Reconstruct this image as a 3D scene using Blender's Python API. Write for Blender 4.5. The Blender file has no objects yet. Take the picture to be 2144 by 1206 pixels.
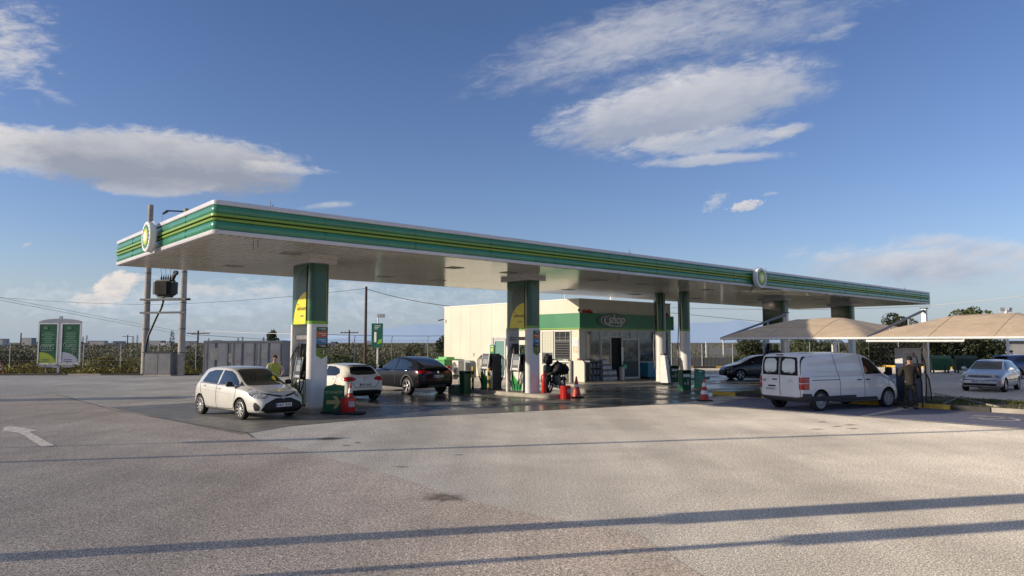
import bpy, bmesh, math, random
from mathutils import Vector, Matrix, noise
from mathutils.bvhtree import BVHTree
R=math.radians
random.seed(7)
scn=bpy.context.scene
COL=scn.collection
# ------------------------------------------------------------------ camera model and site frame
F=1483.0; TH=R(4.40); H=2.25
CX,CY=-7.54,17.75; AZ=R(48.54)
UX,UY=math.sin(AZ),math.cos(AZ); VX,VY=-math.cos(AZ),math.sin(AZ)
ROT=math.pi/2-AZ                       # local x = u (long canopy axis), local y = v
def ray(px,py):
    a=(px-1072)/F; b=(603-py)/F
    return (a, math.cos(TH)-b*math.sin(TH), math.sin(TH)+b*math.cos(TH))
def gp(px,py,z=0.0):
    r=ray(px,py); t=(z-H)/r[2]; return (r[0]*t, r[1]*t)
def at(px,py,Y):
    r=ray(px,py); t=Y/r[1]; return Vector((r[0]*t, Y, H+r[2]*t))
def uv(u,v,z=0.0): return Vector((CX+UX*u+VX*v, CY+UY*u+VY*v, z))
# ------------------------------------------------------------------ materials
MATS={}
def mat(name,col,rough=.6,metal=0.0,var=.0,scale=6.0,bump=.0,bscale=40.0,spec=.5,coat=0.0,emit=None,col2=None,lo=.35,hi=.65,trans=0,dirt=0.0):
    if name in MATS: return MATS[name]
    m=bpy.data.materials.new(name); m.use_nodes=True; nt=m.node_tree; N=nt.nodes; L=nt.links
    b=N['Principled BSDF']; b.inputs['Roughness'].default_value=rough; b.inputs['Metallic'].default_value=metal
    b.inputs['Specular IOR Level'].default_value=spec; b.inputs['Coat Weight'].default_value=coat
    if coat: b.inputs['Coat Roughness'].default_value=.04
    c=(col[0],col[1],col[2],1); b.inputs['Base Color'].default_value=c
    tc=N.new('ShaderNodeTexCoord')
    if var>0 or col2:
        n=N.new('ShaderNodeTexNoise'); n.inputs['Scale'].default_value=scale; n.inputs['Detail'].default_value=6; n.inputs['Roughness'].default_value=.6
        L.new(tc.outputs['Object'],n.inputs['Vector'])
        mr=N.new('ShaderNodeMapRange'); mr.inputs[1].default_value=lo; mr.inputs[2].default_value=hi
        L.new(n.outputs['Fac'],mr.inputs[0])
        mx=N.new('ShaderNodeMix'); mx.data_type='RGBA'; L.new(mr.outputs[0],mx.inputs[0])
        if col2: mx.inputs[6].default_value=c; mx.inputs[7].default_value=(*col2,1)
        else:
            mx.inputs[6].default_value=tuple(x*(1-var) for x in col)+(1,); mx.inputs[7].default_value=tuple(min(1,x*(1+var)) for x in col)+(1,)
        L.new(mx.outputs[2],b.inputs['Base Color'])
        rr=N.new('ShaderNodeMapRange'); rr.inputs[3].default_value=max(0,rough-.08*min(1,rough*4)); rr.inputs[4].default_value=min(1,rough+.08*min(1,rough*4)); L.new(n.outputs['Fac'],rr.inputs[0]); L.new(rr.outputs[0],b.inputs['Roughness'])
    if bump>0:
        n2=N.new('ShaderNodeTexNoise'); n2.inputs['Scale'].default_value=bscale; n2.inputs['Detail'].default_value=4
        L.new(tc.outputs['Object'],n2.inputs['Vector'])
        bp=N.new('ShaderNodeBump'); bp.inputs['Strength'].default_value=bump; bp.inputs['Distance'].default_value=.02
        L.new(n2.outputs['Fac'],bp.inputs['Height']); L.new(bp.outputs[0],b.inputs['Normal'])
    if emit: b.inputs['Emission Color'].default_value=(*emit[:3],1); b.inputs['Emission Strength'].default_value=emit[3]
    if trans:
        b.inputs['Transmission Weight'].default_value=trans
    MATS[name]=m; return m
WHITE=mat('white_paint',(.78,.77,.74),.35,var=.05,scale=3)
TRIMW=mat('white_trim',(.60,.59,.61),.35,var=.06,scale=1.5)
GREEN=mat('bp_green',(.008,.072,.032),.22,var=.10,scale=2,coat=.3)
GREEND=mat('green_panel',(.012,.13,.055),.4,var=.12,scale=3)
LIME=mat('lime_green',(.20,.42,.03),.35,var=.06)
YEL=mat('yellow_panel',(.80,.66,.03),.4,var=.05,scale=2)
YELG=mat('yellow_green',(.38,.52,.04),.35,var=.05,scale=2)
BLACK=mat('black_plastic',(.012,.012,.013),.45,var=.3,scale=9)
RUBBER=mat('rubber',(.018,.018,.018),.85,var=.3,scale=14)
DARK=mat('interior_shade',(.01,.01,.01),.8)
GREY=mat('grey_plastic',(.18,.18,.185),.5,var=.15)
LGREY=mat('light_grey_metal',(.42,.42,.43),.4,var=.1,metal=.2)
STEEL=mat('galvanised_steel',(.42,.43,.45),.42,metal=.75,var=.12,scale=5)
DSTEEL=mat('dark_steel',(.05,.055,.065),.5,metal=.5,var=.25)
ALU=mat('alloy',(.48,.48,.49),.36,metal=.8,var=.06)
RED=mat('red_paint',(.50,.02,.018),.32,var=.1,coat=.3)
REDP=mat('red_plastic',(.55,.035,.02),.5,var=.15,scale=5)
ORANGE=mat('cone_orange',(.46,.05,.028),.5,var=.15,scale=6)
CREAM=mat('cream_wall_panel',(.60,.585,.475),.5,var=.05,scale=.6,bump=.05,bscale=60)
GLASS=mat('dark_glass',(.012,.015,.017),.03,spec=.9)
GLASSB=mat('blue_tint_glass',(.02,.035,.06),.04,spec=1.0)
SHOPG=mat('shop_glass',(.08,.095,.09),.05,spec=1.0,col2=(.30,.28,.22),scale=2.2,lo=.45,hi=.7)  # pale patches in the glass colour stand for lit shelves inside
CONC=mat('concrete',(.36,.33,.28),.75,var=.22,scale=1.6,bump=.25,bscale=30)
CONCP=mat('concrete_pole',(.34,.32,.29),.85,var=.18,scale=3,bump=.3,bscale=20)
WOODP=mat('brown_pole_wood',(.075,.045,.032),.8,var=.3,scale=6,bump=.3)
KYEL=mat('kerb_yellow',(.62,.40,.06),.7,var=.22,scale=5,bump=.2)
KBLK=mat('kerb_black',(.05,.047,.042),.8,var=.3,scale=5,bump=.2)
FABRIC=mat('tan_shade_fabric',(.60,.465,.315),.85,var=.10,scale=2.2,bump=.5,bscale=5)
PAINTB=mat('blue_road_paint',(.115,.125,.21),.8,col2=(.24,.235,.27),scale=9,bump=.3)
PAINTW=mat('white_road_paint',(.70,.68,.65),.75,col2=(.50,.44,.38),scale=7,lo=.36,hi=.58,bump=.3)
SKIN=mat('skin',(.46,.25,.17),.55,var=.06)
HAIR=mat('dark_hair',(.03,.018,.012),.6,var=.3)
BARK=mat('bark',(.11,.085,.06),.9,var=.3,scale=8,bump=.5)
TEAL=mat('teal_panel',(.01,.16,.12),.3,var=.1)
BLUEI=mat('ice_blue',(.03,.22,.36),.35,var=.1)
HAZEB=mat('hoardings',(.5,.5,.46),.7,var=.3,scale=2)

def foliage(name,c1,c2,scale=1.2):
    if name in MATS: return MATS[name]
    m=bpy.data.materials.new(name); m.use_nodes=True; nt=m.node_tree; N=nt.nodes; L=nt.links
    b=N['Principled BSDF']; b.inputs['Roughness'].default_value=.6; b.inputs['Specular IOR Level'].default_value=.3
    tc=N.new('ShaderNodeTexCoord'); n=N.new('ShaderNodeTexNoise'); n.inputs['Scale'].default_value=scale; n.inputs['Detail'].default_value=8; n.inputs['Roughness'].default_value=.75
    L.new(tc.outputs['Object'],n.inputs['Vector'])
    mr=N.new('ShaderNodeMapRange'); mr.inputs[1].default_value=.35; mr.inputs[2].default_value=.65; L.new(n.outputs['Fac'],mr.inputs[0])
    mx=N.new('ShaderNodeMix'); mx.data_type='RGBA'; L.new(mr.outputs[0],mx.inputs[0]); mx.inputs[6].default_value=(*c1,1); mx.inputs[7].default_value=(*c2,1)
    L.new(mx.outputs[2],b.inputs['Base Color'])
    t=N.new('ShaderNodeBsdfTranslucent'); L.new(mx.outputs[2],t.inputs['Color'])
    ms=N.new('ShaderNodeMixShader'); ms.inputs[0].default_value=.14; L.new(b.outputs[0],ms.inputs[1]); L.new(t.outputs[0],ms.inputs[2])
    L.new(ms.outputs[0],N['Material Output'].inputs['Surface'])
    MATS[name]=m; return m
LEAFD=foliage('dark_leaves',(.022,.034,.016),(.075,.085,.032))
LEAFO=foliage('olive_leaves',(.032,.038,.017),(.17,.158,.082),.42)
LEAFY=foliage('yellowish_scrub',(.05,.06,.018),(.34,.28,.05),.8)
LEAFG=foliage('green_bush',(.035,.06,.018),(.12,.13,.04))
CYP=foliage('cypress_leaves',(.015,.022,.012),(.035,.045,.022))

# ------------------------------------------------------------------ mesh helpers
def tag(o,label=None,cat=None,group=None,kind=None):
    if label: o['label']=label
    if cat: o['category']=cat
    if group: o['group']=group
    if kind: o['kind']=kind
    return o
def empty(name,loc=(0,0,0),rz=0,label=None,cat=None,group=None):
    o=bpy.data.objects.new(name,None); COL.objects.link(o); o.location=loc; o.rotation_euler=(0,0,rz)
    return tag(o,label,cat,group)
class MB:
    bv=False
    def __init__(s): s.bm=bmesh.new()
    def _x(s,vs,loc,rot):
        M=Matrix.Translation(loc)@(rot if isinstance(rot,Matrix) else Matrix.Rotation(rot,4,'Z'))
        bmesh.ops.transform(s.bm,matrix=M,verts=vs)
    def box(s,c,size,rot=0.0,bev=0.0):
        r=bmesh.ops.create_cube(s.bm,size=1.0); vs=r['verts']
        bmesh.ops.scale(s.bm,vec=size,verts=vs)
        if bev>0:
            s.bv=True
            es=list({e for v in vs for e in v.link_edges})
            bv=bmesh.ops.bevel(s.bm,geom=es,offset=bev,segments=2,affect='EDGES',profile=.5); vs=list({v for f in bv['faces'] for v in f.verts}|{v for v in vs if v.is_valid})
        s._x(vs,Vector(c),rot); return s
    def cyl(s,p0,p1,r0,r1=None,n=16,cap=True):
        r1=r0 if r1 is None else r1; p0=Vector(p0);p1=Vector(p1); d=p1-p0
        if d.length<1e-6: return s
        q=d.to_track_quat('Z','Y').to_matrix().to_4x4()
        a=[s.bm.verts.new(p0+q@Vector((r0*math.cos(t),r0*math.sin(t),0))) for t in [2*math.pi*i/n for i in range(n)]]
        b=[s.bm.verts.new(p1+q@Vector((r1*math.cos(t),r1*math.sin(t),0))) for t in [2*math.pi*i/n for i in range(n)]]
        for i in range(n): s.bm.faces.new((a[i],a[(i+1)%n],b[(i+1)%n],b[i]))
        if cap: s.bm.faces.new(a[::-1]); s.bm.faces.new(b)
        return s
    def tube(s,pts,r,n=8,closed=False):
        pts=[Vector(p) for p in pts]; rings=[]; N=len(pts)
        for i,p in enumerate(pts):
            if closed: d=pts[(i+1)%N]-pts[i-1]
            else: d=pts[min(i+1,N-1)]-pts[max(i-1,0)]
            q=d.to_track_quat('Z','Y').to_matrix(); rr=r[i] if isinstance(r,(list,tuple)) else r
            rings.append([s.bm.verts.new(p+q@Vector((rr*math.cos(2*math.pi*k/n),rr*math.sin(2*math.pi*k/n),0))) for k in range(n)])
        for i in range(N if closed else N-1):
            A=rings[i];B=rings[(i+1)%N]
            for k in range(n): s.bm.faces.new((A[k],A[(k+1)%n],B[(k+1)%n],B[k]))
        if not closed: s.bm.faces.new(rings[0][::-1]); s.bm.faces.new(rings[-1])
        return s
    def lathe(s,prof,loc=(0,0,0),n=24,rot=0.0,close=False):
        rings=[]; allv=[]
        for (r,z) in prof:
            ring=[s.bm.verts.new((r*math.cos(2*math.pi*k/n),r*math.sin(2*math.pi*k/n),z)) for k in range(n)]
            rings.append(ring); allv+=ring
        m=len(rings)
        for i in range(m if close else m-1):
            A=rings[i];B=rings[(i+1)%m]
            for k in range(n): s.bm.faces.new((A[k],A[(k+1)%n],B[(k+1)%n],B[k]))
        if not close:
            if prof[0][0]>1e-4: s.bm.faces.new(rings[0][::-1])
            if prof[-1][0]>1e-4: s.bm.faces.new(rings[-1])
        s._x(allv,Vector(loc),rot); return s
    def prism(s,poly,z0,z1,M=None):
        a=[s.bm.verts.new((x,y,z0)) for x,y in poly]; b=[s.bm.verts.new((x,y,z1)) for x,y in poly]; n=len(poly)
        s.bm.faces.new(a[::-1]); s.bm.faces.new(b)
        for i in range(n): s.bm.faces.new((a[i],a[(i+1)%n],b[(i+1)%n],b[i]))
        if M is not None: bmesh.ops.transform(s.bm,matrix=M,verts=a+b)
        return s
    def face(s,pts):
        s.bm.faces.new([s.bm.verts.new(p) for p in pts]); return s
    def grid(s,fn,nu,nv):
        g=[[s.bm.verts.new(fn(i/nu,j/nv)) for j in range(nv+1)] for i in range(nu+1)]
        for i in range(nu):
            for j in range(nv): s.bm.faces.new((g[i][j],g[i+1][j],g[i+1][j+1],g[i][j+1]))
        return s
    def build(s,name,m,parent=None,smooth=35,loc=None,rz=None,label=None,fixn=True):
        if fixn: bmesh.ops.recalc_face_normals(s.bm,faces=s.bm.faces)
        me=bpy.data.meshes.new(name); s.bm.to_mesh(me); s.bm.free()
        for x in (m if isinstance(m,(list,tuple)) else [m]): me.materials.append(x)
        if smooth:
            me.polygons.foreach_set('use_smooth',[True]*len(me.polygons)); me.set_sharp_from_angle(angle=R(smooth))
        o=bpy.data.objects.new(name,me); COL.objects.link(o)
        if s.bv and smooth:
            wn=o.modifiers.new('n','WEIGHTED_NORMAL'); wn.keep_sharp=True
        if parent: o.parent=parent
        if loc is not None: o.location=loc
        if rz is not None: o.rotation_euler=(0,0,rz)
        if label: o['label']=label
        return o
def rrect(x0,y0,x1,y1,r,n=6):
    p=[]
    for cx,cy,a in((x1-r,y1-r,0),(x0+r,y1-r,90),(x0+r,y0+r,180),(x1-r,y0+r,270)):
        for i in range(n+1):
            t=R(a+90*i/n); p.append((cx+r*math.cos(t),cy+r*math.sin(t)))
    return p
def kids(o): return [c for c in bpy.data.objects if c.parent==o]
def copy_tree(o,parent=None,index=None):
    if index is None:
        index={}
        for c in bpy.data.objects:
            if c.parent: index.setdefault(c.parent.name,[]).append(c)
    c=o.copy(); COL.objects.link(c); c.parent=parent
    for ch in index.get(o.name,[]): copy_tree(ch,c,index)
    return c
# matrices standing a flat (x,y) drawing up on a vertical plane: x -> dir, y -> up, z -> outward
def stand(origin,ang):
    """drawing plane whose x axis is horizontal at angle ang, y is up, normal = x cross up"""
    X=Vector((math.cos(ang),math.sin(ang),0)); Y=Vector((0,0,1)); Z=X.cross(Y)
    M=Matrix((( X.x,Y.x,Z.x,origin[0]),(X.y,Y.y,Z.y,origin[1]),(X.z,Y.z,Z.z,origin[2]),(0,0,0,1)))
    return M
def text(s,size,M,m,name,parent,depth=.006,align='CENTER',shear=0,bold=0):
    cu=bpy.data.curves.new(name,'FONT'); cu.body=s; cu.size=size; cu.align_x=align; cu.extrude=depth; cu.shear=shear; cu.offset=bold
    t=bpy.data.objects.new(name+'_tmp',cu); COL.objects.link(t)
    dg=bpy.context.evaluated_depsgraph_get(); me=bpy.data.meshes.new_from_object(t.evaluated_get(dg)); me.transform(M)
    bpy.data.objects.remove(t); bpy.data.curves.remove(cu)
    me.materials.clear(); me.materials.append(m); o=bpy.data.objects.new(name,me); COL.objects.link(o); o.parent=parent; return o
def evalmesh(ob):
    dg=bpy.context.evaluated_depsgraph_get(); dg.update(); return bpy.data.meshes.new_from_object(ob.evaluated_get(dg))

# ------------------------------------------------------------------ camera
cam=bpy.data.cameras.new('camera'); co=bpy.data.objects.new('camera',cam); COL.objects.link(co)
cam.sensor_width=36; cam.lens=36*F/2144; cam.clip_end=40000; cam.clip_start=.05
co.location=(0,0,H); co.rotation_euler=(math.pi/2+TH,0,0); scn.camera=co
scn.view_settings.view_transform='Standard'; scn.view_settings.look='None'; scn.view_settings.exposure=0
scn.render.engine='CYCLES'; scn.cycles.max_bounces=8; scn.cycles.caustics_reflective=True
# ------------------------------------------------------------------ world: physical sky with clouds
SUN_AZ=77.4; SUN_EL=15.1
w=bpy.data.worlds.new('World'); scn.world=w; w.use_nodes=True
NT=w.node_tree; NN=NT.nodes; NL=NT.links
BG=NN['Background']
class X:
    def __init__(s,sock): s.s=sock
    def _op(s,o,op,rev=False):
        n=NN.new('ShaderNodeMath'); n.operation=op
        a,b=(o,s) if rev else (s,o)
        for i,q in enumerate((a,b)):
            if isinstance(q,X): NL.new(q.s,n.inputs[i])
            elif q is not None: n.inputs[i].default_value=q
        return X(n.outputs[0])
    def __add__(s,o): return s._op(o,'ADD')
    def __sub__(s,o): return s._op(o,'SUBTRACT')
    def __mul__(s,o): return s._op(o,'MULTIPLY')
    def __truediv__(s,o): return s._op(o,'DIVIDE')
    def __radd__(s,o): return s._op(o,'ADD',True)
    def __rsub__(s,o): return s._op(o,'SUBTRACT',True)
    def __rmul__(s,o): return s._op(o,'MULTIPLY',True)
    def max(s,o): return s._op(o,'MAXIMUM')
    def min(s,o): return s._op(o,'MINIMUM')
    def sqrt(s): return s._op(None,'SQRT')
    def ss(s,a,b,lo=0.0,hi=1.0,kind='SMOOTHSTEP'):
        n=NN.new('ShaderNodeMapRange'); n.interpolation_type=kind; NL.new(s.s,n.inputs[0])
        n.inputs[1].default_value=a;n.inputs[2].default_value=b;n.inputs[3].default_value=lo;n.inputs[4].default_value=hi
        return X(n.outputs[0])
def vec(x,y,z):
    n=NN.new('ShaderNodeCombineXYZ')
    for i,q in enumerate((x,y,z)):
        if isinstance(q,X): NL.new(q.s,n.inputs[i])
        else: n.inputs[i].default_value=q
    return n.outputs[0]
def fbm(v,scale,detail=8,rough=.6,dist=0.0):
    n=NN.new('ShaderNodeTexNoise'); NL.new(v,n.inputs['Vector']); n.inputs['Scale'].default_value=scale; n.inputs['Detail'].default_value=detail
    n.inputs['Roughness'].default_value=rough; n.inputs['Distortion'].default_value=dist; return X(n.outputs['Fac'])
tcw=NN.new('ShaderNodeTexCoord'); sep=NN.new('ShaderNodeSeparateXYZ'); NL.new(tcw.outputs['Generated'],sep.inputs[0])
DX,DY,DZ=X(sep.outputs[0]),X(sep.outputs[1]),X(sep.outputs[2])
front=DY.ss(.02,.12); yy=DY.max(.02)
A=DX/yy; B=DZ/yy
sky=NN.new('ShaderNodeTexSky'); sky.sky_type='NISHITA'; sky.sun_disc=False; sky.sun_elevation=R(SUN_EL)
sky.sun_rotation=R(180+SUN_AZ); sky.altitude=50; sky.air_density=1.0; sky.dust_density=.6; sky.ozone_density=2.2
hs=NN.new('ShaderNodeHueSaturation'); hs.inputs['Saturation'].default_value=SAT if 'SAT' in globals() else 1.0; NL.new(sky.outputs[0],hs.inputs['Color'])
# lift / tint the sky by elevation, the way thin haze does
tint=NN.new('ShaderNodeMix'); tint.data_type='RGBA'; tint.blend_type='MULTIPLY'; tint.inputs[0].default_value=1
NL.new(hs.outputs[0],tint.inputs[6])
elv=DZ.ss(0,.42,kind='LINEAR')
tc2=NN.new('ShaderNodeMix'); tc2.data_type='RGBA'; NL.new(elv.s,tc2.inputs[0])
tc2.inputs[6].default_value=(.80,.80,1.0,1); tc2.inputs[7].default_value=(.62,.67,.90,1)
NL.new(tc2.outputs[2],tint.inputs[7])
cur=tint.outputs[2]
hz=NN.new('ShaderNodeMix'); hz.data_type='RGBA'; NL.new(DZ.ss(-.02,.13,.85,0.0).s,hz.inputs[0]); NL.new(cur,hz.inputs[6]); hz.inputs[7].default_value=(2.55,3.2,4.0,1); cur=hz.outputs[2]
# added unseen white veil overhead, made up to lift and neutralise shadow fill
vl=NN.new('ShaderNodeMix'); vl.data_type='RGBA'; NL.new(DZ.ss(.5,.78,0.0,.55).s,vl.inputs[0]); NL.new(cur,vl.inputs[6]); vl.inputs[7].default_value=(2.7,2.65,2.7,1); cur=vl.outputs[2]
CS=.61
FLD={}
def field(ang,size,stretch,nsc,detail,seed):
    key=(ang,size,stretch,nsc,seed)
    if key in FLD: return FLD[key]
    ca,sa=math.cos(R(ang)),math.sin(R(ang)); xr=A*ca+B*sa; yr=B*ca-A*sa
    v=vec(xr*(F/size/stretch),yr*(F/size),seed); v2=vec(xr*(F/size/stretch),yr*(F/size)-.14,seed)
    N=fbm(v,nsc,detail,.68,.35); N2=fbm(v2,nsc*.8,3,.55,.0); FLD[key]=(N,N-N2); return FLD[key]
def cloud(px,py,rx,ry,ang,op=1.0,soft=.35,amp=1.1,k=1.0,nsc=2.4,stretch=3.0,seed=0.0,sh=(.5,.55,.9),white=(8.2,7.9,7.8),grey=(4.3,4.75,5.6),cut=.0,detail=9):
    global cur
    r=ray(px,py); a0=r[0]/r[1]; b0=r[2]/r[1]; ca,sa=math.cos(R(ang)),math.sin(R(ang))
    dx=A-a0; dy=B-b0
    xr=dx*ca+dy*sa; yr=dy*ca-dx*sa
    xn=xr*(F/rx); yn=yr*(F/ry)
    rr=(xn*xn+yn*yn).sqrt()
    if py>560: fa=(0,30,2.2,2.2,7,3.3)
    elif px<900: fa=(-5,50,2.6,2.2,9,1.7)
    elif ry<25 and py>380: fa=(10,16,1.8,2.6,4,45.1)
    else: fa=(13,55,2.8,2.1,9,31.9)
    N,DN=field(*fa)
    d=((1.0-rr)*k+(N-.5)*amp+cut).ss(0,soft)
    al=d*op*front
    lit=(sh[0]+yn*sh[1]+DN*sh[2]+(1.0-d)*.35).ss(0,1,kind='LINEAR')
    cm=NN.new('ShaderNodeMix'); cm.data_type='RGBA'; NL.new(lit.s,cm.inputs[0])
    cm.inputs[6].default_value=(*[c*CS for c in grey],1); cm.inputs[7].default_value=(*[c*CS for c in white],1)
    mx=NN.new('ShaderNodeMix'); mx.data_type='RGBA'; NL.new(al.s,mx.inputs[0]); NL.new(cur,mx.inputs[6]); NL.new(cm.outputs[2],mx.inputs[7]); cur=mx.outputs[2]
# low haze banks along the horizon
cloud(470,635,720,58,0,.72,.8,1.7,.85,1.5,5,3.1,(.50,.3,1.6),(6.8,7.4,8.2),(4.3,5.5,7.0))
cloud(1250,650,560,40,0,.30,.9,1.4,.8,1.5,5,4.4,(.5,.1,.8),(5.8,6.7,7.9),(4.2,5.2,6.8))
# big left bank
cloud(-40,300,380,62,-8,.95,.5,.9,1.0,2.0,3.2,1.7,(.62,.35,.8))
cloud(330,338,345,76,-5,.97,.48,1.0,1.25,2.2,3.6,9.2,(.16,.80,.55),white=(7.2,7.1,7.3),grey=(3.4,3.75,4.6),cut=.06)
cloud(330,392,150,24,0,.8,.5,.8,1.2,2.2,3.6,9.2,(.30,-.5,.7),white=(7.0,6.9,7.1),grey=(3.6,3.95,4.8))
cloud(590,352,120,16,-6,.6,.6,1.4,1.0,2.2,4,6.2)
# wispy top-left
cloud(10,95,135,120,-40,.75,.9,1.9,.75,2.6,2.6,12.1,(.6,.1,.9),grey=(5.2,5.5,6.2))
cloud(100,195,70,14,-25,.35,.9,1.9,.75,2.6,2.6,14.1,(.6,.1,.9))
# top right streaks
cloud(1330,75,420,88,17,.72,.95,1.1,1.0,1.6,4.5,21.3,(.55,.25,1.6),(7.0,7.0,7.4),(4.2,4.7,5.9))
cloud(1600,60,330,75,14,.55,1.0,1.4,.8,1.5,4.5,25.3,(.4,.2,1.0),(6.2,6.4,7.0),(4.0,4.6,5.8))
cloud(1400,170,260,50,12,.45,1.0,1.3,.9,1.6,4,28.3,(.4,.2,1.0),(6.0,6.2,6.9),(4.0,4.6,5.8))
# main right cloud
cloud(1425,225,310,80,13,.93,.6,1.1,1.2,2.0,3.2,31.9,(.22,.95,.6),(7.9,7.8,8.0),(4.0,4.45,5.6),cut=.08)
cloud(1560,190,230,90,12,.62,.8,1.0,1.1,1.8,3.2,33.9,(.32,.4,.9),(6.8,6.9,7.4),(4.2,4.7,5.9))
cloud(1470,298,230,34,6,.7,.6,1.5,1.0,2.6,3.0,37.4,(.55,.3,1.1),(7.0,7.0,7.3),(4.6,5.1,6.1))
cloud(1490,334,180,15,4,.8,.6,1.2,1.0,2.2,5,39.4,(.5,.3,.9),(6.9,6.9,7.3),(4.8,5.3,6.3))
cloud(1655,272,60,16,14,.65,.6,1.5,1.0,2.6,2.5,40.4,(.6,.3,.9))
cloud(1740,70,80,18,20,.30,.9,1.8,.8,2.8,3,43.4,(.6,.3,.9))
# small puffs
cloud(1562,430,42,13,12,.85,.5,1.5,1.0,2.6,1.6,45.1,(.7,.3,.8))
cloud(1497,422,38,17,35,.45,.8,1.9,.9,2.8,1.8,46.1,(.7,.3,.8))
cloud(1612,405,22,6,8,.35,.8,1.9,.9,2.8,1.8,47.1,(.7,.3,.8))
cloud(690,430,60,9,4,.45,.8,1.7,.9,2.6,3,48.1,(.7,.3,.8))
cloud(56,513,14,6,20,.5,.8,1.9,.9,2.8,1.8,49.1)
# low cumulus left, right bank
cloud(240,602,58,36,25,.95,.4,1.3,1.1,2.2,1.2,51.1,(.75,.3,1.3),(9.2,8.4,7.8),(5.6,5.8,6.4))
cloud(205,625,75,20,8,.85,.6,1.5,1.0,2.4,2.0,52.1,(.7,.3,1.2),(8.6,8.0,7.6),(5.4,5.7,6.4))
cloud(300,582,30,9,4,.6,.7,1.7,1.0,2.6,2.0,53.1,(.7,.3,1.2),(8.6,8.0,7.6),(5.4,5.7,6.4))
cloud(430,607,90,14,-3,.6,.6,1.6,1.0,2.4,2.4,54.1,(.6,.3,1.2),(8.0,7.7,7.6),(5.2,5.6,6.4))
cloud(560,612,70,11,-3,.5,.6,1.6,1.0,2.4,2.4,55.1,(.6,.3,1.2),(7.6,7.4,7.5),(5.2,5.6,6.4))
cloud(740,598,70,11,3,.4,.7,1.6,1.0,2.4,2.4,56.1,(.6,.3,1.2),(7.6,7.4,7.5),(5.0,5.5,6.4))
cloud(1930,560,330,58,-1,.85,.8,1.35,1.0,1.9,3.6,61.1,(.42,.6,1.1),(7.6,7.4,7.5),(4.2,4.7,6.0))
cloud(2060,520,230,30,-6,.6,.8,1.5,1.0,2.2,3.6,63.1,(.55,.5,1.1),(7.6,7.4,7.5),(4.6,5.1,6.2))
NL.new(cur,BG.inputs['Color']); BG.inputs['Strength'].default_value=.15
w.cycles.sampling_method='MANUAL'; w.cycles.sample_map_resolution=256
# sun
sl=bpy.data.lights.new('sun','SUN'); sl.energy=4.9; sl.angle=R(.55); sl.color=(1.0,.85,.66)
so=bpy.data.objects.new('sun',sl); COL.objects.link(so)
dvec=Vector((math.sin(R(SUN_AZ))*math.cos(R(SUN_EL)),math.cos(R(SUN_AZ))*math.cos(R(SUN_EL)),-math.sin(R(SUN_EL))))
so.rotation_euler=dvec.to_track_quat('-Z','Y').to_euler(); so.location=(-40,-10,30)

# ------------------------------------------------------------------ ground
def asphalt(name,base,patch,grain=.5,tone=1.0):
    m=bpy.data.materials.new(name); m.use_nodes=True; nt=m.node_tree; N=nt.nodes; L=nt.links; b=N['Principled BSDF']
    tc=N.new('ShaderNodeTexCoord')
    def nz(scale,det=3,ro=.5,dist=0):
        n=N.new('ShaderNodeTexNoise'); n.inputs['Scale'].default_value=scale; n.inputs['Detail'].default_value=det; n.inputs['Roughness'].default_value=ro; n.inputs['Distortion'].default_value=dist
        L.new(tc.outputs['Object'],n.inputs['Vector']); return n.outputs['Fac']
    def mr(s,a,b_,c,d):
        n=N.new('ShaderNodeMapRange'); L.new(s,n.inputs[0]); 
        for i,v in enumerate((a,b_,c,d)): n.inputs[i+1].default_value=v
        return n.outputs[0]
    def mul(a,b_):
        n=N.new('ShaderNodeMath'); n.operation='MULTIPLY'; L.new(a,n.inputs[0]); L.new(b_,n.inputs[1]); return n.outputs[0]
    g1=mul(mr(nz(50,2,.8),.36,.64,1-grain,1+grain),mul(mr(nz(20,2,.8),.34,.66,.74,1.23),mr(nz(95,2,.8),.36,.64,.66,1.34))); g2=mr(nz(150,2,.7),.3,.7,1-grain*.35,1+grain*.35)
    big=mr(nz(.16,5,.6,.8),.32,.68,.78,1.14); mid=mr(nz(.9,4,.6),.3,.7,.93,1.07)
    mpp=N.new('ShaderNodeMapping'); mpp.inputs['Rotation'].default_value=(0,0,.75); mpp.inputs['Scale'].default_value=(1.3,.05,1); L.new(tc.outputs['Object'],mpp.inputs['Vector'])
    tn=N.new('ShaderNodeTexNoise'); tn.inputs['Scale'].default_value=1.0; tn.inputs['Detail'].default_value=5; L.new(mpp.outputs[0],tn.inputs['Vector'])
    v=mul(mul(mul(g1,g2),mul(big,mid)),mr(tn.outputs['Fac'],.35,.68,.90,1.06))
    mx=N.new('ShaderNodeMix'); mx.data_type='RGBA'; mx.inputs[6].default_value=(*base,1); mx.inputs[7].default_value=(*patch,1); L.new(mr(nz(.3,4,.6,.3),.40,.70,0,1),mx.inputs[0])
    vm=N.new('ShaderNodeVectorMath'); vm.operation='SCALE'; L.new(mx.outputs[2],vm.inputs[0]); L.new(v,vm.inputs['Scale'])
    L.new(vm.outputs[0],b.inputs['Base Color']); b.inputs['Roughness'].default_value=.82; b.inputs['Specular IOR Level'].default_value=.35
    bp=N.new('ShaderNodeBump'); b.inputs['Diffuse Roughness'].default_value=1.0; bp.inputs['Strength'].default_value=.8; bp.inputs['Distance'].default_value=.009; L.new(nz(60,2,.7),bp.inputs['Height']); L.new(bp.outputs[0],b.inputs['Normal'])
    MATS[name]=m; return m
ASPH=asphalt('light_asphalt',(.63,.57,.475),(.50,.455,.38),.74)
ASPH2=asphalt('older_asphalt',(.57,.48,.385),(.46,.39,.315),.70)
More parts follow.
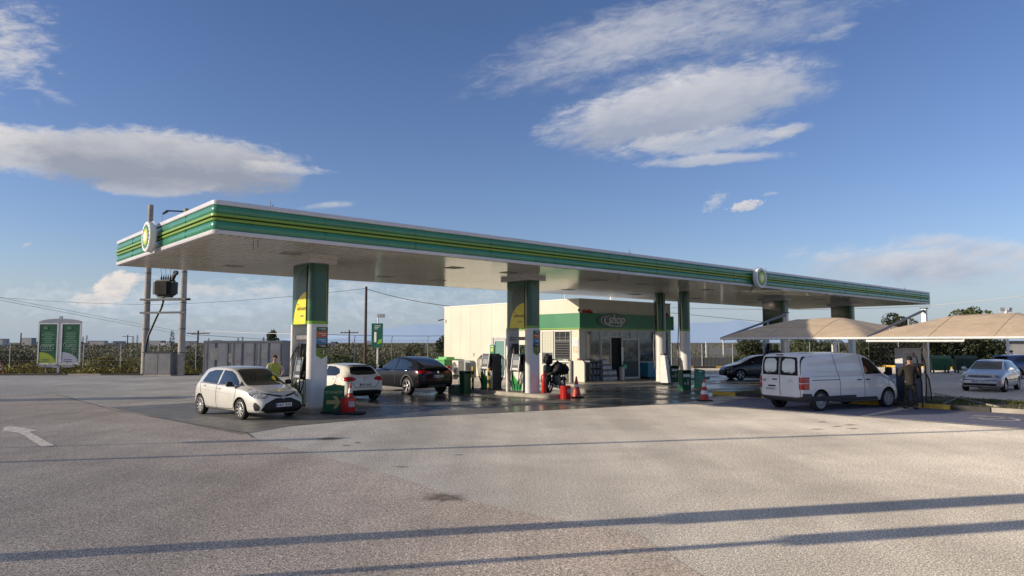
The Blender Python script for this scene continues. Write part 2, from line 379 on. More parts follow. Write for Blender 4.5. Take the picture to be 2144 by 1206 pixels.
def sheet(name,poly,z,m,kind='structure',**kw):
    b=MB(); b.face([(x,y,z) for x,y in poly]); 
    bmesh.ops.triangulate(b.bm,faces=b.bm.faces)
    for f in b.bm.faces:
        f.normal_update()
        if f.normal.z<0: f.normal_flip()
    o=b.build(name,m,smooth=0,fixn=False); return tag(o,kind=kind,**kw)
pav=[(-90,-40),(90,-40),(90,64.5),(38,63.5),(30,66.5),(14,68.5),(4,62),(-8,53),(-20,49.4),(-90,49.2)]
sheet('pavement',pav,0,ASPH)
# older, darker surface left of the seam
s1=[gp(x,y) for x,y in((0,829),(120,825),(240,859),(380,884),(515,907),(560,930),(640,946),(700,962),(790,986),(880,1014),(935,1037),(1050,1063),(1190,1092),(1330,1115))]
sheet('old_asphalt',s1+[(2.2,5.5),(2.6,3.0),(-6,-8),(-60,-8),(-60,31)],.004,ASPH2)
# seam: a thin tarred joint
mb=MB(); pts=[Vector((*gp(x,y),0)) for x,y in((120,825),(180,843),(240,859),(300,870),(380,884),(450,896),(515,907),(540,920))]
prev=None
for i,p in enumerate(pts):
    pass
fine=[]
for a,b_ in zip(pts[:-1],pts[1:]):
    for k in range(6): fine.append(a.lerp(b_,k/6)+Vector((random.uniform(-.02,.02),random.uniform(-.03,.03),0)))
for a,b_ in zip(fine[:-1],fine[1:]):
    d=(b_-a).normalized(); n_=Vector((-d.y,d.x,0))*random.uniform(.012,.03)
    mb.face([a-n_+Vector((0,0,.011)),b_-n_+Vector((0,0,.011)),b_+n_+Vector((0,0,.011)),a+n_+Vector((0,0,.011))])
tag(mb.build('asphalt_seam',mat('seam_tar',(.07,.065,.06),.7),smooth=0),kind='structure')
# wet concrete forecourt
m=bpy.data.materials.new('wet_concrete'); m.use_nodes=True; nt=m.node_tree; N_=nt.nodes; L_=nt.links; b_=N_['Principled BSDF']
tc=N_.new('ShaderNodeTexCoord')
mp=N_.new('ShaderNodeMapping'); mp.inputs['Rotation'].default_value=(0,0,-ROT); L_.new(tc.outputs['Object'],mp.inputs['Vector'])
def _nz(sc,det,vecs=None,dist=.0,ro=.6):
    n=N_.new('ShaderNodeTexNoise'); n.inputs['Scale'].default_value=sc; n.inputs['Detail'].default_value=det; n.inputs['Distortion'].default_value=dist; n.inputs['Roughness'].default_value=ro
    L_.new(vecs or tc.outputs['Object'],n.inputs['Vector']); return n.outputs['Fac']
def _mr(s,a,b1,c,d,k='LINEAR'):
    n=N_.new('ShaderNodeMapRange'); n.interpolation_type=k; L_.new(s,n.inputs[0])
    for i,v in enumerate((a,b1,c,d)): n.inputs[i+1].default_value=v
    return n.outputs[0]
sx=N_.new('ShaderNodeSeparateXYZ'); L_.new(mp.outputs[0],sx.inputs[0])
U0=CX*math.cos(ROT)+CY*math.sin(ROT)
mm_=N_.new('ShaderNodeMath'); mm_.operation='MULTIPLY'; L_.new(_mr(_nz(.34,6,dist=1.2),.36,.56,0,1,'SMOOTHSTEP'),mm_.inputs[0]); L_.new(_mr(sx.outputs[0],U0+2.5,U0+5.5,.12,1,'SMOOTHSTEP'),mm_.inputs[1])
wet=mm_.outputs[0]
mx=N_.new('ShaderNodeMix'); mx.data_type='RGBA'; L_.new(wet,mx.inputs[0]); mx.inputs[6].default_value=(.175,.172,.155,1); mx.inputs[7].default_value=(.052,.052,.05,1)
vm=N_.new('ShaderNodeVectorMath'); vm.operation='SCALE'; L_.new(mx.outputs[2],vm.inputs[0]); L_.new(_mr(_nz(1.6,8,dist=.8),.3,.7,.65,1.4),vm.inputs['Scale']); L_.new(vm.outputs[0],b_.inputs['Base Color'])
L_.new(_mr(wet,0,1,.6,.22),b_.inputs['Roughness']); b_.inputs['Specular IOR Level'].default_value=.55
bp=N_.new('ShaderNodeBump'); bp.inputs['Strength'].default_value=.3; bp.inputs['Distance'].default_value=.02; L_.new(_nz(2.2,5),bp.inputs['Height']); L_.new(bp.outputs[0],b_.inputs['Normal'])
WET=m
ap=[]
for u,v in((.55,-.75),(2.2,.15),(4.4,.25),(6.5,-.2),(9,-.9),(12.2,-1.65),(14.5,-2.2),(17,-2.45),(20,-1.6),(33,-.8),(48,-.8),(48,10.5),(28.8,10.5),(28.8,7.4),(26,5.2),(23,5.5),(20.2,6.6),(20.2,9.6),(-.15,9.6),(.2,4)):
    q=uv(u,v); ap.append((q.x,q.y))
sheet('forecourt',ap,.008,WET)
# raised concrete apron round the shop
def slab(name,pl,z0,z1,m,kind='structure',bev=.03,**kw):
    b=MB(); b.prism(pl,z0,z1)
    if bev:
        es=[e for e in b.bm.edges if all(abs(v.co.z-z1)<1e-5 for v in e.verts)]
        bmesh.ops.bevel(b.bm,geom=es,offset=bev,segments=2,affect='EDGES')
    o=b.build(name,m); return tag(o,kind=kind,**kw)
sp=[]
for u,v in((20.4,9.0),(20.4,6.9),(21.0,6.3),(23.2,5.7),(26.2,5.0),(28.6,6.6),(32.5,6.8),(32.5,22),(20.2,22)):
    q=uv(u,v); sp.append((q.x,q.y))
slab('shop_pavement',sp,-.05,.12,mat('shop_pavement_concrete',(.34,.31,.26),.35,var=.25,scale=1.2,bump=.15,bscale=12))
# terrain out to the horizon
TERR=mat('scrub_soil',(.085,.078,.045),.95,col2=(.15,.125,.075),scale=.11,lo=.4,hi=.6,bump=.6,bscale=.6)
def th(x,y):
    e=49.5 if x<-8 else (49.5+(x+8)*.8 if x<14 else 67)
    d=max(0,y-e); 
    return -.06-1.5*min(1,max(0,(d-6)/75))**1.2-.0*noise.noise(Vector((x*.02,y*.02,0)))
mb=MB()
ys=[49.0,51,53,56,60,66,74,84,96,110,130,160,200,260,350,500,800,1400,3000,9000,20000]; 
xs=[-20000,-8000,-3000,-1200,-600,-300,-200,-150,-110,-80,-60,-40,-25,-10,0,10,14,25,40,60,80,110,150,200,300,600,1200,3000,8000,20000]
V_=[[mb.bm.verts.new((x,y,th(x,y) if y>49 else -.06)) for y in ys] for x in xs]
for i in range(len(xs)-1):
    for j in range(len(ys)-1): mb.bm.faces.new((V_[i][j],V_[i+1][j],V_[i+1][j+1],V_[i][j+1]))
tag(mb.build('terrain',TERR,smooth=0),kind='structure')
sheet('ground_near',[(-20000,-20000),(20000,-20000),(20000,49.0),(-20000,49.0)],-.06,TERR)
# a blue strip of sea on the far right-hand horizon
sheet('sea',[(60,950),(14000,950),(16000,19500),(-1500,19500)],-2.9,mat('sea_water',(.05,.10,.19),.35,var=.1,scale=.01))
# mountains, aerial haze painted in as bluish colour and glow
HM=mat('painted_haze_mountain',(.10,.13,.17),1.0,var=.06,scale=.0006,emit=(.27,.345,.47,1.0),spec=0)
HM2=mat('painted_haze_far_mountain',(.12,.16,.22),1.0,var=.05,scale=.0006,emit=(.33,.42,.55,1.0),spec=0)
def ridge(name,prof,D,m,rough=2.0,depth=2500):
    b=MB(); n=len(prof); pts=[]
    for (x0,y0),(x1,y1) in zip(prof[:-1],prof[1:]):
        k=max(2,int(abs(x1-x0)/9))
        for i in range(k):
            t=i/k; px=x0+(x1-x0)*t; py=y0+(y1-y0)*t
            py-=noise.fractal(Vector((px*.03,D*.001,3.1)),1.0,2.0,5)*rough
            pts.append((px,py))
    F0=[];T0=[];B0=[]
    for px,py in pts:
        q=at(px,min(py,726),D); T0.append(b.bm.verts.new(q)); F0.append(b.bm.verts.new((q.x*.86,q.y*.86,-6))); B0.append(b.bm.verts.new((q.x*1.12,q.y*1.12,-6)))
    for i in range(len(pts)-1):
        b.bm.faces.new((F0[i],F0[i+1],T0[i+1],T0[i])); b.bm.faces.new((T0[i],T0[i+1],B0[i+1],B0[i]))
    return tag(b.build(name,m,smooth=60),kind='structure')
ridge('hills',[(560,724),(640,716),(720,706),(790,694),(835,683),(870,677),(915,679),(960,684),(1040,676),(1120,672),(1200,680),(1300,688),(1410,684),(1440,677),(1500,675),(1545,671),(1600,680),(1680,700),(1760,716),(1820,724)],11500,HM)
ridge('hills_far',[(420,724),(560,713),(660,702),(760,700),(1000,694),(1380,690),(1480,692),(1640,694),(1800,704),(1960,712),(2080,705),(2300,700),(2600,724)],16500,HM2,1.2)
# road paint: arrow, bays
def onground(name,polys,z,m,**kw):
    b=MB()
    for pl in polys: b.face([(x,y,z) for x,y in pl])
    return tag(b.build(name,m,smooth=0),kind='structure')
ar=[[gp(*p) for p in((88,937),(116,935),(62,905),(42,908))],[gp(*p) for p in((8,896),(42,908),(62,905),(80,903),(44,896),(18,893))],[gp(*p) for p in((8,896),(5,905),(14,904),(42,908))]]
onground('painted_arrow',ar,.014,PAINTW)
q=lambda *a:[uv(*p)[:2] for p in a]
bay=[q((18.2,-8.75),(22.4,-7.6),(22.4,-2.2),(18.2,-2.2))]
onground('blue_bay_paint',[q((16.4,-3.6),(20.4,-2.9),(20.4,-8.6),(16.4,-8.9)),q((16.4,-9.15),(20.6,-9.2),(20.9,-15.2),(16.4,-15.2))],.012,PAINTB)
lines=[q((16.2,-9.1),(20.5,-9.1),(20.5,-8.95),(16.2,-8.95)),q((16.2,-2.85),(20.3,-2.85),(20.3,-2.98),(16.2,-2.98)),q((16.2,-8.9),(16.35,-8.9),(16.35,-2.9),(16.2,-2.9)),q((16.2,-15.2),(16.36,-15.2),(16.36,-9.1),(16.2,-9.1))]
# wheelchair symbol, drawn flat in the bay
def ringpoly(cu,cv,r0,r1,a0,a1,n=14):
    o=[]
    for i in range(n+1):
        t=R(a0+(a1-a0)*i/n); o.append((cu+r1*math.cos(t),cv+r1*math.sin(t)))
    for i in range(n,-1,-1):
        t=R(a0+(a1-a0)*i/n); o.append((cu+r0*math.cos(t),cv+r0*math.sin(t)))
    return o
for i in range(10):
    rp=ringpoly(18.5,-12.0,.42,.54,110+i*26,110+(i+1)*26,3); lines.append(q(*rp))
lines+= [q((18.4,-11.9),(18.55,-11.9),(19.15,-12.1),(19.1,-12.25)),q((19.1,-11.95),(19.25,-11.95),(19.25,-11.2),(19.1,-11.2)),q((18.85,-11.6),(18.98,-11.6),(18.98,-11.2),(18.85,-11.2)),q((18.2,-11.3),(18.34,-11.3),(18.55,-11.9),(18.4,-11.95))]
onground('white_bay_lines',lines,.018,PAINTW)
# oil stains and small damp marks
STM=mat('oil_stain',(.15,.118,.085),.8,col2=(.24,.20,.16),scale=3,lo=.4,hi=.62)
nt=STM.node_tree; N_=nt.nodes; L_=nt.links
va_=N_.new('ShaderNodeVertexColor'); va_.layer_name='a'; nn_=N_.new('ShaderNodeTexNoise'); nn_.inputs['Scale'].default_value=9; nn_.inputs['Detail'].default_value=6
tcs=N_.new('ShaderNodeTexCoord'); L_.new(tcs.outputs['Object'],nn_.inputs['Vector'])
ma=N_.new('ShaderNodeMath'); ma.operation='MULTIPLY_ADD'; L_.new(nn_.outputs['Fac'],ma.inputs[0]); ma.inputs[1].default_value=1.6; ma.inputs[2].default_value=-.72
mb_=N_.new('ShaderNodeMath'); mb_.operation='ADD'; L_.new(va_.outputs[0],mb_.inputs[0]); L_.new(ma.outputs[0],mb_.inputs[1]); mc_=N_.new('ShaderNodeMath'); mc_.operation='MULTIPLY'; mc_.use_clamp=True; L_.new(mb_.outputs[0],mc_.inputs[0]); L_.new(va_.outputs[0],mc_.inputs[1])
L_.new(mc_.outputs[0],N_['Principled BSDF'].inputs['Alpha'])
sb=MB()
def blob(px,py,rx,ry,n=26,seed=1):
    rnd=random.Random(seed); pl=[]
    for i in range(n):
        t=2*math.pi*i/n; k=1+rnd.uniform(-.22,.22); pl.append(gp(px+rx*k*math.cos(t),py+ry*k*math.sin(t)))
    cxy=gp(px,py); cl=sb.bm.loops.layers.color.get('a') or sb.bm.loops.layers.color.new('a')
    rings=[[sb.bm.verts.new((cxy[0]+(x-cxy[0])*k,cxy[1]+(y-cxy[1])*k,.0075)) for x,y in pl] for k in (.45,1.15)]; c0=sb.bm.verts.new((*cxy,.0075)); al={}
    for v in rings[0]: al[v]=.85
    for v in rings[1]: al[v]=0.0
    al[c0]=1.0; N0=len(pl)
    for i in range(N0):
        for f in (sb.bm.faces.new((c0,rings[0][i],rings[0][(i+1)%N0])),sb.bm.faces.new((rings[0][i],rings[1][i],rings[1][(i+1)%N0],rings[0][(i+1)%N0]))):
            for lp in f.loops: lp[cl]=(al[lp.vert],)*3+(1,)
for a in ((932,1043,58,11,26,3),(688,919,34,4,20,4),(750,927,11,1.6,12,5),(725,933,12,1.2,12,6),(1722,884,18,1.4,12,7),(1752,893,15,1.3,12,8),(1780,890,20,1.2,12,9),(1712,899,17,1.2,12,10),(1785,898,16,1.2,12,12),(960,953,17,1.4,12,13),(842,978,22,1.3,12,14)): blob(*a[:4],a[4],a[5])
tag(sb.build('ground_stains',STM,smooth=0),kind='structure')

# ------------------------------------------------------------------ canopy
LU,LV=50.35,10.03; ZS,ZT=5.0,5.87
cn=empty('canopy',(CX,CY,0),ROT,'long white canopy with green and yellow striped fascia covering the fuel islands','canopy')
def loop(off,r=.13,n=6): return rrect(-off,-off,LU+off,LV+off,r+off,n)
def sweep(prof,name,m,smooth=40):
    b=MB(); rings=[]
    for off,z in prof: rings.append([b.bm.verts.new((x,y,z)) for x,y in loop(off)])
    for A_,B_ in zip(rings[:-1],rings[1:]):
        n=len(A_)
        for i in range(n): b.bm.faces.new((A_[i],A_[(i+1)%n],B_[(i+1)%n],B_[i]))
    return b.build(name,m,cn,smooth)
GF=mat('fascia_green',(.040,.225,.125),.28,var=.10,scale=.8,coat=.3)
sweep([(-.25,5.03),(-.02,4.995),(.03,5.0),(.045,5.03),(.045,5.095),(.02,5.11),(-.03,5.11)],'trim',TRIMW)
def bulge(z0,z1,d=.038,b0=.0):
    return [(b0+d*math.sin(math.pi*t/8)**.8 if 0<t<8 else b0,z0+(z1-z0)*t/8) for t in range(9)]
sweep(bulge(5.112,5.345),'green_band',GF)
sweep([(.0,5.345),(.05,5.35),(.06,5.40),(.045,5.412)],'yellow_stripe',mat('fascia_yellow_green',(.20,.33,.05),.35))
sweep([(.045,5.412),(-.03,5.42),(-.03,5.445),(.045,5.452)],'shadow_gap',mat('gap_dark',(.06,.11,.02),.6))
sweep([(.045,5.452),(.06,5.465),(.05,5.525),(.0,5.53)],'yellow_stripe',MATS['fascia_yellow_green'])
sweep(bulge(5.53,5.745),'green_band',GF)
sweep([(-.03,5.745),(.03,5.75),(.045,5.765),(.045,5.855),(.03,5.87),(-.1,5.87)],'trim',TRIMW)
JM=mat('fascia_joint',(.02,.10,.055),.6)
for k in range(1,17):
    b=MB(); b.box((k*3.03,-.019,5.43),(.005,.042,.60)); b.build('panel_joint',JM,cn,0)
for k in (2.2,7.8):
    b=MB(); b.box((-.019,k,5.43),(.042,.005,.60)); b.build('panel_joint',JM,cn,0)
# roof sheet
b=MB(); b.face([(x,y,5.80) for x,y in loop(-.08)]); b.build('roof_sheet',LGREY,cn,smooth=0)
# soffit of narrow metal slats
SOF=mat('soffit_slats',(.66,.63,.56),.14,var=.05,scale=.7,spec=.8)
b=MB(); n=int((LU-.3)/.2); w=(LU-.3)/n
for i in range(n):
    x0=.15+i*w; pr=[(x0,5.05),(x0+.012,5.001),(x0+w-.045,5.0),(x0+w-.03,5.03),(x0+w,5.05)]
    ra=[b.bm.verts.new((x,.12,z)) for x,z in pr]; rb=[b.bm.verts.new((x,LV-.12,z)) for x,z in pr]
    for k in range(4): b.bm.faces.new((ra[k],ra[k+1],rb[k+1],rb[k]))
b.build('soffit',SOF,cn,smooth=20)
# recessed lamps in the soffit
lampm=mat('lamp_housing',(.25,.25,.24),.5)
for u in (3.2,9.5,12.2,17.5,20.5,26.0,32,38.5,44):
    for v in (2.6,7.4):
        b=MB(); b.prism(rrect(u-.28,v-.28,u+.28,v+.28,.04,2),4.985,5.003); b.build('lamp',lampm,cn)
# short rods hanging at the soffit edge, small lightning rods on the roof
for u in (1.15,11.6,16.1,26.4):
    b=MB(); b.cyl((u,.35,5.0),(u,.35,4.72),.012,n=6); b.cyl((u+.12,.35,5.0),(u+.12,.35,4.8),.012,n=6); b.build('hanging_rod',GREY,cn)
for u in (1.5,16.6,27.5,46):
    b=MB(); b.cyl((u,.15,5.85),(u,.15,6.05),.012,n=6); b.cyl((u,.15,5.85),(u+.1,.15,5.97),.01,n=6); b.build('roof_rod',GREY,cn)
# round emblem discs on the fascia
def sunburst(parent,origin,ang,r):
    M=stand(origin,ang)
    disc=MB(); disc.lathe([(r*.93,-.16),(r,-.14),(r,.02),(r*.96,.04),(0,.04)],n=48); bmesh.ops.transform(disc.bm,matrix=M,verts=disc.bm.verts)
    dk=disc.build('emblem_disc',WHITE,parent,30)
    cols=[(GREEN,.90,.66,.043),(mat('emblem_light_green',(.10,.42,.04),.4),.74,.5,.047),(YEL,.58,.34,.051),(mat('emblem_cream',(.85,.83,.62),.4),.40,.2,.055)]
    for m_,ro,ri,z in cols:
        bb=MB(); K=18; off=0 if m_ in(GREEN,YEL) else .5; pl=[]
        for i in range(K):
            for j,rad in((-.5,ri+(ro-ri)*.35),(-.24,ro*.82),(0,ro),(.24,ro*.82)):
                t=2*math.pi*(i+j+off)/K; pl.append((r*rad*math.cos(t),r*rad*math.sin(t)))
        bb.face([(x,y,z) for x,y in pl]); bmesh.ops.transform(bb.bm,matrix=M,verts=bb.bm.verts); bmesh.ops.triangulate(bb.bm,faces=bb.bm.faces)
        bb.build('sunburst',m_,dk,0,fixn=False)
    rim=MB(); rim.lathe([(r*1.03,-.15),(r*1.06,-.14),(r*1.03,-.12)],n=40); bmesh.ops.transform(rim.bm,matrix=M,verts=rim.bm.verts); rim.build('emblem_rim',TRIMW,dk)
    return dk
sunburst(cn,(-.32,4.9,5.435),-math.pi/2,.46)
sunburst(cn,(26.2,-.32,5.435),0,.50)

# ------------------------------------------------------------------ islands and pillars
def island(u0,u1,v0,v1,lab):
    b=MB(); b.prism(rrect(0,0,u1-u0,v1-v0,min(.4,(u1-u0)/2-.02)),-.02,.15)
    es=[e for e in b.bm.edges if all(abs(v.co.z-.15)<1e-5 for v in e.verts)]; bmesh.ops.bevel(b.bm,geom=es,offset=.03,segments=2,affect='EDGES')
    o=b.build('fuel_island',CONC,loc=uv(u0,v0),rz=ROT); tag(o,lab,'kerb island',kind=None); return o
island(4.12,5.15,2.75,7.4,'raised concrete kerb island carrying the pillar beside the silver hatchback')
island(13.85,14.95,2.15,7.7,'raised pale concrete island carrying two fuel pumps and the middle pillar')
island(35.4,36.5,2.4,7.6,'raised concrete island under the pillar hidden behind the white van')
island(44.8,45.9,2.4,7.6,'raised concrete island under the farthest canopy pillar')
def roundend(w,l,r,n=8): return rrect(0,0,w,l,r,n)
PW=.72; PL=1.52
def pillar(u,v,lab,detail=True):
    o=empty('canopy_pillar',uv(u,v),ROT,lab,'pillar',)
    b=MB(); b.prism(roundend(PW+.34,PL+.34,.12,4),4.86,5.0,Matrix.Translation((-.17,-.17,0))); b.build('cap',TRIMW,o)
    zb=2.86
    b=MB(); b.prism(roundend(PW,PL,.20),zb+.10,4.86); b.build('green_cladding',GREEN,o,40)
    b=MB(); b.prism(roundend(PW+.01,PL+.01,.20),zb,zb+.10,Matrix.Translation((-.005,-.005,0))); b.build('lime_stripe',LIME,o,40)
    # near column with rounded end and thin rear leg
    b=MB(); b.prism(rrect(.01,.01,PW-.01,.36,.17,8),.15,zb); b.build('column',mat('pillar_white',(.76,.745,.72),.3,var=.05,scale=2),o,40)
    b=MB(); b.prism(rrect(.01,PL-.15,PW-.01,PL-.01,.06,5),.15,zb); b.build('leg',MATS['pillar_white'],o,40)
    if not detail: return o
    # face panel on the side turned to the pumps (both sides)
    for sx,ang in((-.012,-math.pi/2),(PW+.012,math.pi/2)):
        M=stand((sx,PL/2,0),ang)
        b=MB(); b.prism([(x,z) for x,z in rrect(-.50,zb-.02,.50,4.80,.02,2)],0,.012,M); pn=b.build('advert_panel',mat('advert_green',(.010,.085,.036),.30,coat=.2,var=.08,scale=2),o)
        # yellow quarter leaf
        pl=[(.49,zb),(-.42,zb)]
        for i in range(13):
            t=i/12*math.pi/2; pl.append((-.42+.91*(1-math.cos(t)),zb+1.05*math.sin(t)))
        if ang>0: pass
        b=MB(); b.prism([(x,z) for x,z in pl],.012,.018,M); b.build('yellow_leaf',YEL,pn,0)
        pl2=[(.49,zb+1.25)]+[(.49-.86*math.sin(t*math.pi/20),zb+.52+.0+.73*math.cos(t*math.pi/20)) for t in range(11)]
        b=MB(); b.prism([(.49,zb+1.9)]+[(.49-.80*math.sin(t*math.pi/16),zb+1.15+.75*math.cos(t*math.pi/16)) for t in range(17)]+[(.49,zb+.4)],.0125,.015,M)
        b.build('dark_leaf',mat('advert_dark_green',(.006,.045,.024),.3),pn,0)
        M2=M@Matrix.Translation((.16,zb+.46,.02)); text('ultimate',.20,M2,BLACK,'lettering',pn,.003,shear=.2)
        M2=M@Matrix.Translation((.22,zb+.24,.02)); text('active',.11,M2,GREY,'lettering',pn,.003,shear=.2)
        M2=M@Matrix.Translation((-.10,zb+.64,.02)); text('bp',.09,M2,GREEN,'lettering',pn,.003)
    b=MB(); b.box((PW-.16,.0,3.65),(.012,.016,1.3)); b.build('gold_strip',mat('gold_strip',(.45,.36,.08),.3,metal=.4),o)
    # stickers on the end face
    M=stand((PW/2+.08,.004,0),0)
    y=zb-.10
    for h,m_,nm in((.14,GREEND,'sticker'),(.20,mat('sticker_orange',(.55,.12,.04),.5),'sticker'),(.20,mat('sticker_blue',(.05,.22,.40),.5),'sticker'),(.14,BLACK,'sticker')):
        b=MB(); b.prism([(-.20,y-h),(.20,y-h),(.20,y),(-.20,y)],.0,.008,M); st=b.build(nm,m_,o,0)
        b=MB(); b.prism([(-.12,y-h*.42),(.13,y-h*.42),(.13,y-h*.3),(-.12,y-h*.3)],.008,.010,M); b.prism([(-.02,y-h*.7),(.13,y-h*.7),(.13,y-h*.6),(-.02,y-h*.6)],.008,.010,M); b.build('print_line',WHITE,st,0)
        y-=h+.003
    b=MB(); b.prism([(-.20,y-.24),(0,y-.36),(.20,y-.24),(.20,y),(-.20,y)],0,.008,M); st=b.build('sticker',mat('sticker_lime',(.16,.27,.03),.5),o,0)
    b=MB(); b.prism([(-.06,y-.16),(.15,y-.16),(.15,y-.13),(-.06,y-.13)],.008,.010,M); b.build('print_line',BLACK,st,0)
    y=1.95
    b=MB(); b.prism([(.0,y-.13),(.12,y-.13),(.12,y+.08),(.0,y+.08)],0,.008,M); st=b.build('fire_notice',RED,o,0)
    b=MB(); b.prism([(.04,y-.09),(.08,y-.09),(.08,y+.05),(.04,y+.05)],.008,.011,M); b.build('print_line',WHITE,st,0)
    return o
PV=3.42
pillar(4.28,PV,'green and white pillar in front of the silver hatchback with a sunlit yellow leaf advert')
pillar(14.03,PV,'green and white pillar in the middle with a shaded yellow leaf advert, beside the motorcycle')
pillar(35.55,PV,'green and white canopy pillar behind the rear doors of the white van',False)
pillar(45.2,PV,'farthest green and white canopy pillar, above the tan shade sail',False)
for v,lab in((5.8,'slim round green and white column next to the ice cream freezer'),(4.2,'slim round green and white column behind the green waste bin')):
    o=empty('canopy_column',uv(26.2,v),ROT,lab,'column')
    b=MB(); b.lathe([(.28,.0),(.28,2.86)],n=28); b.build('white_shaft',MATS['pillar_white'],o)
    b=MB(); b.lathe([(.285,2.86),(.285,2.95)],n=28); b.build('lime_stripe',LIME,o)
    b=MB(); b.lathe([(.282,2.95),(.282,5.0)],n=28); b.build('green_shaft',GREEN,o)
    b=MB(); b.tube([(-.32,.16,4.6),(-.32,.16,3.2),(-.38,.2,2.0),(-.32,.2,.8)],.03); b.build('drainpipe',GREY,o)

# ------------------------------------------------------------------ pumps
HOSE=mat('hose_rubber',(.015,.015,.017),.5)
def hose(pts,r=.018):
    P=[Vector(p) for p in pts]; out=[]
    for i in range(len(P)-1):
        p0=P[max(i-1,0)];p1=P[i];p2=P[i+1];p3=P[min(i+2,len(P)-1)]
        for k in range(8):
            t=k/8; out.append(.5*((2*p1)+(-p0+p2)*t+(2*p0-5*p1+4*p2-p3)*t*t+(-p0+3*p1-3*p2+p3)*t**3))
    out.append(P[-1]); return out
def pump(u,v,lab,wd=.50,ln=.84,mast=True):
    """u,v: centre; faces look along -u and +u"""
    o=empty('fuel_pump',uv(u,v,.15),ROT,lab,'fuel pump')
    hw,hl=wd/2,ln/2
    b=MB(); b.box((0,0,.44),(wd,ln*.92,.84),bev=.02); b.build('cabinet',mat('pump_white',(.70,.70,.66),.3,var=.05),o)
    b=MB(); b.box((0,0,.03),(wd+.04,ln,.06)); b.build('plinth',BLACK,o)
    for s in(-1,1):
        M=stand((s*(hw+.002),0,0),-s*-math.pi/2 if s>0 else -math.pi/2)
        w=ln*.40
        pl=[(-w,.07),(w,.07),(w,.30)]+[(w-2*w*t/10,.30+.52*(t/10)**1.6) for t in range(1,11)]
        b=MB(); b.prism(pl,.0,.006,M); gpn=b.build('green_swoosh',mat('pump_green',(.02,.27,.08),.3),o,0)
        pl=[(w-2*w*t/10,.30+.52*(t/10)**1.6) for t in range(0,11)]+[(-w+2*w*t/10,.30+.075+.52*(1-t/10)**1.6) for t in range(0,11)]
        b=MB(); b.prism(pl,.0,.005,M); b.build('lime_swoosh',LIME,o,0)
        # sloping display head
        b=MB(); pr=[(hw*.98,.87),(hw*1.45,.90),(hw*.98,1.60),(hw*.2,1.60),(hw*.2,.87)]
        va=[b.bm.verts.new((s*x,-ln*.26,z)) for x,z in pr]; vb=[b.bm.verts.new((s*x,ln*.26,z)) for x,z in pr]
        b.bm.faces.new(va);b.bm.faces.new(vb[::-1])
        for i in range(5): b.bm.faces.new((va[i],va[(i+1)%5],vb[(i+1)%5],vb[i]))
        hd=b.build('display_head',BLACK,o,20)
        for ys in(-1,1):
            b=MB(); va=[(s*(hw*1.47),ys*ln*.28,.89),(s*hw*1.0,ys*ln*.28,1.62)]
            b.tube(va,.022,6); b.build('side_rail',ALU,hd)
        for zz,hh,m_ in((1.38,.13,mat('pump_screen',(.16,.20,.22),.12)),(1.14,.22,mat('pump_keys',(.24,.25,.26),.35)),(.94,.08,LGREY)):
            t=(zz-.90)/.70; x=hw*1.45+(hw*.98-hw*1.45)*t
            t2=(zz+hh-.90)/.70; x2=hw*1.45+(hw*.98-hw*1.45)*t2
            b=MB(); b.face([(s*(x+.006),-ln*.21,zz),(s*(x+.006),ln*.21,zz),(s*(x2+.006),ln*.21,zz+hh),(s*(x2+.006),-ln*.21,zz+hh)]); b.build('screen',m_,hd,0)
        # nozzles and hoses, both ends
        for ys in(-1,1):
            for k in range(3):
                y=ys*(ln*.34+.035*k); x=s*(hw*.55+.03*k)
                b=MB(); b.tube([(x,y,.98+.05*k),(x+s*.05,y,1.02+.05*k),(x+s*.12,y,.90+.05*k)],[.035,.03,.014],8); b.build('nozzle',BLACK,o)
                z0=1.95-.07*k if mast else 1.55
                dr=.08+.13*k
                b=MB(); b.tube(hose([(x,y,z0),(x+s*.16,y+ys*.03,z0-.12),(x+s*.24,y+ys*(.04+.02*k),1.2),(x+s*.22,y-ys*.08,dr+.12),(x+s*.2,y-ys*(.16+.03*k),dr),(x+s*.18,y-ys*.10,.35),(x+s*.06,y,.92)]),.014,7); b.build('hose',HOSE,o)
    b=MB(); b.box((0,0,1.2),(wd*.34,ln*.98,.7),bev=.02); 
    if mast: b.box((0,hl*.80,1.45),(wd*.55,.16,1.2),bev=.015)
    b.build('hose_mast',BLACK,o)
    for ys in(-1,1):
        b=MB(); b.box((0,ys*(ln*.46+.012),.78),(wd*.92,.03,1.50),bev=.012); b.build('end_panel',BLACK,o)
    b=MB(); b.box((0,-ln*.10,1.80),(.05,ln*.36,.40),bev=.01); sg=b.build('header_sign',mat('header_green',(.02,.22,.10),.35),o)
    for s in(-1,1):
        b=MB(); b.box((s*.029,-ln*.10,1.78),(.004,ln*.22,.17)); b.build('sign_print',mat('header_lime',(.45,.55,.12),.4),sg,0)
        b=MB(); b.box((s*.029,-ln*.10,1.93),(.004,ln*.24,.035)); b.build('sign_print',WHITE,sg,0)
    return o
pump(4.64,PV+.90,'fuel pump inside the pillar beside the silver hatchback')
pump(14.39,PV+.90,'fuel pump with white and green sunlit front inside the middle pillar')
pump(14.42,6.35,'free standing fuel pump left of the middle pillar showing its black end',.56,.84,False)
pump(35.95,PV+.9,'fuel pump inside the pillar behind the van')
for u,lab in((4.64,'grey lintel box above the pump by the silver hatchback'),(14.39,'grey lintel box above the pump in the middle pillar')):
    o=MB(); o.box((0,0,0),(.42,.96,.14),bev=.01); q_=o.build('lintel_box',GREY,loc=uv(u,PV+.9,2.42),rz=ROT); tag(q_,lab,'box')
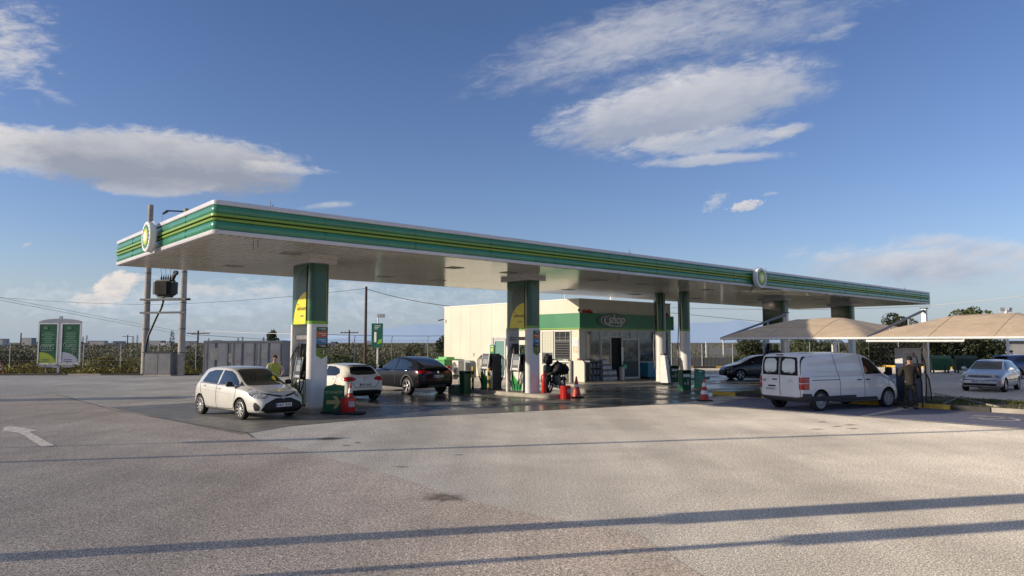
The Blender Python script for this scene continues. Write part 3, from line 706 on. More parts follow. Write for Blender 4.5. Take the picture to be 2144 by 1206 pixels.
# big black end panel of the free standing pump
# ------------------------------------------------------------------ small things on the islands
def bollard(px,py,lab,h=1.02,r=.055):
    x,y=gp(px,py,.15); o=empty('bollard',(x,y,.15),0,lab,'bollard','yellow and black bollards on the middle island')
    n=6
    for i in range(n):
        b=MB(); b.cyl((0,0,h*i/n),(0,0,h*(i+1)/n),r,n=14); b.build('band',KYEL if i in(1,2+1,5) else BLACK,o)
    return o
bollard(990,816,'yellow and black bollard between the dark green bin and the free standing pump')
bollard(1023,819,'yellow and black bollard directly in front of the free standing pump',1.0)
def cone(px,py,lab,h=.80,white=(.35,.55,.72,.86),loc=None,base=.40,tilt=0):
    x,y=loc if loc else gp(px,py); o=empty('traffic_cone',(x,y,.01),random.uniform(0,1),lab,'traffic cone')
    b=MB(); b.box((0,0,.025),(base,base,.05),bev=.012); b.build('base',RUBBER,o)
    R0,R1=base*.36,.025
    rad=lambda t:R0+(R1-R0)*t
    b=MB(); ts=[0]+list(white)+[1]
    prof=[(rad(t/20),.05+(h-.05)*t/20) for t in range(21)]
    b.lathe(prof+[(.0,h)],n=20); b.build('cone_body',ORANGE,o)
    for i in range(0,len(white),2):
        t0,t1=white[i],white[i+1]; b=MB(); b.lathe([(rad(t0)+.004,.05+(h-.05)*t0),(rad(t1)+.004,.05+(h-.05)*t1)],n=20)
        for f in [f for f in b.bm.faces if len(f.verts)>4]: b.bm.faces.remove(f)
        b.build('white_band',WHITE,o)
    return o
cone(1475,840,'red and white striped traffic cone on the asphalt left of the van',.86,(.26,.44,.62,.80),base=.50)
cone(1207,833,'tall dark orange traffic cone beside the red sand bucket at the motorcycle island',.86,(.48,.60),base=.52)
cone(0,0,'traffic cone standing behind the red bucket next to the green open sign',.78,(.55,.78),loc=gp(733,850),base=.42)
cone(-1,784,'orange and white traffic cone at the far left edge of the pavement',.9,(.3,.45,.6,.75))
cone(729,864,'traffic cone',.0) if False else None
def bucket(px,py,lab,h,r,z=0):
    x,y=gp(px,py,z); o=empty('sand_bucket',(x,y,z),0,lab,'bucket')
    b=MB(); b.lathe([(r*.96,.0),(r,.02),(r,h-.03),(r*1.03,h-.02),(r*1.03,h),(r*.96,h),(r*.96,h-.06),(0,h-.06)],n=28); b.build('drum',RED,o)
    b=MB()
    M=Matrix.Rotation(R(20),4,'Z')
    for i in range(5):
        t0=-.95+.32*i-.6; t1=t0+.32
        pass
    b.grid(lambda a,c:(M@Vector((r*1.012*math.cos(R(-95+50*a)),r*1.012*math.sin(R(-95+50*a)),h*.45+h*.35*c))),8,1); b.build('label',mat('paper_label',(.55,.54,.56),.6,col2=(.30,.18,.2),scale=22),o,fixn=False)
    return o
bucket(1184,835,'red sand bucket with white label on the kerb end near the motorcycle',.52,.215)
bucket(729,866,'red sand bucket with a torn white label beside the green open sign',.50,.24)
x,y=gp(729,869); b=MB(); b.box((0,0,.03),(.95,.6,.05),bev=.02); tag(b.build('rubber_mat',RUBBER,loc=(x,y+.25,.01),rz=.1),'black rubber slab under the red bucket by the open sign','slab')
def extinguisher(px,py,lab,h=.86,r=.10,z=.15):
    x,y=gp(px,py,z); o=empty('fire_extinguisher',(x,y,z),0,lab,'fire extinguisher','red fire extinguishers by the pillars')
    b=MB(); b.lathe([(r*.9,0),(r,.02),(r,h*.72),(r*.8,h*.82),(r*.35,h*.88),(r*.35,h*.93),(0,h*.93)],n=20); b.build('cylinder',RED,o)
    b=MB(); b.box((0.02,0,h*.96),(.10,.03,.03)); b.box((0.05,0,h*1.0),(.12,.02,.015),0); b.build('valve_handle',BLACK,o)
    b=MB(); b.tube(hose([(0.02,-.02,h*.93),(.10,-.06,h*.85),(.13,-.05,h*.5),(.11,-.03,h*.3)]),.012,6); b.build('hose',BLACK,o)
extinguisher(673,850,'red fire extinguisher at the foot of the pillar between it and the open sign')
extinguisher(1139,823,'faded red fire extinguisher at the foot of the middle pillar beside the motorcycle',.92,.10)
# A-board reading open
x,y=gp(697,866); o=empty('open_sign',(x,y,.01),R(8),'dark green folding sign with pale lettering and a right pointing arrow beside the first pillar','sign')
BG1=mat('sign_green',(.012,.10,.045),.6,var=.12,scale=5)
b=MB(); M=stand((0,0,0),0)@Matrix.Rotation(R(8),4,'X')
b.prism([(-.33,.0),(.31,.0),(.33,.80),(.26,.90),(.0,.92),(-.22,.86),(-.27,.78)],-.02,.02,M); pnl=b.build('panel',BG1,o,20)
text('ανοικτο',.15,M@Matrix.Translation((.03,.64,.022)),mat('sign_pale',(.42,.46,.24),.6),'lettering',pnl,.003)
ARW=mat('sign_arrow',(.42,.34,.14),.6)
b=MB(); b.prism([(-.20,.30),(.10,.30),(-.0,.17),(.10,.15),(.25,.36),(.10,.56),(-.02,.55),(.10,.42),(-.20,.42)],.021,.026,M); b.build('arrow',ARW,pnl,0)
b=MB(); b.prism([(-.33,.0),(.31,.0),(.31,.86),(-.25,.86)],-.02,.0,stand((0,.32,0),0)@Matrix.Rotation(R(-9),4,'X')); b.build('rear_panel',BG1,o,20)
b=MB(); b.box((-.01,.15,.03),(.72,.5,.05)); b.build('foot',RUBBER,o)
# dark crate and green squeegee bin left of the middle island
x,y=gp(955,823); o=empty('water_tub',(x,y,0),ROT,'low dark green tub on the ground at the left end of the middle island','tub')
b=MB(); b.prism(rrect(-.3,-.22,.3,.22,.05),0,.34); b.build('tub_body',mat('tub_green',(.012,.06,.05),.5),o)
b=MB(); b.prism(rrect(-.33,-.25,.33,.25,.06),.34,.37); b.build('rim',MATS['tub_green'],o)
b=MB(); b.cyl((.1,0,.3),(.28,.05,.85),.012,n=6); b.build('brush_handle',RED,o)
def bin_(loc,rz,lab,w=.45,d=.42,h=.92,logo=True):
    o=empty('waste_bin',loc,rz,lab,'waste bin')
    b=MB(); b.prism(rrect(-w/2,-d/2,w/2,d/2,.05),0,h*.84); b.build('bin_body',mat('bin_green',(.010,.085,.035),.4,var=.12),o)
    b=MB(); b.prism(rrect(-w/2-.015,-d/2-.015,w/2+.015,d/2+.015,.05),h*.84,h*.88)
    b.box((0,d/2-.03,h*.93),(w,.05,h*.12)); b.box((-w/2+.02,0,h*.93),(.03,d,h*.12)); b.box((w/2-.02,0,h*.93),(.03,d,h*.12)); b.box((0,0,h*.995),(w+.02,d+.02,.03)); b.build('lid',MATS['bin_green'],o)
    if logo:
        M=stand((0,-d/2-.001,0),0)
        b=MB(); b.prism([(-w*.36,h*.68),(w*.36,h*.68),(w*.36,h*.82),(-w*.36,h*.82)],0,.006,M); b.build('white_label',WHITE,o,0)
        b=MB(); b.lathe([(.03,0),(.03,.006)],n=12); bmesh.ops.transform(b.bm,matrix=M@Matrix.Translation((.06,h*.54,0)),verts=b.bm.verts)
        b.prism([(.02,h*.30),(.10,h*.30),(.10,h*.49),(.02,h*.49)],0,.006,M); b.prism([(-.14,h*.32),(-.04,h*.32),(-.05,h*.42),(-.13,h*.42)],0,.006,M); b.build('litter_symbol',LGREY,o,0)
    return o
x,y=gp(974,822,.02); bin_((x,y,0),ROT,'dark green squeegee bin at the left end of the middle pump island',.40,.38,.98,False)
x,y=gp(1434,818); bin_((x,y,0),ROT-.5,'green waste bin with white label at the foot of the front slim column',.47,.42,.95)
x,y=gp(1409,800,.12); bin_((x,y,.12),ROT-.5,'green waste bin with litter symbol beside the white leaning board at the shop corner',.45,.42,.88)
# leaning green notice sheet
x,y=gp(1464,815); o=empty('notice_board',(x,y,0),R(12),'pale green notice board leaning by the striped traffic cone','sign')
b=MB(); M=stand((0,0,0),0)@Matrix.Rotation(R(-9),4,'Z')@Matrix.Rotation(R(-12),4,'X'); b.prism([(-.28,.02),(.28,.02),(.28,.98),(-.28,.98)],-.015,.015,M); pn=b.build('board',mat('notice_green',(.05,.22,.13),.5,var=.12,scale=6),o,0)
b=MB()
for i in range(6): b.prism([(-.2,.25+i*.09),(.2-.05*(i%2),.25+i*.09),(.2-.05*(i%2),.275+i*.09),(-.2,.275+i*.09)],.015,.018,M)
b.build('print_line',mat('notice_pale',(.25,.45,.34),.5),pn,0)
b=MB(); b.prism([(-.05,.84),(.1,.84),(.1,.90),(-.05,.90)],.015,.019,M); b.build('sticker',WHITE,pn,0)
b=MB(); b.lathe([(.32,0),(.32,.05),(.28,.08)],n=20,loc=(.1,.2,0)); b.build('foot',RUBBER,o)
# white leaning board / air and water stand
x,y=gp(1391,801,.12); o=empty('air_water_stand',(x,y,.12),ROT,'tall narrow white stand next to the rear slim column','stand')
b=MB(); b.prism([(-.14,0),(.30,0),(.12,1.45),(-.14,1.45)],-.18,.18,stand((0,0,0),-math.pi/2+.2)); b.build('cabinet',WHITE,o,20)
b=MB(); b.box((0,0,1.5),(.3,.2,.10),bev=.02); b.tube(hose([(.1,-.1,1.4),(.3,-.15,1.1),(.28,-.2,.5),(.2,-.1,.9)]),.02); b.build('hose',BLACK,o)

# ------------------------------------------------------------------ shop
sh=empty('shop',uv(22.6,8.6,.12),ROT,'low cream panelled shop with green sign band and glass front under the canopy edge','shop')
SW,SD,SH=8.4,12.6,4.52
b=MB(); b.box((SW/2,SD/2,SH/2-.05),(SW,SD,SH+.1)); b.build('wall',CREAM,sh,0)
b=MB()
for yv in (3.1,4.25,5.4,7.55,8.6,9.7,10.75,11.8): b.box((-.001,yv,SH/2),(.006,.018,SH))
for xv in (2.1,4.2,6.3): b.box((xv,-.001,4.15),(.018,.006,.72))
b.build('panel_joint',mat('joint_shade',(.46,.44,.37),.7),sh,0)
b=MB(); b.box((SW/2,SD/2,SH+.03),(SW+.06,SD+.06,.06)); b.build('parapet_cap',WHITE,sh)
b=MB(); b.box((SW/2,-.08,3.35),(SW+.24,.16,.82)); b.box((-.061,2.9,3.352),(.12,5.9,.82)); b.build('green_band',mat('shop_band_green',(.012,.19,.075),.38,var=.06,scale=1.2),sh)
b=MB(); b.box((SW/2,-.08,2.915),(SW+.25,.165,.05)); b.box((-.063,2.9,2.915),(.125,5.9,.05)); b.build('lime_stripe',LIME,sh)
# front glazing
fr=mat('window_frame_white',(.55,.55,.54),.35,var=.05)
def win(name,M,x0,z0,x1,z1,m,parent,frame=.05,d=.05,mull=()):
    b=MB()
    for a in ((x0,z0,x1,z0+frame),(x0,z1-frame,x1,z1),(x0,z0+frame,x0+frame,z1-frame),(x1-frame,z0+frame,x1,z1-frame)): b.prism([(a[0],a[1]),(a[2],a[1]),(a[2],a[3]),(a[0],a[3])],.004,d,M)
    for mx_ in mull: b.prism([(mx_-.025,z0+frame),(mx_+.025,z0+frame),(mx_+.025,z1-frame),(mx_-.025,z1-frame)],.004,d-.004,M)
    f=b.build(name,fr,parent,0)
    b=MB(); b.prism([(x0+frame*.5,z0+frame*.5),(x1-frame*.5,z0+frame*.5),(x1-frame*.5,z1-frame*.5),(x0+frame*.5,z1-frame*.5)],.002,.022,M); b.build('pane',m,f,0)
    return f
Mf=stand((0,0,0),0); Ml=stand((0,0,0),-math.pi/2)     # left wall: x runs toward -v
win('window',Mf,.55,.95,1.70,2.80,SHOPG,sh)
win('window',Mf,1.72,2.42,3.45,2.80,SHOPG,sh,mull=())
win('window',Mf,3.47,2.42,4.35,2.80,SHOPG,sh)
win('door',Mf,1.74,.0,2.62,2.40,SHOPG,sh,.08,.06)
b=MB(); b.prism([(2.62,0),(3.42,0),(3.42,2.40),(2.62,2.40)],.003,.012,Mf); b.build('doorway',DARK,sh,0)  # flat black sheet on the wall, standing for the unlit interior
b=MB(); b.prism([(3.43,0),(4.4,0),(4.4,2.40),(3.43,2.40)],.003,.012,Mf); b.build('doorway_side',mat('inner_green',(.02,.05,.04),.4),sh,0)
# opened door leaf standing proud of the front
Mo=stand((3.42,-.12,0),R(-14))
lf=win('door',Mo,0,.03,1.30,2.38,SHOPG,sh,.10,.05)
b=MB(); b.prism([(.14,.15),(1.16,.15),(1.16,1.05),(.14,1.05)],.051,.056,Mo); b.build('lower_panel',mat('door_lower_dark',(.02,.045,.05),.25),lf,0)
b=MB(); b.prism([(-.03,1.05),(.12,1.05),(.12,1.85),(-.03,1.85)],.057,.066,Mo); b.build('paper_notice',WHITE,lf,0)
win('window',Mf,5.05,.95,8.05,2.80,SHOPG,sh,mull=(7.05,))
b=MB(); b.prism([(4.45,0),(5.0,0),(5.0,2.85),(4.45,2.85)],.003,.03,Mf); b.build('pilaster',fr,sh,0)
# side windows and door (Ml x = -v so use negatives)
BLIND=mat('roller_blind',(.62,.60,.50),.6,var=.05)
w1=win('window',Ml,-2.95,.85,-1.98,2.78,mat('window_blind_pane',(.55,.55,.45),.3,var=.05),sh)
b=MB()
for i in range(12): b.prism([(-2.88,1.62+i*.09),(-2.05,1.62+i*.09),(-2.05,1.628+i*.09),(-2.88,1.628+i*.09)],.023,.026,Ml)
for xx in(-2.66,-2.44,-2.22): b.prism([(xx,1.6),(xx+.008,1.6),(xx+.008,2.72),(xx,2.72)],.0232,.0262,Ml)
b.build('blind_grid',mat('blind_line',(.30,.30,.25),.6),w1,0)
b=MB(); b.prism([(-2.9,.9),(-2.03,.9),(-2.03,1.55),(-2.9,1.55)],.0225,.028,Ml); b.build('lower_pane',mat('grey_pane',(.10,.11,.12),.2),w1,0)
w2=win('window',Ml,-1.90,1.15,-.60,2.80,mat('side_dark_glass',(.015,.017,.02),.15),sh,.06)
b=MB()
for i in range(9): b.prism([(-1.83,1.3+i*.14),(-.67,1.3+i*.14),(-.67,1.315+i*.14),(-1.83,1.315+i*.14)],.023,.026,Ml)
b.prism([(-1.83,2.2),(-.67,2.2),(-.67,2.24),(-1.83,2.24)],.024,.05,Ml); b.prism([(-1.45,2.24),(-1.42,2.24),(-1.42,2.74),(-1.45,2.74)],.023,.05,Ml); b.prism([(-1.0,2.24),(-.97,2.24),(-.97,2.74),(-1.0,2.74)],.023,.05,Ml); b.build('window_bars',GREY,w2,0)
dw=win('side_door',Ml,-7.25,.0,-6.15,2.32,mat('teal_glass',(.16,.30,.27),.15,var=.08),sh,.10,.06)
b=MB(); b.prism([(-7.42,-.05),(-7.27,-.05),(-7.27,2.45),(-7.42,2.45)],.003,.10,Ml); b.prism([(-7.42,2.34),(-6.0,2.34),(-6.0,2.45),(-7.42,2.45)],.0035,.08,Ml); b.build('door_surround',LGREY,sh,0)
b=MB(); b.prism([(-.50,1.45),(-.06,1.45),(-.06,2.38),(-.50,2.38)],.003,.02,Ml); ps=b.build('poster',WHITE,sh,0)
b=MB(); b.prism([(-.46,1.52),(-.10,1.52),(-.10,1.95),(-.46,1.95)],.021,.024,Ml); b.build('poster_picture',mat('poster_food',(.45,.36,.20),.6,col2=(.7,.62,.5),scale=9),ps,0)
b=MB(); b.prism([(-.46,1.97),(-.10,1.97),(-.10,2.32),(-.46,2.32)],.021,.024,Ml); b.build('poster_picture',mat('poster_blue',(.35,.48,.60),.6,col2=(.75,.75,.75),scale=9),ps,0)
b=MB(); b.prism([(-.14,1.02),(-.03,1.02),(-.03,1.26),(-.14,1.26)],.003,.02,Ml); b.build('fire_notice',RED,sh,0)
b=MB(); b.box((-.15,1.25,1.08),(.32,1.45,.07)); b.build('sill_shelf',WHITE,sh)
b=MB()
for i,yv in enumerate((.75,1.0,1.3,1.62,1.85)): b.box((-.17,yv,1.16),(.14,.2,.08),rot=i*.3)
b.build('sill_goods',mat('goods_mixed',(.5,.5,.42),.5,col2=(.03,.12,.08),scale=7),sh)
# oval shop sign
sg=MB(); N=48; cx0,cz0=2.66,3.38
sg.prism([(cx0+1.36*math.cos(2*math.pi*i/N),cz0+.43*math.sin(2*math.pi*i/N)) for i in range(N)],.165,.20,Mf); ov=sg.build('oval_sign',mat('oval_dark_green',(.008,.06,.035),.3),sh,30)
SIL=mat('sign_silver',(.60,.62,.60),.35,var=.05)
text('shop',.74,Mf@Matrix.Translation((2.92,3.22,.205)),SIL,'lettering',ov,.01,shear=.35,bold=.008)
b=MB()
def arcband(cx,cz,rx,rz,a0,a1,w0,w1,z,n=24):
    o=[];p=[]
    for i in range(n+1):
        t=R(a0+(a1-a0)*i/n); k=w0+(w1-w0)*math.sin(math.pi*i/n)
        o.append((cx+rx*math.cos(t),cz+rz*math.sin(t))); p.append((cx+(rx-k)*math.cos(t),cz+(rz-k*.8)*math.sin(t)))
    for i in range(n): b.prism([o[i],o[i+1],p[i+1],p[i]],z,z+.01,Mf)
arcband(2.75,3.38,.90,.33,115,285,.01,.10,.201); arcband(2.7,3.38,1.12,.36,125,235,.005,.05,.201)
b.prism([(2.95,3.05),(3.42,3.07),(3.50,3.16),(3.38,3.11),(2.95,3.09)],.201,.211,Mf)
b.build('swoosh',SIL,ov,0)
# ledge clutter
for x0,c in((.35,RED),(.75,RED),(1.15,WHITE),(7.9,RED)):
    b=MB(); b.lathe([(.0,0),(.09,.01),(.11,.12),(.05,.2),(0,.21)],n=10,loc=(x0,-.07,3.765)); b.lathe([(0,0),(.07,.02),(.06,.1),(0,.14)],n=8,loc=(x0+.2,-.07,3.765)); b.build('ledge_ornament',c,sh)
# cctv cameras
for loc,a in (((-.12,-.10,3.95),-2.4),((-.10,12.45,3.7),2.6)):
    b=MB(); b.cyl((0,0,0),(.18*math.cos(a),.18*math.sin(a),.02),.02,n=8); b.cyl((.10*math.cos(a),.10*math.sin(a),.0),(.42*math.cos(a),.42*math.sin(a),-.08),.05,n=10); b.build('security_camera',GREY,sh,loc=loc)
b=MB(); b.box((-.02,9.35,1.35),(.03,.12,.22)); b.build('wall_box',LGREY,sh)
for x0,y0,h in ((6.2,3,1.0),(5.4,2.2,1.1),(3.0,4,.9)):
    b=MB(); b.cyl((x0,y0,SH),(x0,y0,SH+h),.03 if x0!=6.2 else .06,n=8); b.build('vent_pipe',WHITE,sh)
# things in front of the shop
def sp_(x,y,z=0): return uv(22.6+x,8.6+y,.12+z)
b=MB(); pl=[(0,0),(0,1.12)]; 
pl=[(-.52,0),(.5,0),(.5,.95)]+[(.5-.20+.20*math.cos(R(a)),.95+.20*math.sin(R(a))) for a in range(10,91,16)]+[(-.52,1.15)]
b.prism(pl,-.06,.06,stand((0,0,0),-math.pi/2)); tag(b.build('wing_wall',CREAM,loc=sp_(-.10,-.02),rz=ROT),'low cream wing wall with rounded top at the shop corner','wall')
x,y=gp(1196,801,.12); b=MB(); b.lathe([(.135,0),(.135,1.08),(.12,1.14),(.06,1.17),(0,1.18)],n=24); tag(b.build('steel_bollard',mat('bollard_grey',(.33,.31,.29),.5,var=.08),loc=(x,y,.12)),'thick grey bollard in front of the cream wing wall','bollard')
# shelf rack with goods
rk=empty('shelf_rack',sp_(.75,-.32),ROT,'dark shelf rack of small bottles left of the shop door','shelf')
b=MB()
for z in (.04,.40,.76,1.10): b.box((0,0,z),(.95,.40,.03))
for x0 in(-.47,.47): b.box((x0,0,.58),(.03,.42,1.12))
b.box((0,.2,.58),(.95,.02,1.1)); b.build('rack_frame',GREY,rk)
rnd=random.Random(5)
for z in(.06,.42,.78):
    cs=[mat('bottle_dark',(.05,.06,.08),.3),mat('bottle_white',(.42,.42,.42),.4),mat('bottle_blue',(.06,.12,.22),.3)]
    for k,c in enumerate(cs):
        for i in range(k,9,3):
            b=MB(); b.lathe([(.035,0),(.037,.16),(.015,.21),(.015,.24)],n=8,loc=(-.40+i*.10,rnd.uniform(-.15,-.08),z)); b.build('bottle',c,rk)
WPK=mat('water_pack',(.20,.25,.32),.25,col2=(.42,.46,.52),scale=11)
k=0
places=['bottom left pack','bottom middle pack','bottom right pack','second row left pack','second row middle pack','second row right pack','third row left pack','third row right pack','topmost left pack']
for i,(x0,z0) in enumerate(((1.45,0),(1.86,0),(2.27,0),(1.45,.31),(1.86,.31),(2.2,.31),(1.42,.62),(1.8,.62),(1.42,.93))):
    o=empty('water_pack',sp_(x0,-.48,z0),ROT+rnd.uniform(-.05,.05),places[i]+' of the shrink wrapped bottled water stack beside the shop door','bottled water','packs of bottled water by the shop door')
    b=MB()
    for ix in range(4):
        for iy in range(3): b.lathe([(.045,0),(.047,.18),(.03,.23),(.016,.26),(.016,.285)],n=8,loc=(-.15+ix*.1,-.1+iy*.1,.005))
    b.build('bottles',WPK,o)
    b=MB(); b.box((0,0,.11),(.395,.30,.19),bev=.02); b.build('shrink_wrap',mat('wrap_blue_white',(.20,.26,.36),.2,col2=(.5,.53,.58),scale=14),o)
o=empty('waste_bin',sp_(2.75,-.7),ROT,'slim silver cylinder bin by the shop doorway','waste bin')
b=MB(); b.lathe([(.15,0),(.15,.72),(.13,.75),(0,.75)],n=20); b.build('bin_body',LGREY,o)
o=empty('teal_basket',sp_(3.05,-.62,.55),ROT,'small teal plastic tray beside the silver bin at the doorway','tray')
b=MB(); b.box((0,0,.2),(.3,.22,.24),bev=.03); b.build('tray',mat('tray_teal',(.06,.36,.28),.4),o); b=MB(); b.box((0,0,-.235),(.08,.08,.62)); b.build('stem',GREY,o)
# ice cream freezer
fz=empty('ice_cream_freezer',sp_(6.15,-.45),ROT,'blue chest freezer with ice cream pictures under the shop window','freezer')
b=MB(); b.box((0,0,.50),(2.15,.66,.80),bev=.03); b.build('cabinet',BLUEI,fz)
b=MB(); b.box((0,0,.06),(2.05,.6,.08)); b.build('plinth',BLACK,fz)
b=MB(); b.box((0,0,.93),(2.17,.68,.06),bev=.02); b.build('lid',mat('freezer_lid',(.25,.36,.42),.15),fz)
M=stand((0,-.335,0),0)
for cx1,cz1,rx,rz,m_ in((-.15,.50,.30,.30,mat('ice_brown',(.22,.07,.03),.5,col2=(.50,.28,.15),scale=9)),(.62,.48,.28,.28,mat('ice_red',(.40,.05,.04),.5,col2=(.6,.42,.33),scale=9)),):
    b=MB(); b.prism([(cx1+rx*math.cos(2*math.pi*i/20)*(1+.15*math.sin(5*i)),cz1+rz*math.sin(2*math.pi*i/20)) for i in range(20)],.0,.006,M); b.build('ice_picture',m_,fz,0)
# hose reels, display box left of wing wall
o=empty('display_box',sp_(-.42,.95),ROT,'small white display cabinet with coloured goods beside the grey bollard','cabinet')
b=MB(); b.box((0,0,.42),(.36,.62,.84),bev=.02); b.build('cabinet',WHITE,o)
for i,(z,m_) in enumerate(((.62,mat('goods_yellow',(.55,.60,.12),.5,col2=(.6,.6,.5),scale=12)),(.38,mat('goods_blue',(.12,.30,.42),.5,col2=(.5,.5,.5),scale=12)),(.15,mat('goods_pink',(.55,.16,.20),.5,col2=(.6,.5,.45),scale=12)))):
    b=MB(); b.box((-.185,0,z),(.02,.5,.17)); b.build('goods_row',m_,o)
# air conditioner outside unit
x,y=gp(959,790,.1); o=empty('air_conditioner',(x,y,.12),ROT-.25,'cream outdoor air conditioning unit against the lit shop side wall','air conditioner')
b=MB(); b.box((0,0,.58),(.40,.98,.88),bev=.03); b.build('casing',mat('ac_casing',(.66,.62,.52),.5,var=.05),o)
M=stand((-.203,.10,.58),-math.pi/2)
b=MB(); b.lathe([(.36,0),(.36,.02),(.33,.025),(.33,.0)],n=30); bmesh.ops.transform(b.bm,matrix=M,verts=b.bm.verts)
b2=MB(); b2.lathe([(.33,.002),(0,.002)],n=30); bmesh.ops.transform(b2.bm,matrix=M,verts=b2.bm.verts); b2.build('fan_opening',mat('fan_dark',(.16,.15,.13),.7),o)
for i in range(12):
    t=math.pi*i/6; 
    v1=M@Vector((.06*math.cos(t),.06*math.sin(t),.02)); v2=M@Vector((.33*math.cos(t+.3),.33*math.sin(t+.3),.02)); b.cyl(v1,v2,.007,n=5)
for rr in(.07,.15,.24): b.tube([M@Vector((rr*math.cos(2*math.pi*i/24),rr*math.sin(2*math.pi*i/24),.02)) for i in range(24)],.008,5,closed=True)
b.build('fan_grille',LGREY,o)
b=MB()
for yy_ in(-.4,.4): b.box((0,yy_,.07),(.36,.05,.14))
b.build('foot',GREY,o)
x,y=gp(983,789,.1); b=MB(); b.prism([(-.45,0),(.45,0),(.45,.55)]+[(.45-.35+.35*math.cos(R(a)),.75+.25*math.sin(R(a))) for a in range(0,91,15)]+[(-.45,1.0)],-.2,.2,stand((0,0,0),-math.pi/2)); tag(b.build('equipment_cover',mat('grey_cover',(.30,.31,.29),.6,var=.1),loc=(x,y,.12),rz=ROT-.1),'grey rounded equipment cover right of the air conditioning unit','cover')
x,y=gp(936,789,.1); o=empty('recycling_bin',(x-.25,y+2.2,.0),ROT,'bright green lidded bin by the back corner of the shop','bin')
b=MB(); b.prism(rrect(-.55,-.55,.55,.55,.1),.1,1.1); b.build('bin_body',mat('bin_bright',(.06,.30,.08),.45),o); b=MB(); b.prism(rrect(-.62,-.62,.62,.62,.12),1.1,1.17); b.prism(rrect(-.35,-.5,.35,.5,.12),1.17,1.3); b.build('lid',mat('bin_lid_lime',(.16,.48,.14),.4),o)
x,y=gp(944,790,.1); o=empty('red_trolley',(x-.1,y-.5,0),ROT,'dark red equipment between the black car and the air conditioning unit','equipment')
b=MB(); b.lathe([(.2,.12),(.22,.3),(.2,.75),(.1,.85),(0,.86)],n=16); b.lathe([(.12,.12),(.12,.7),(0,.8)],n=12,loc=(.15,.3,0)); b.build('red_cylinder',mat('dull_red',(.28,.02,.02),.5,var=.2),o)
b=MB(); b.tube([(-.2,0,.1),(-.25,0,1.0),(.1,.2,1.0)],.02); b.build('trolley_frame',BLACK,o)

# ------------------------------------------------------------------ vehicles
def interp(pts,x):
    if x<=pts[0][0]: return pts[0][1]
    for (a,va),(b,vb) in zip(pts[:-1],pts[1:]):
        if x<=b:
            t=(x-a)/(b-a); return va+(vb-va)*t
    return pts[-1][1]
CARG=mat('car_trim_black',(.010,.010,.011),.5,spec=.25)
LENS=mat('headlight_lens',(.55,.57,.58),.08,spec=1.0,coat=1.0,col2=(.10,.105,.11),scale=7,lo=.4,hi=.6)
TAIL=mat('tail_light',(.48,.010,.015),.15,coat=.4,col2=(.20,.004,.008),scale=10,lo=.45,hi=.6)
PLATE=mat('number_plate',(.62,.62,.60),.5)
CHROME=mat('chrome',(.75,.75,.76),.12,metal=1.0)
def carpaint(name,col,metal=0.0,rough=.28,flake=0.0,coat=.8,spec=.5):
    if name in MATS: return MATS[name]
    m=mat(name,col,rough,metal,var=.05,scale=1.4,coat=coat,spec=spec); return m
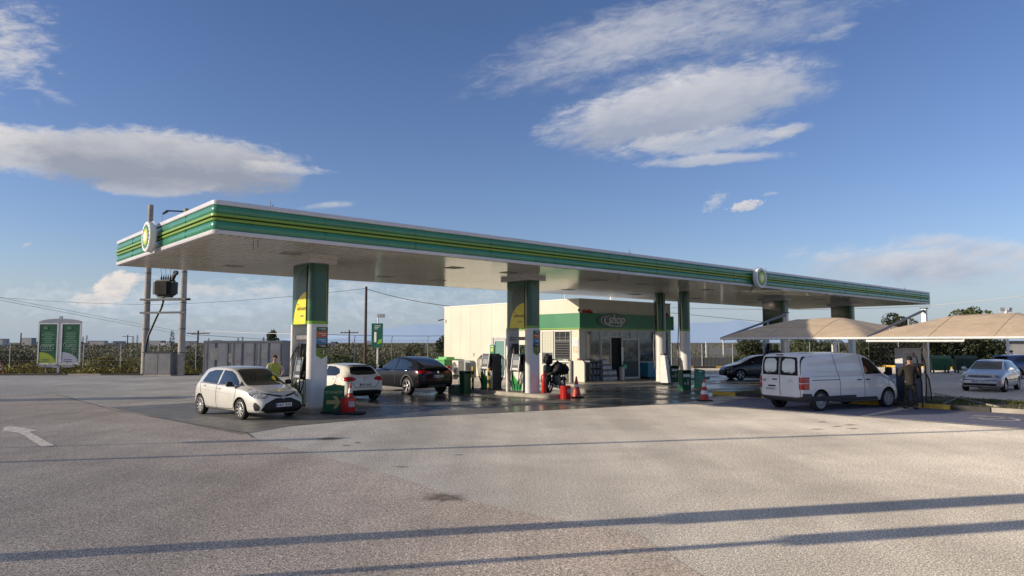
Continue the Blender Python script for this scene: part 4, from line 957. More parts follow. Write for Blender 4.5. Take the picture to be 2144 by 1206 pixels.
class Car:
    def __init__(s,name,label,loc,head,P,paint):
        """head: heading angle measured from world +X"""
        s.P=P; s.o=empty(name,(loc[0],loc[1],0),head,label,P.get('cat','car')); s.paint=paint
        s.shell()
    def section(s,x):
        P=s.P; top=interp(P['top'],x); bot=interp(P['bot'],x); hw=interp(P['hw'],x); rw=min(interp(P['rw'],x),hw*.985)
        belt=min(interp(P['belt'],x),top-.05); 
        zm=bot+.42*(belt-bot); zs=bot+.78*(belt-bot)
        return [(0,bot),(hw*.55,bot),(hw*.90,bot+.01),(hw*.975,bot+.09),(hw,zm),(hw*.995,zs),(hw*.965,belt-.0),(hw*.925,belt+.02*(top-belt)+.012) ,((hw*.925+rw)/2+.012,(belt+top-.05)/2+.01),(rw,top-.055),(rw*.93,top-.012),(rw*.5,top+.0*P.get('crown',0)),(0,top+P.get('crown',.015))]
    def shell(s):
        P=s.P; xs=P['xs']; bm=bmesh.new(); rings=[]
        for x in xs:
            h=s.section(x); ring=[bm.verts.new((x,y,z)) for y,z in h]+[bm.verts.new((x,-y,z)) for y,z in h[-2:0:-1]]
            rings.append(ring)
        n=len(rings[0])
        for A_,B_ in zip(rings[:-1],rings[1:]):
            for i in range(n): bm.faces.new((A_[i],A_[(i+1)%n],B_[(i+1)%n],B_[i]))
        for ring,x in((rings[0],xs[0]),(rings[-1],xs[-1])):
            c=Vector((0,0,0))
            for v in ring: c+=v.co
            c/=n; prev=ring
            for k,dx in((.86,.018),(.5,.030)):
                nr=[bm.verts.new(Vector((x+(-dx if x==xs[0] else dx),c.y+(v.co.y-c.y)*k,c.z+(v.co.z-c.z)*k))) for v in ring]
                for i in range(n): bm.faces.new((prev[i],prev[(i+1)%n],nr[(i+1)%n],nr[i]))
                prev=nr
            # cap as strips
            top=12; L_=prev
            for i in range(0,12):
                a=L_[i];b_=L_[i+1]; c1=L_[(n-i)%n]; d1=L_[(n-i-1)%n]
                vs=[]
                for v in (a,b_,d1,c1):
                    if v not in vs: vs.append(v)
                if len(vs)>=3: bm.faces.new(vs)
        bmesh.ops.recalc_face_normals(bm,faces=bm.faces)
        me=bpy.data.meshes.new('body'); bm.to_mesh(me); bm.free(); me.materials.append(s.paint); me.materials.append(RUBBER)
        ob=bpy.data.objects.new('tmpbody',me); COL.objects.link(ob)
        sd=ob.modifiers.new('s','SUBSURF'); sd.levels=2; sd.render_levels=2
        full=evalmesh(ob)
        b2=bmesh.new(); b2.from_mesh(full); s.bvh=BVHTree.FromBMesh(b2); b2.free()
        # wheel arches
        r=P['r']+P.get('gap',.055); cb=MB(); cut=[]
        for x in (P['xf'],P['xr']):
            for sy in(-1,1):
                y1=P['hwmax']+.2; cb.cyl((x,sy*(y1-.2-.34),P['r']),(x,sy*y1,P['r']),r,n=40)
        co_=cb.build('cutter',[s.paint,RUBBER],smooth=0)
        for p in co_.data.polygons: p.material_index=1
        bo=ob.modifiers.new('b','BOOLEAN'); bo.object=co_; bo.operation='DIFFERENCE'; bo.solver='EXACT'
        me2=evalmesh(ob)
        bpy.data.objects.remove(co_); bpy.data.objects.remove(ob)
        me2.polygons.foreach_set('use_smooth',[True]*len(me2.polygons)); me2.set_sharp_from_angle(angle=R(38))
        s.body=bpy.data.objects.new('body',me2); COL.objects.link(s.body); s.body.parent=s.o
    def cast(s,p,ang):
        d=Vector((math.cos(ang),math.sin(ang),0)); o=Vector(p)
        base=Vector((o.x*0,0,o.z)); sv=Vector((-math.sin(ang),math.cos(ang),0)); q=sv*o.dot(sv)+Vector((0,0,o.z))+d*6
        hit,nn,_,_=s.bvh.ray_cast(q,-d)
        if hit is None:
            hit,nn,_,_=s.bvh.find_nearest(o)
        if nn.dot(d)<0: nn=-nn
        return hit,nn
    def decal(s,name,pts,ang,m,off=.004,both=True,mirror=False,parent=None,step=.05,thick=0.0,rnd=0,label=None):
        """pts: rough 3-D points; ang: degrees from the car's nose (0 front, 90 left, 180 rear)"""
        a=R(ang); d=Vector((math.cos(a),math.sin(a),0)); sv=Vector((-math.sin(a),math.cos(a),0))
        pl=[(Vector(p).dot(sv),p[2]) for p in pts]
        for _ in range(rnd):
            np_=[]
            for i in range(len(pl)):
                p,q_=pl[i],pl[(i+1)%len(pl)]; np_+= [(p[0]*.78+q_[0]*.22,p[1]*.78+q_[1]*.22),(p[0]*.22+q_[0]*.78,p[1]*.22+q_[1]*.78)]
            pl=np_
        b=MB(); b.face([(x,0,z) for x,z in pl]); bm=b.bm
        xs_=[p[0] for p in pl]; zs_=[p[1] for p in pl]
        def cuts(lo,hi,ax):
            n=int((hi-lo)/step)
            for i in range(1,n+1):
                v=lo+(hi-lo)*i/(n+1); co=Vector((v,0,0)) if ax==0 else Vector((0,0,v)); no=Vector((1,0,0)) if ax==0 else Vector((0,0,1))
                bmesh.ops.bisect_plane(bm,geom=bm.verts[:]+bm.edges[:]+bm.faces[:],plane_co=co,plane_no=no)
        cuts(min(xs_),max(xs_),0); cuts(min(zs_),max(zs_),1)
        outs=[]
        res=[]
        for v in bm.verts:
            hit,nn=s.cast(sv*v.co.x+Vector((0,0,v.co.z)),a); res.append((v,hit+nn*off))
        for v,c in res: v.co=c
        bmesh.ops.triangulate(bm,faces=bm.faces)
        for f in bm.faces:
            f.normal_update()
            if f.normal.dot(d)<0: f.normal_flip()
        if mirror:
            for v in bm.verts: v.co.y=-v.co.y
            for f in bm.faces: f.normal_flip()
        o=b.build(name,m,parent or s.o,60,fixn=False,label=label); return o
    def lr(s,name,pts,ang,m,**k):
        s.decal(name,pts,ang,m,**k); s.decal(name,pts,ang,m,mirror=True,**k)
    def line(s,name,path,ang,m=None,w=.012,off=.0035,mirror=False,parent=None):
        m=m or CARG
        if name in('door_gap','boot_gap','bonnet_gap'): w*=1.5
        a=R(ang); sv=Vector((-math.sin(a),math.cos(a),0)); b=MB(); bm=b.bm; P=[Vector(p) for p in path]; fine=[]
        for p,q_ in zip(P[:-1],P[1:]):
            n=max(1,int((q_-p).length/.05))
            for i in range(n): fine.append(p.lerp(q_,i/n))
        fine.append(P[-1]); prev=None
        for i,p in enumerate(fine):
            t=fine[min(i+1,len(fine)-1)]-fine[max(i-1,0)]; ts=Vector((t.dot(sv),t.z)); 
            if ts.length<1e-6: ts=Vector((1,0))
            ts.normalize(); nrm=Vector((-ts.y,ts.x))*w/2; c=Vector((p.dot(sv),p.z)); cur_=[]
            for sg_ in(-1,1):
                hit,nn=s.cast(sv*(c.x+nrm.x*sg_)+Vector((0,0,c.y+nrm.y*sg_)),a); v=hit+nn*off
                if mirror: v=Vector((v.x,-v.y,v.z))
                cur_.append(bm.verts.new(v))
            if prev: bm.faces.new((prev[0],prev[1],cur_[1],cur_[0]))
            prev=cur_
        return b.build(name,m,parent or s.body,0)
    def wheels(s,spokes=10,rimm=None,double=False,steel=False,w=.20):
        P=s.P; r=P['r']; rimm=rimm or ALU
        proto=None
        for x in(P['xf'],P['xr']):
            for sy in(-1,1):
                y=P['hwmax']-.015-w/2
                loc=(x,sy*y,r); rot=(0,0,0 if sy>0 else math.pi)
                if proto is None:
                    b=MB(); h=w/2; rr=r*.69
                    b.lathe([(rr,-h*.7),(r*.86,-h),(r*.97,-h*.86),(r,-h*.6),(r,h*.6),(r*.97,h*.86),(r*.86,h),(rr+.01,h*.9),(rr,h*.7)],n=40,close=True)
                    bmesh.ops.transform(b.bm,matrix=Matrix.Rotation(-math.pi/2,4,'X'),verts=b.bm.verts)
                    t=b.build('wheel',RUBBER,s.o); rim=MB(); bm=rim.bm
                    rim.lathe([(rr,-h*.7),(rr*1.0,h*.72),(rr*1.03,h*.90),(rr*.985,h*.92),(rr*.95,h*.6),(rr*.94,-h*.5)],n=40)
                    for f in [f for f in bm.faces if len(f.verts)>4]: bm.faces.remove(f)
                    if steel:
                        rim.lathe([(rr*.94,h*.5),(rr*.80,h*.42),(rr*.55,h*.66),(rr*.30,h*.60),(rr*.28,h*.74),(0,h*.76)],n=40)
                    else:
                        rim.lathe([(rr*.20,h*.3),(rr*.22,h*.70),(rr*.12,h*.78),(0,h*.79)],n=20)
                        for k in range(spokes):
                            a=2*math.pi*k/spokes
                            for da in ((-.13,.13) if double else (0,)):
                                p0=Vector((math.cos(a)*rr*.15,math.sin(a)*rr*.15,h*.70)); p1=Vector((math.cos(a+da)*rr*.96,math.sin(a+da)*rr*.96,h*.80))
                                dd=(p1-p0).normalized(); nn=Vector((-dd.y,dd.x,0)); wv=.014*(r/.3) if not double else .013
                                q=[p0-nn*wv*.9,p0+nn*wv*.9,p1+nn*wv*1.15,p1-nn*wv*1.15]; lo_=[v-Vector((0,0,.03)) for v in q]
                                va=[bm.verts.new(v) for v in q]; vb=[bm.verts.new(v) for v in lo_]
                                bm.faces.new(va)
                                for i in range(4): bm.faces.new((va[i],vb[i],vb[(i+1)%4],va[(i+1)%4]))
                    bmesh.ops.transform(bm,matrix=Matrix.Rotation(-math.pi/2,4,'X'),verts=bm.verts)
                    ri=rim.build('rim',rimm,t)
                    bk=MB(); bk.lathe([(rr*.95,h*.25),(0,h*.25)],n=30); 
                    if steel:
                        for k in range(9):
                            a=2*math.pi*k/9; bk.lathe([(rr*.075,h*.60),(0,h*.60)],n=8,loc=(rr*.68*math.cos(a),rr*.68*math.sin(a),0))
                    bmesh.ops.transform(bk.bm,matrix=Matrix.Rotation(-math.pi/2,4,'X'),verts=bk.bm.verts); bd=bk.build('brake_disc',CARG,t)
                    proto=(t,ri,bd); T=t
                else:
                    T=proto[0].copy(); COL.objects.link(T); T.parent=s.o
                    for c in proto[1:]: c2=c.copy(); COL.objects.link(c2); c2.parent=T
                T.location=loc; T.rotation_euler=rot
    def mirrors(s,x,z,m,y=None):
        y=y or s.P['hwmax']
        for sy in(-1,1):
            b=MB(); b.box((x,sy*(y+.10),z),(.11,.20,.15),bev=.045); b.box((x+.01,sy*(y-.005),z-.05),(.07,.10,.05),bev=.015); b.build('mirror',m,s.o)
    def handle(s,x,z,m,sides=(-1,1),w=.17):
        for sy in sides:
            hit,nn=s.cast((x,sy*2,z),R(90*sy)); b=MB(); b.box((0,0,0),(w,.035,.03),bev=.012); b.build('door_handle',m,s.o,loc=hit+Vector((0,sy*.022,0)))
    def plate(s,x_face,z,ang,w=.52,h=.11,blue=True):
        hit,nn=s.cast((0,0,z),R(ang)); d=1 if ang==0 else -1
        b=MB(); b.box((hit.x+d*.018,0,z),(.014,w,h),bev=.004); p=b.build('number_plate',PLATE,s.o)
        b=MB()
        for i in range(7):
            if i==3: continue
            b.box((hit.x+d*.0265,-w*.34+i*w*.12,z),(.003,.032,h*.55))
        b.build('plate_marks',mat('plate_ink',(.10,.10,.11),.6),p)
        b=MB(); b.box((hit.x+d*.0265,(w*.46)*(1 if d<0 else -1)*(1),z),(.003,.04,h*.9)); b.build('plate_strip',mat('plate_blue',(.02,.06,.3),.5),p)
def hatchP(L,W,Hh,wb,fo,r,rear=.1,scoupe=False,bz=.17):
    """generic small hatchback proportions, x forward, origin mid-wheelbase"""
    xf=wb/2; nose=xf+fo; tail=nose-L; hw=W/2
    return xf,nose,tail,hw
def xs_of(tail,nose,extra):
    base=[tail,tail+.05,tail+.15,tail+.32,tail+.55,tail+.85,tail+1.2]
    front=[nose-1.0,nose-.7,nose-.45,nose-.26,nose-.12,nose-.04,nose]
    mid=[]; x=tail+1.55
    while x<nose-1.15: mid.append(x); x+=.33
    return sorted(set([round(v,3) for v in base+mid+front]))
# --- silver white hatchback by the first pillar
def yaris_like(name,label,loc,head,paint,k=1.0):
    wb,L,W=2.51,4.06,1.745; xf=wb/2; nose=xf+.92; tail=nose-L; hw=W/2
    P=dict(xf=xf,xr=-xf,r=.305,hwmax=hw,
      top=[(tail,.80),(tail+.05,.98),(tail+.13,1.12),(tail+.30,1.34),(tail+.44,1.44),(tail+.8,1.485),(tail+1.3,1.51),(tail+1.9,1.50),(tail+2.25,1.455),(tail+2.6,1.29),(tail+2.95,1.08),(tail+3.14,1.0),(tail+3.5,.935),(nose-.30,.875),(nose-.14,.815),(nose-.05,.745),(nose,.64)],
      bot=[(tail,.34),(tail+.1,.24),(tail+.4,.20),(nose-.4,.19),(nose-.1,.20),(nose,.26)],
      hw=[(tail,hw*.74),(tail+.05,hw*.82),(tail+.15,hw*.90),(tail+.4,hw*.975),(tail+.8,hw),(nose-.95,hw),(nose-.6,hw*.975),(nose-.36,hw*.92),(nose-.2,hw*.85),(nose-.08,hw*.80),(nose,hw*.70)],
      belt=[(tail,.66),(tail+.2,.97),(tail+.7,1.0),(tail+2.6,.93),(nose-.6,.84),(nose,.54)],
      rw=[(tail,.48),(tail+.3,.55),(tail+.8,.60),(tail+1.8,.615),(tail+2.3,.60),(tail+2.7,.63),(tail+3.1,.68),(nose-.4,.64),(nose,.36)],xs=xs_of(tail,nose,[]),crown=.012)
    c=Car(name,label,loc,head,P,paint)
    t=tail
    wi=c.decal('windscreen',[(3,-.63,.985),(3,.63,.985),(3,.60,1.10),(3,.525,1.40),(3,.35,1.435),(3,-.35,1.435),(3,-.525,1.40),(3,-.60,1.10)],0,GLASS)
    c.lr('side_window',[(t+2.88,3,.985),(t+2.78,3,1.08),(t+2.42,3,1.30),(t+2.18,3,1.385),(t+1.78,3,1.405),(t+1.76,3,.99)],90,GLASSB)
    c.lr('side_window',[(t+1.67,3,.99),(t+1.69,3,1.405),(t+1.2,3,1.395),(t+.82,3,1.32),(t+.68,3,1.06),(t+.72,3,1.02)],90,GLASSB)
    c.lr('quarter_window',[(t+3.10,3,.965),(t+2.93,3,.98),(t+2.86,3,1.05),(t+2.83,3,1.10)],90,GLASSB)
    c.decal('rear_window',[(-3,-.52,1.08),(-3,.52,1.08),(-3,.46,1.36),(-3,-.46,1.36)],180,GLASS)
    # front face
    c.decal('grille',[(3,-.50,.225),(3,.50,.225),(3,.66,.32),(3,.56,.50),(3,.24,.635),(3,-.24,.635),(3,-.56,.50),(3,-.66,.32)],0,CARG,off=.006)
    c.decal('upper_grille',[(3,-.52,.755),(3,-.15,.67),(3,.15,.67),(3,.52,.755),(3,.54,.785),(3,.12,.715),(3,-.12,.715),(3,-.54,.785)],0,CARG,off=.007)
    c.lr('headlight',[(nose-.08,.40,.64),(nose-.12,.44,.76),(nose-.42,.78,.90),(nose-.58,.86,.89),(nose-.48,.86,.72),(nose-.24,.70,.63)],45,LENS,off=.006,rnd=1)
    c.lr('fog_light',[(nose-.2,.60,.30),(nose-.2,.58,.42),(nose-.3,.70,.55),(nose-.34,.74,.46),(nose-.30,.72,.28)],40,CARG,off=.006,rnd=1)
    c.decal('lower_lip',[(3,-.62,.205),(3,.62,.205),(3,.60,.235),(3,-.60,.235)],0,s_lip:=paint,off=.02)
    hit,nn=c.cast((3,0,.66),0); b=MB()
    Mq=Matrix.Translation(hit+Vector((.022,0,.01)))
    def ell(rx,rz,oy=0,oz=0): b.tube([Mq@Vector((0,oy+rx*math.cos(2*math.pi*i/20),oz+rz*math.sin(2*math.pi*i/20))) for i in range(20)],.009,6,closed=True)
    ell(.085,.055); ell(.028,.052); ell(.055,.02,0,.03); b.build('badge',CHROME,c.o)
    c.plate(nose,.44,0)
    # lines
    for m_ in(False,True):
        for p in ([(t+1.72,3,.99),(t+1.70,3,.8),(t+1.72,3,.4),(t+1.74,3,.28)],[(t+2.83,3,.96),(t+2.88,3,.8),(t+2.82,3,.5),(t+2.72,3,.30),(t+1.7,3,.27),(t+1.0,3,.29),(t+.93,3,.5),(t+.70,3,.72),(t+.62,3,1.0)],): c.line('door_gap',p,90,w=.011,mirror=m_)
        c.line('bonnet_gap',[(nose-.5,.72,.86),(nose-.3,.60,.80),(nose-.12,.30,.745)],30,w=.010,mirror=m_)
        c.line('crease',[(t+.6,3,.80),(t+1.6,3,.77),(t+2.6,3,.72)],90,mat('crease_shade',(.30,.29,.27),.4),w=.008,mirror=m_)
        c.line('window_trim',[(t+.66,3,1.0),(t+1.8,3,.975),(t+2.95,3,.955)],90,w=.016,mirror=m_)
        c.line('sill_trim',[(t+1.0,3,.235),(t+2.75,3,.235)],90,w=.03,mirror=m_)
    c.handle(t+1.87,.86,paint); c.handle(t+.92,.92,paint)
    c.mirrors(t+2.72,1.02,CARG)
    c.lr('tail_light',[(t+.0,.6,.86),(t+.0,.62,1.06),(t+.22,.8,1.06),(t+.30,.8,.94),(t+.2,.8,.84)],130,TAIL,off=.006)
    # wipers, aerial
    b=MB(); b.tube([(t+3.02,.45,1.03),(t+2.88,.05,1.115)],.010,6); b.tube([(t+3.04,-.15,1.02),(t+2.92,-.52,1.09)],.010,6); b.build('wiper',CARG,c.o)
    b=MB(); b.cyl((t+.75,0,1.48),(t+.55,0,1.70),.006,n=6); b.build('aerial',CARG,c.o)
    c.wheels(10,ALU,w=.185)
    return c
f_=Vector(gp(506,878.8)); r_=Vector(gp(422,866.9)); 
def place(front,rear,side,track):
    """centre and heading from two near-side wheel contact points; side: +1 if those are the left wheels"""
    d=(front-rear).normalized(); h=math.atan2(d.y,d.x); mid=(front+rear)/2
    n=Vector((-d.y,d.x)); c=mid-n*side*track/2; return c,h
c_,h_=place(f_,r_,-1,1.55)
SILVER=carpaint('pearl_silver_paint',(.60,.59,.545),metal=.15,rough=.30)
yaris_like('parked_car','pearl silver hatchback facing right at the first pump, sunlit on its side','x' and c_,h_,SILVER)

# --- white hatchback seen from behind
def rear_hatch(name,label,loc,head,paint,L=4.29,W=1.78,Hh=1.43,wb=2.70,fo=.86,r=.315,style='white',glass=GLASS,group=None):
    xf=wb/2; nose=xf+fo; tail=nose-L; hw=W/2; k=Hh/1.44; t=tail
    P=dict(xf=xf,xr=-xf,r=r,hwmax=hw,
      top=[(t,.74),(t+.04,.92),(t+.10,1.06),(t+.30,1.27),(t+.42,1.365),(t+.9,1.42),(t+1.5,1.44*1),(t+2.1,1.425),(t+2.5,1.34),(t+2.9,1.14),(t+3.2,.985),(t+3.6,.90),(nose-.15,.76),(nose-.05,.66),(nose,.54)],
      bot=[(t,.32),(t+.1,.24),(t+.4,.19),(nose-.4,.18),(nose,.26)],
      hw=[(t,hw*.80),(t+.05,hw*.87),(t+.15,hw*.93),(t+.4,hw*.985),(t+.8,hw),(nose-.95,hw),(nose-.6,hw*.975),(nose-.36,hw*.92),(nose-.2,hw*.84),(nose-.08,hw*.70),(nose,hw*.55)],
      belt=[(t,.66),(t+.15,.95),(t+.7,.97),(t+2.6,.91),(nose-.6,.78),(nose,.48)],
      rw=[(t,.50),(t+.3,.56),(t+.8,.60),(t+1.8,.62),(t+2.3,.60),(t+2.8,.64),(t+3.2,.69),(nose-.4,.66),(nose,.38)],xs=xs_of(tail,nose,[]),crown=.012)
    P['top']=[(x,z*k) for x,z in P['top']]; P['belt']=[(x,z*k) for x,z in P['belt']]
    c=Car(name,label,loc,head,P,paint); Z=lambda z:z*k
    c.decal('windscreen',[(3,-.63,Z(1.0)),(3,.63,Z(1.0)),(3,.53,Z(1.34)),(3,-.53,Z(1.34))],0,glass,rnd=1)
    c.lr('side_window',[(t+2.92,3,Z(.97)),(t+2.5,3,Z(1.22)),(t+2.2,3,Z(1.33)),(t+1.82,3,Z(1.35)),(t+1.80,3,Z(.96))],90,glass)
    c.lr('side_window',[(t+1.73,3,Z(.97)),(t+1.75,3,Z(1.35)),(t+1.2,3,Z(1.335)),(t+.80,3,Z(1.25)),(t+.62,3,Z(1.10)),(t+.78,3,Z(1.0))],90,glass)
    c.decal('rear_window',[(-3,-.56,Z(1.03)),(-3,.56,Z(1.03)),(-3,.53,Z(1.20)),(-3,.42,Z(1.345)),(-3,-.42,Z(1.345)),(-3,-.53,Z(1.20))],180,glass,rnd=1)
    c.lr('tail_light',[(t+.02,.40,Z(.84)),(t+.02,.40,Z(.90)),(t+.05,.60,Z(.97)),(t+.32,.86,Z(.93)),(t+.25,.86,Z(.82)),(t+.06,.60,Z(.78))],140,TAIL,off=.008,rnd=1)
    for m_ in(False,True):
        c.line('light_core',[(t+.05,.46,Z(.89)),(t+.10,.66,Z(.92)),(t+.2,.78,Z(.90)),(t+.15,.70,Z(.83)),(t+.05,.52,Z(.83))],140,mat('lamp_red_bright',(.75,.05,.04),.3),w=.018,off=.012,mirror=m_)
    c.decal('rear_bumper',[(-3,-.70,.25),(-3,.70,.25),(-3,.74,.40),(-3,.50,.46),(-3,-.50,.46),(-3,-.74,.40)],180,CARG,off=.008,rnd=1)
    c.line('boot_gap',[(t,-.60,Z(.76)),(t,-.42,.56),(t,.42,.56),(t,.60,Z(.76))],180,w=.012)
    for m_ in(False,True):
        c.line('door_gap',[(t+1.77,3,Z(.96)),(t+1.75,3,.6),(t+1.78,3,.28)],90,w=.012,mirror=m_)
        c.line('door_gap',[(t+2.88,3,Z(.94)),(t+2.92,3,.7),(t+2.80,3,.30),(t+1.1,3,.27),(t+.98,3,.55),(t+.72,3,.78),(t+.66,3,Z(1.0))],90,w=.012,mirror=m_)
    c.plate(t,Z(.66),180); c.handle(t+1.9,Z(.84),paint); c.handle(t+.95,Z(.88),paint); c.mirrors(t+2.74,Z(1.0),paint)
    # roof spoiler
    b=MB(); b.box((t+.33,0,Z(1.385)),(.26,1.02,.035),bev=.012); b.build('roof_spoiler',CARG if style=='white' else paint,c.o)
    hit,nn=c.cast((-3,0,Z(.90)),R(180)); b=MB(); q0=hit+Vector((-.014,0,0)); b.tube([q0+Vector((0,.05*math.cos(2*math.pi*i/18),.05*math.sin(2*math.pi*i/18))) for i in range(18)],.008,6,closed=True)
    for i in range(3): b.cyl(q0,q0+Vector((0,.05*math.cos(math.pi/2+2*math.pi*i/3),.05*math.sin(math.pi/2+2*math.pi*i/3))),.007,n=5)
    b.build('badge',CHROME,c.o)
    c.decal('headlight',[(nose-.1,.45,.62),(nose-.1,.42,.70),(nose-.4,.78,.80),(nose-.35,.8,.66)],45,LENS,off=.006); c.decal('headlight',[(nose-.1,.45,.62),(nose-.1,.42,.70),(nose-.4,.78,.80),(nose-.35,.8,.66)],45,LENS,off=.006,mirror=True)
    c.decal('grille',[(3,-.42,.28),(3,.42,.28),(3,.45,.60),(3,-.45,.60)],0,CARG,off=.006)
    c.wheels(10 if style=='white' else 5,ALU,double=style!='white')
    return c
WCAR=carpaint('white_car_paint',(.72,.69,.60),rough=.28)
hd=math.atan2(VY,VX)
tailc=Vector(gp(768,842)); dirv=Vector((math.cos(hd),math.sin(hd))); 
cc=tailc+dirv*(.12+4.29-.86-2.70/2)
cw=rear_hatch('parked_car','white hatchback seen from behind, parked right of the first pillar',cc,hd,WCAR)
# --- black coupe style suv
def suv(name,label,loc,head,paint):
    L,W,Hh,wb=4.75,1.94,1.62,2.86; xf=wb/2; nose=xf+.90; tail=nose-L; hw=W/2; t=tail
    P=dict(xf=xf,xr=-xf,r=.375,hwmax=hw,gap=.06,
      top=[(t,1.04),(t+.03,1.13),(t+.12,1.20),(t+.45,1.345),(t+.9,1.50),(t+1.4,1.595),(t+1.9,1.62),(t+2.4,1.605),(t+2.8,1.50),(t+3.15,1.30),(t+3.5,1.12),(t+3.9,1.07),(nose-.2,.96),(nose-.07,.86),(nose,.66)],
      bot=[(t,.42),(t+.1,.32),(t+.5,.26),(nose-.5,.25),(nose-.1,.26),(nose,.32)],
      hw=[(t,hw*.78),(t+.05,hw*.86),(t+.15,hw*.92),(t+.4,hw*.975),(t+.8,hw),(nose-.95,hw),(nose-.6,hw*.98),(nose-.3,hw*.90),(nose-.1,hw*.76),(nose,hw*.62)],
      belt=[(t,.88),(t+.2,1.08),(t+1.0,1.10),(t+2.8,1.04),(nose-.6,.94),(nose,.6)],
      rw=[(t,.58),(t+.3,.58),(t+.8,.60),(t+1.8,.64),(t+2.5,.64),(t+3.1,.70),(t+3.5,.76),(nose-.4,.74),(nose,.5)],xs=xs_of(tail,nose,[]),crown=.012)
    c=Car(name,label,loc,head,P,paint)
    c.decal('windscreen',[(3,-.70,1.14),(3,.70,1.14),(3,.58,1.52),(3,-.58,1.52)],0,GLASS,rnd=1)
    c.decal('rear_window',[(t+.2,-.55,1.17),(t+.2,.55,1.17),(t+1.0,.50,1.47),(t+1.0,-.50,1.47)],180,GLASSB)
    c.lr('side_window',[(t+3.25,3,1.10),(t+2.85,3,1.33),(t+2.55,3,1.49),(t+2.05,3,1.53),(t+2.02,3,1.10)],90,GLASSB)
    c.lr('side_window',[(t+1.95,3,1.11),(t+1.97,3,1.53),(t+1.5,3,1.49),(t+1.0,3,1.36),(t+.80,3,1.24),(t+1.05,3,1.13)],90,GLASSB)
    c.line('window_trim',[(t+3.28,3,1.09),(t+2.0,3,1.085),(t+.8,3,1.13)],90,CHROME,w=.012,mirror=False)
    c.lr('tail_light',[(t+.0,.30,.93),(t+.0,.30,1.01),(t+.05,.62,1.05),(t+.38,.94,1.04),(t+.30,.94,.95),(t+.05,.65,.93)],140,TAIL,off=.008)
    c.decal('rear_bumper',[(-3,-.76,.34),(-3,.76,.34),(-3,.80,.55),(-3,.55,.60),(-3,-.55,.60),(-3,-.80,.55)],180,CARG,off=.006)
    c.decal('diffuser',[(-3,-.5,.33),(-3,.5,.33),(-3,.45,.44),(-3,-.45,.44)],180,mat('diffuser_grey',(.20,.20,.20),.35,metal=.5),off=.02)
    c.line('boot_gap',[(t,-.66,.92),(t,-.52,.66),(t,.52,.66),(t,.66,.92)],180,mat('gap_grey',(.05,.05,.055),.4),w=.014)
    c.plate(t,.80,180); c.handle(t+2.15,1.0,CHROME); c.handle(t+1.05,1.04,CHROME); c.mirrors(t+3.05,1.16,paint)
    b=MB(); b.box((t+.08,0,1.135),(.12,1.35,.03),bev=.01); b.build('boot_spoiler',CARG,c.o)
    for m_ in(False,True):
        c.line('arch_trim',[(-xf+.47*math.cos(R(a)),3,.375+.47*math.sin(R(a))) for a in range(-10,191,12)],90,mat('arch_trim_grey',(.035,.035,.036),.5),w=.06,mirror=m_)
        c.line('door_gap',[(t+1.98,3,1.08),(t+1.96,3,.7),(t+2.0,3,.38)],90,mat('gap_grey',(.05,.05,.055),.4),w=.012,mirror=m_)
    hit,nn=c.cast((-3,0,.98),R(180)); b=MB(); b.cyl(hit,hit+Vector((-.02,0,0)),.045,n=18); b.build('badge',CHROME,c.o)
    c.wheels(5,ALU,double=True,w=.24); return c
BLK=carpaint('black_car_paint',(.006,.006,.008),rough=.2,coat=.25,spec=.25)
rl=Vector(gp(856,826)); n2=Vector((math.cos(hd-math.pi/2),math.sin(hd-math.pi/2)))
cc=rl+n2*.86+dirv*1.43
suv('parked_car','glossy black coupe shaped SUV seen from behind, left of the shop',cc,hd-.02,BLK)

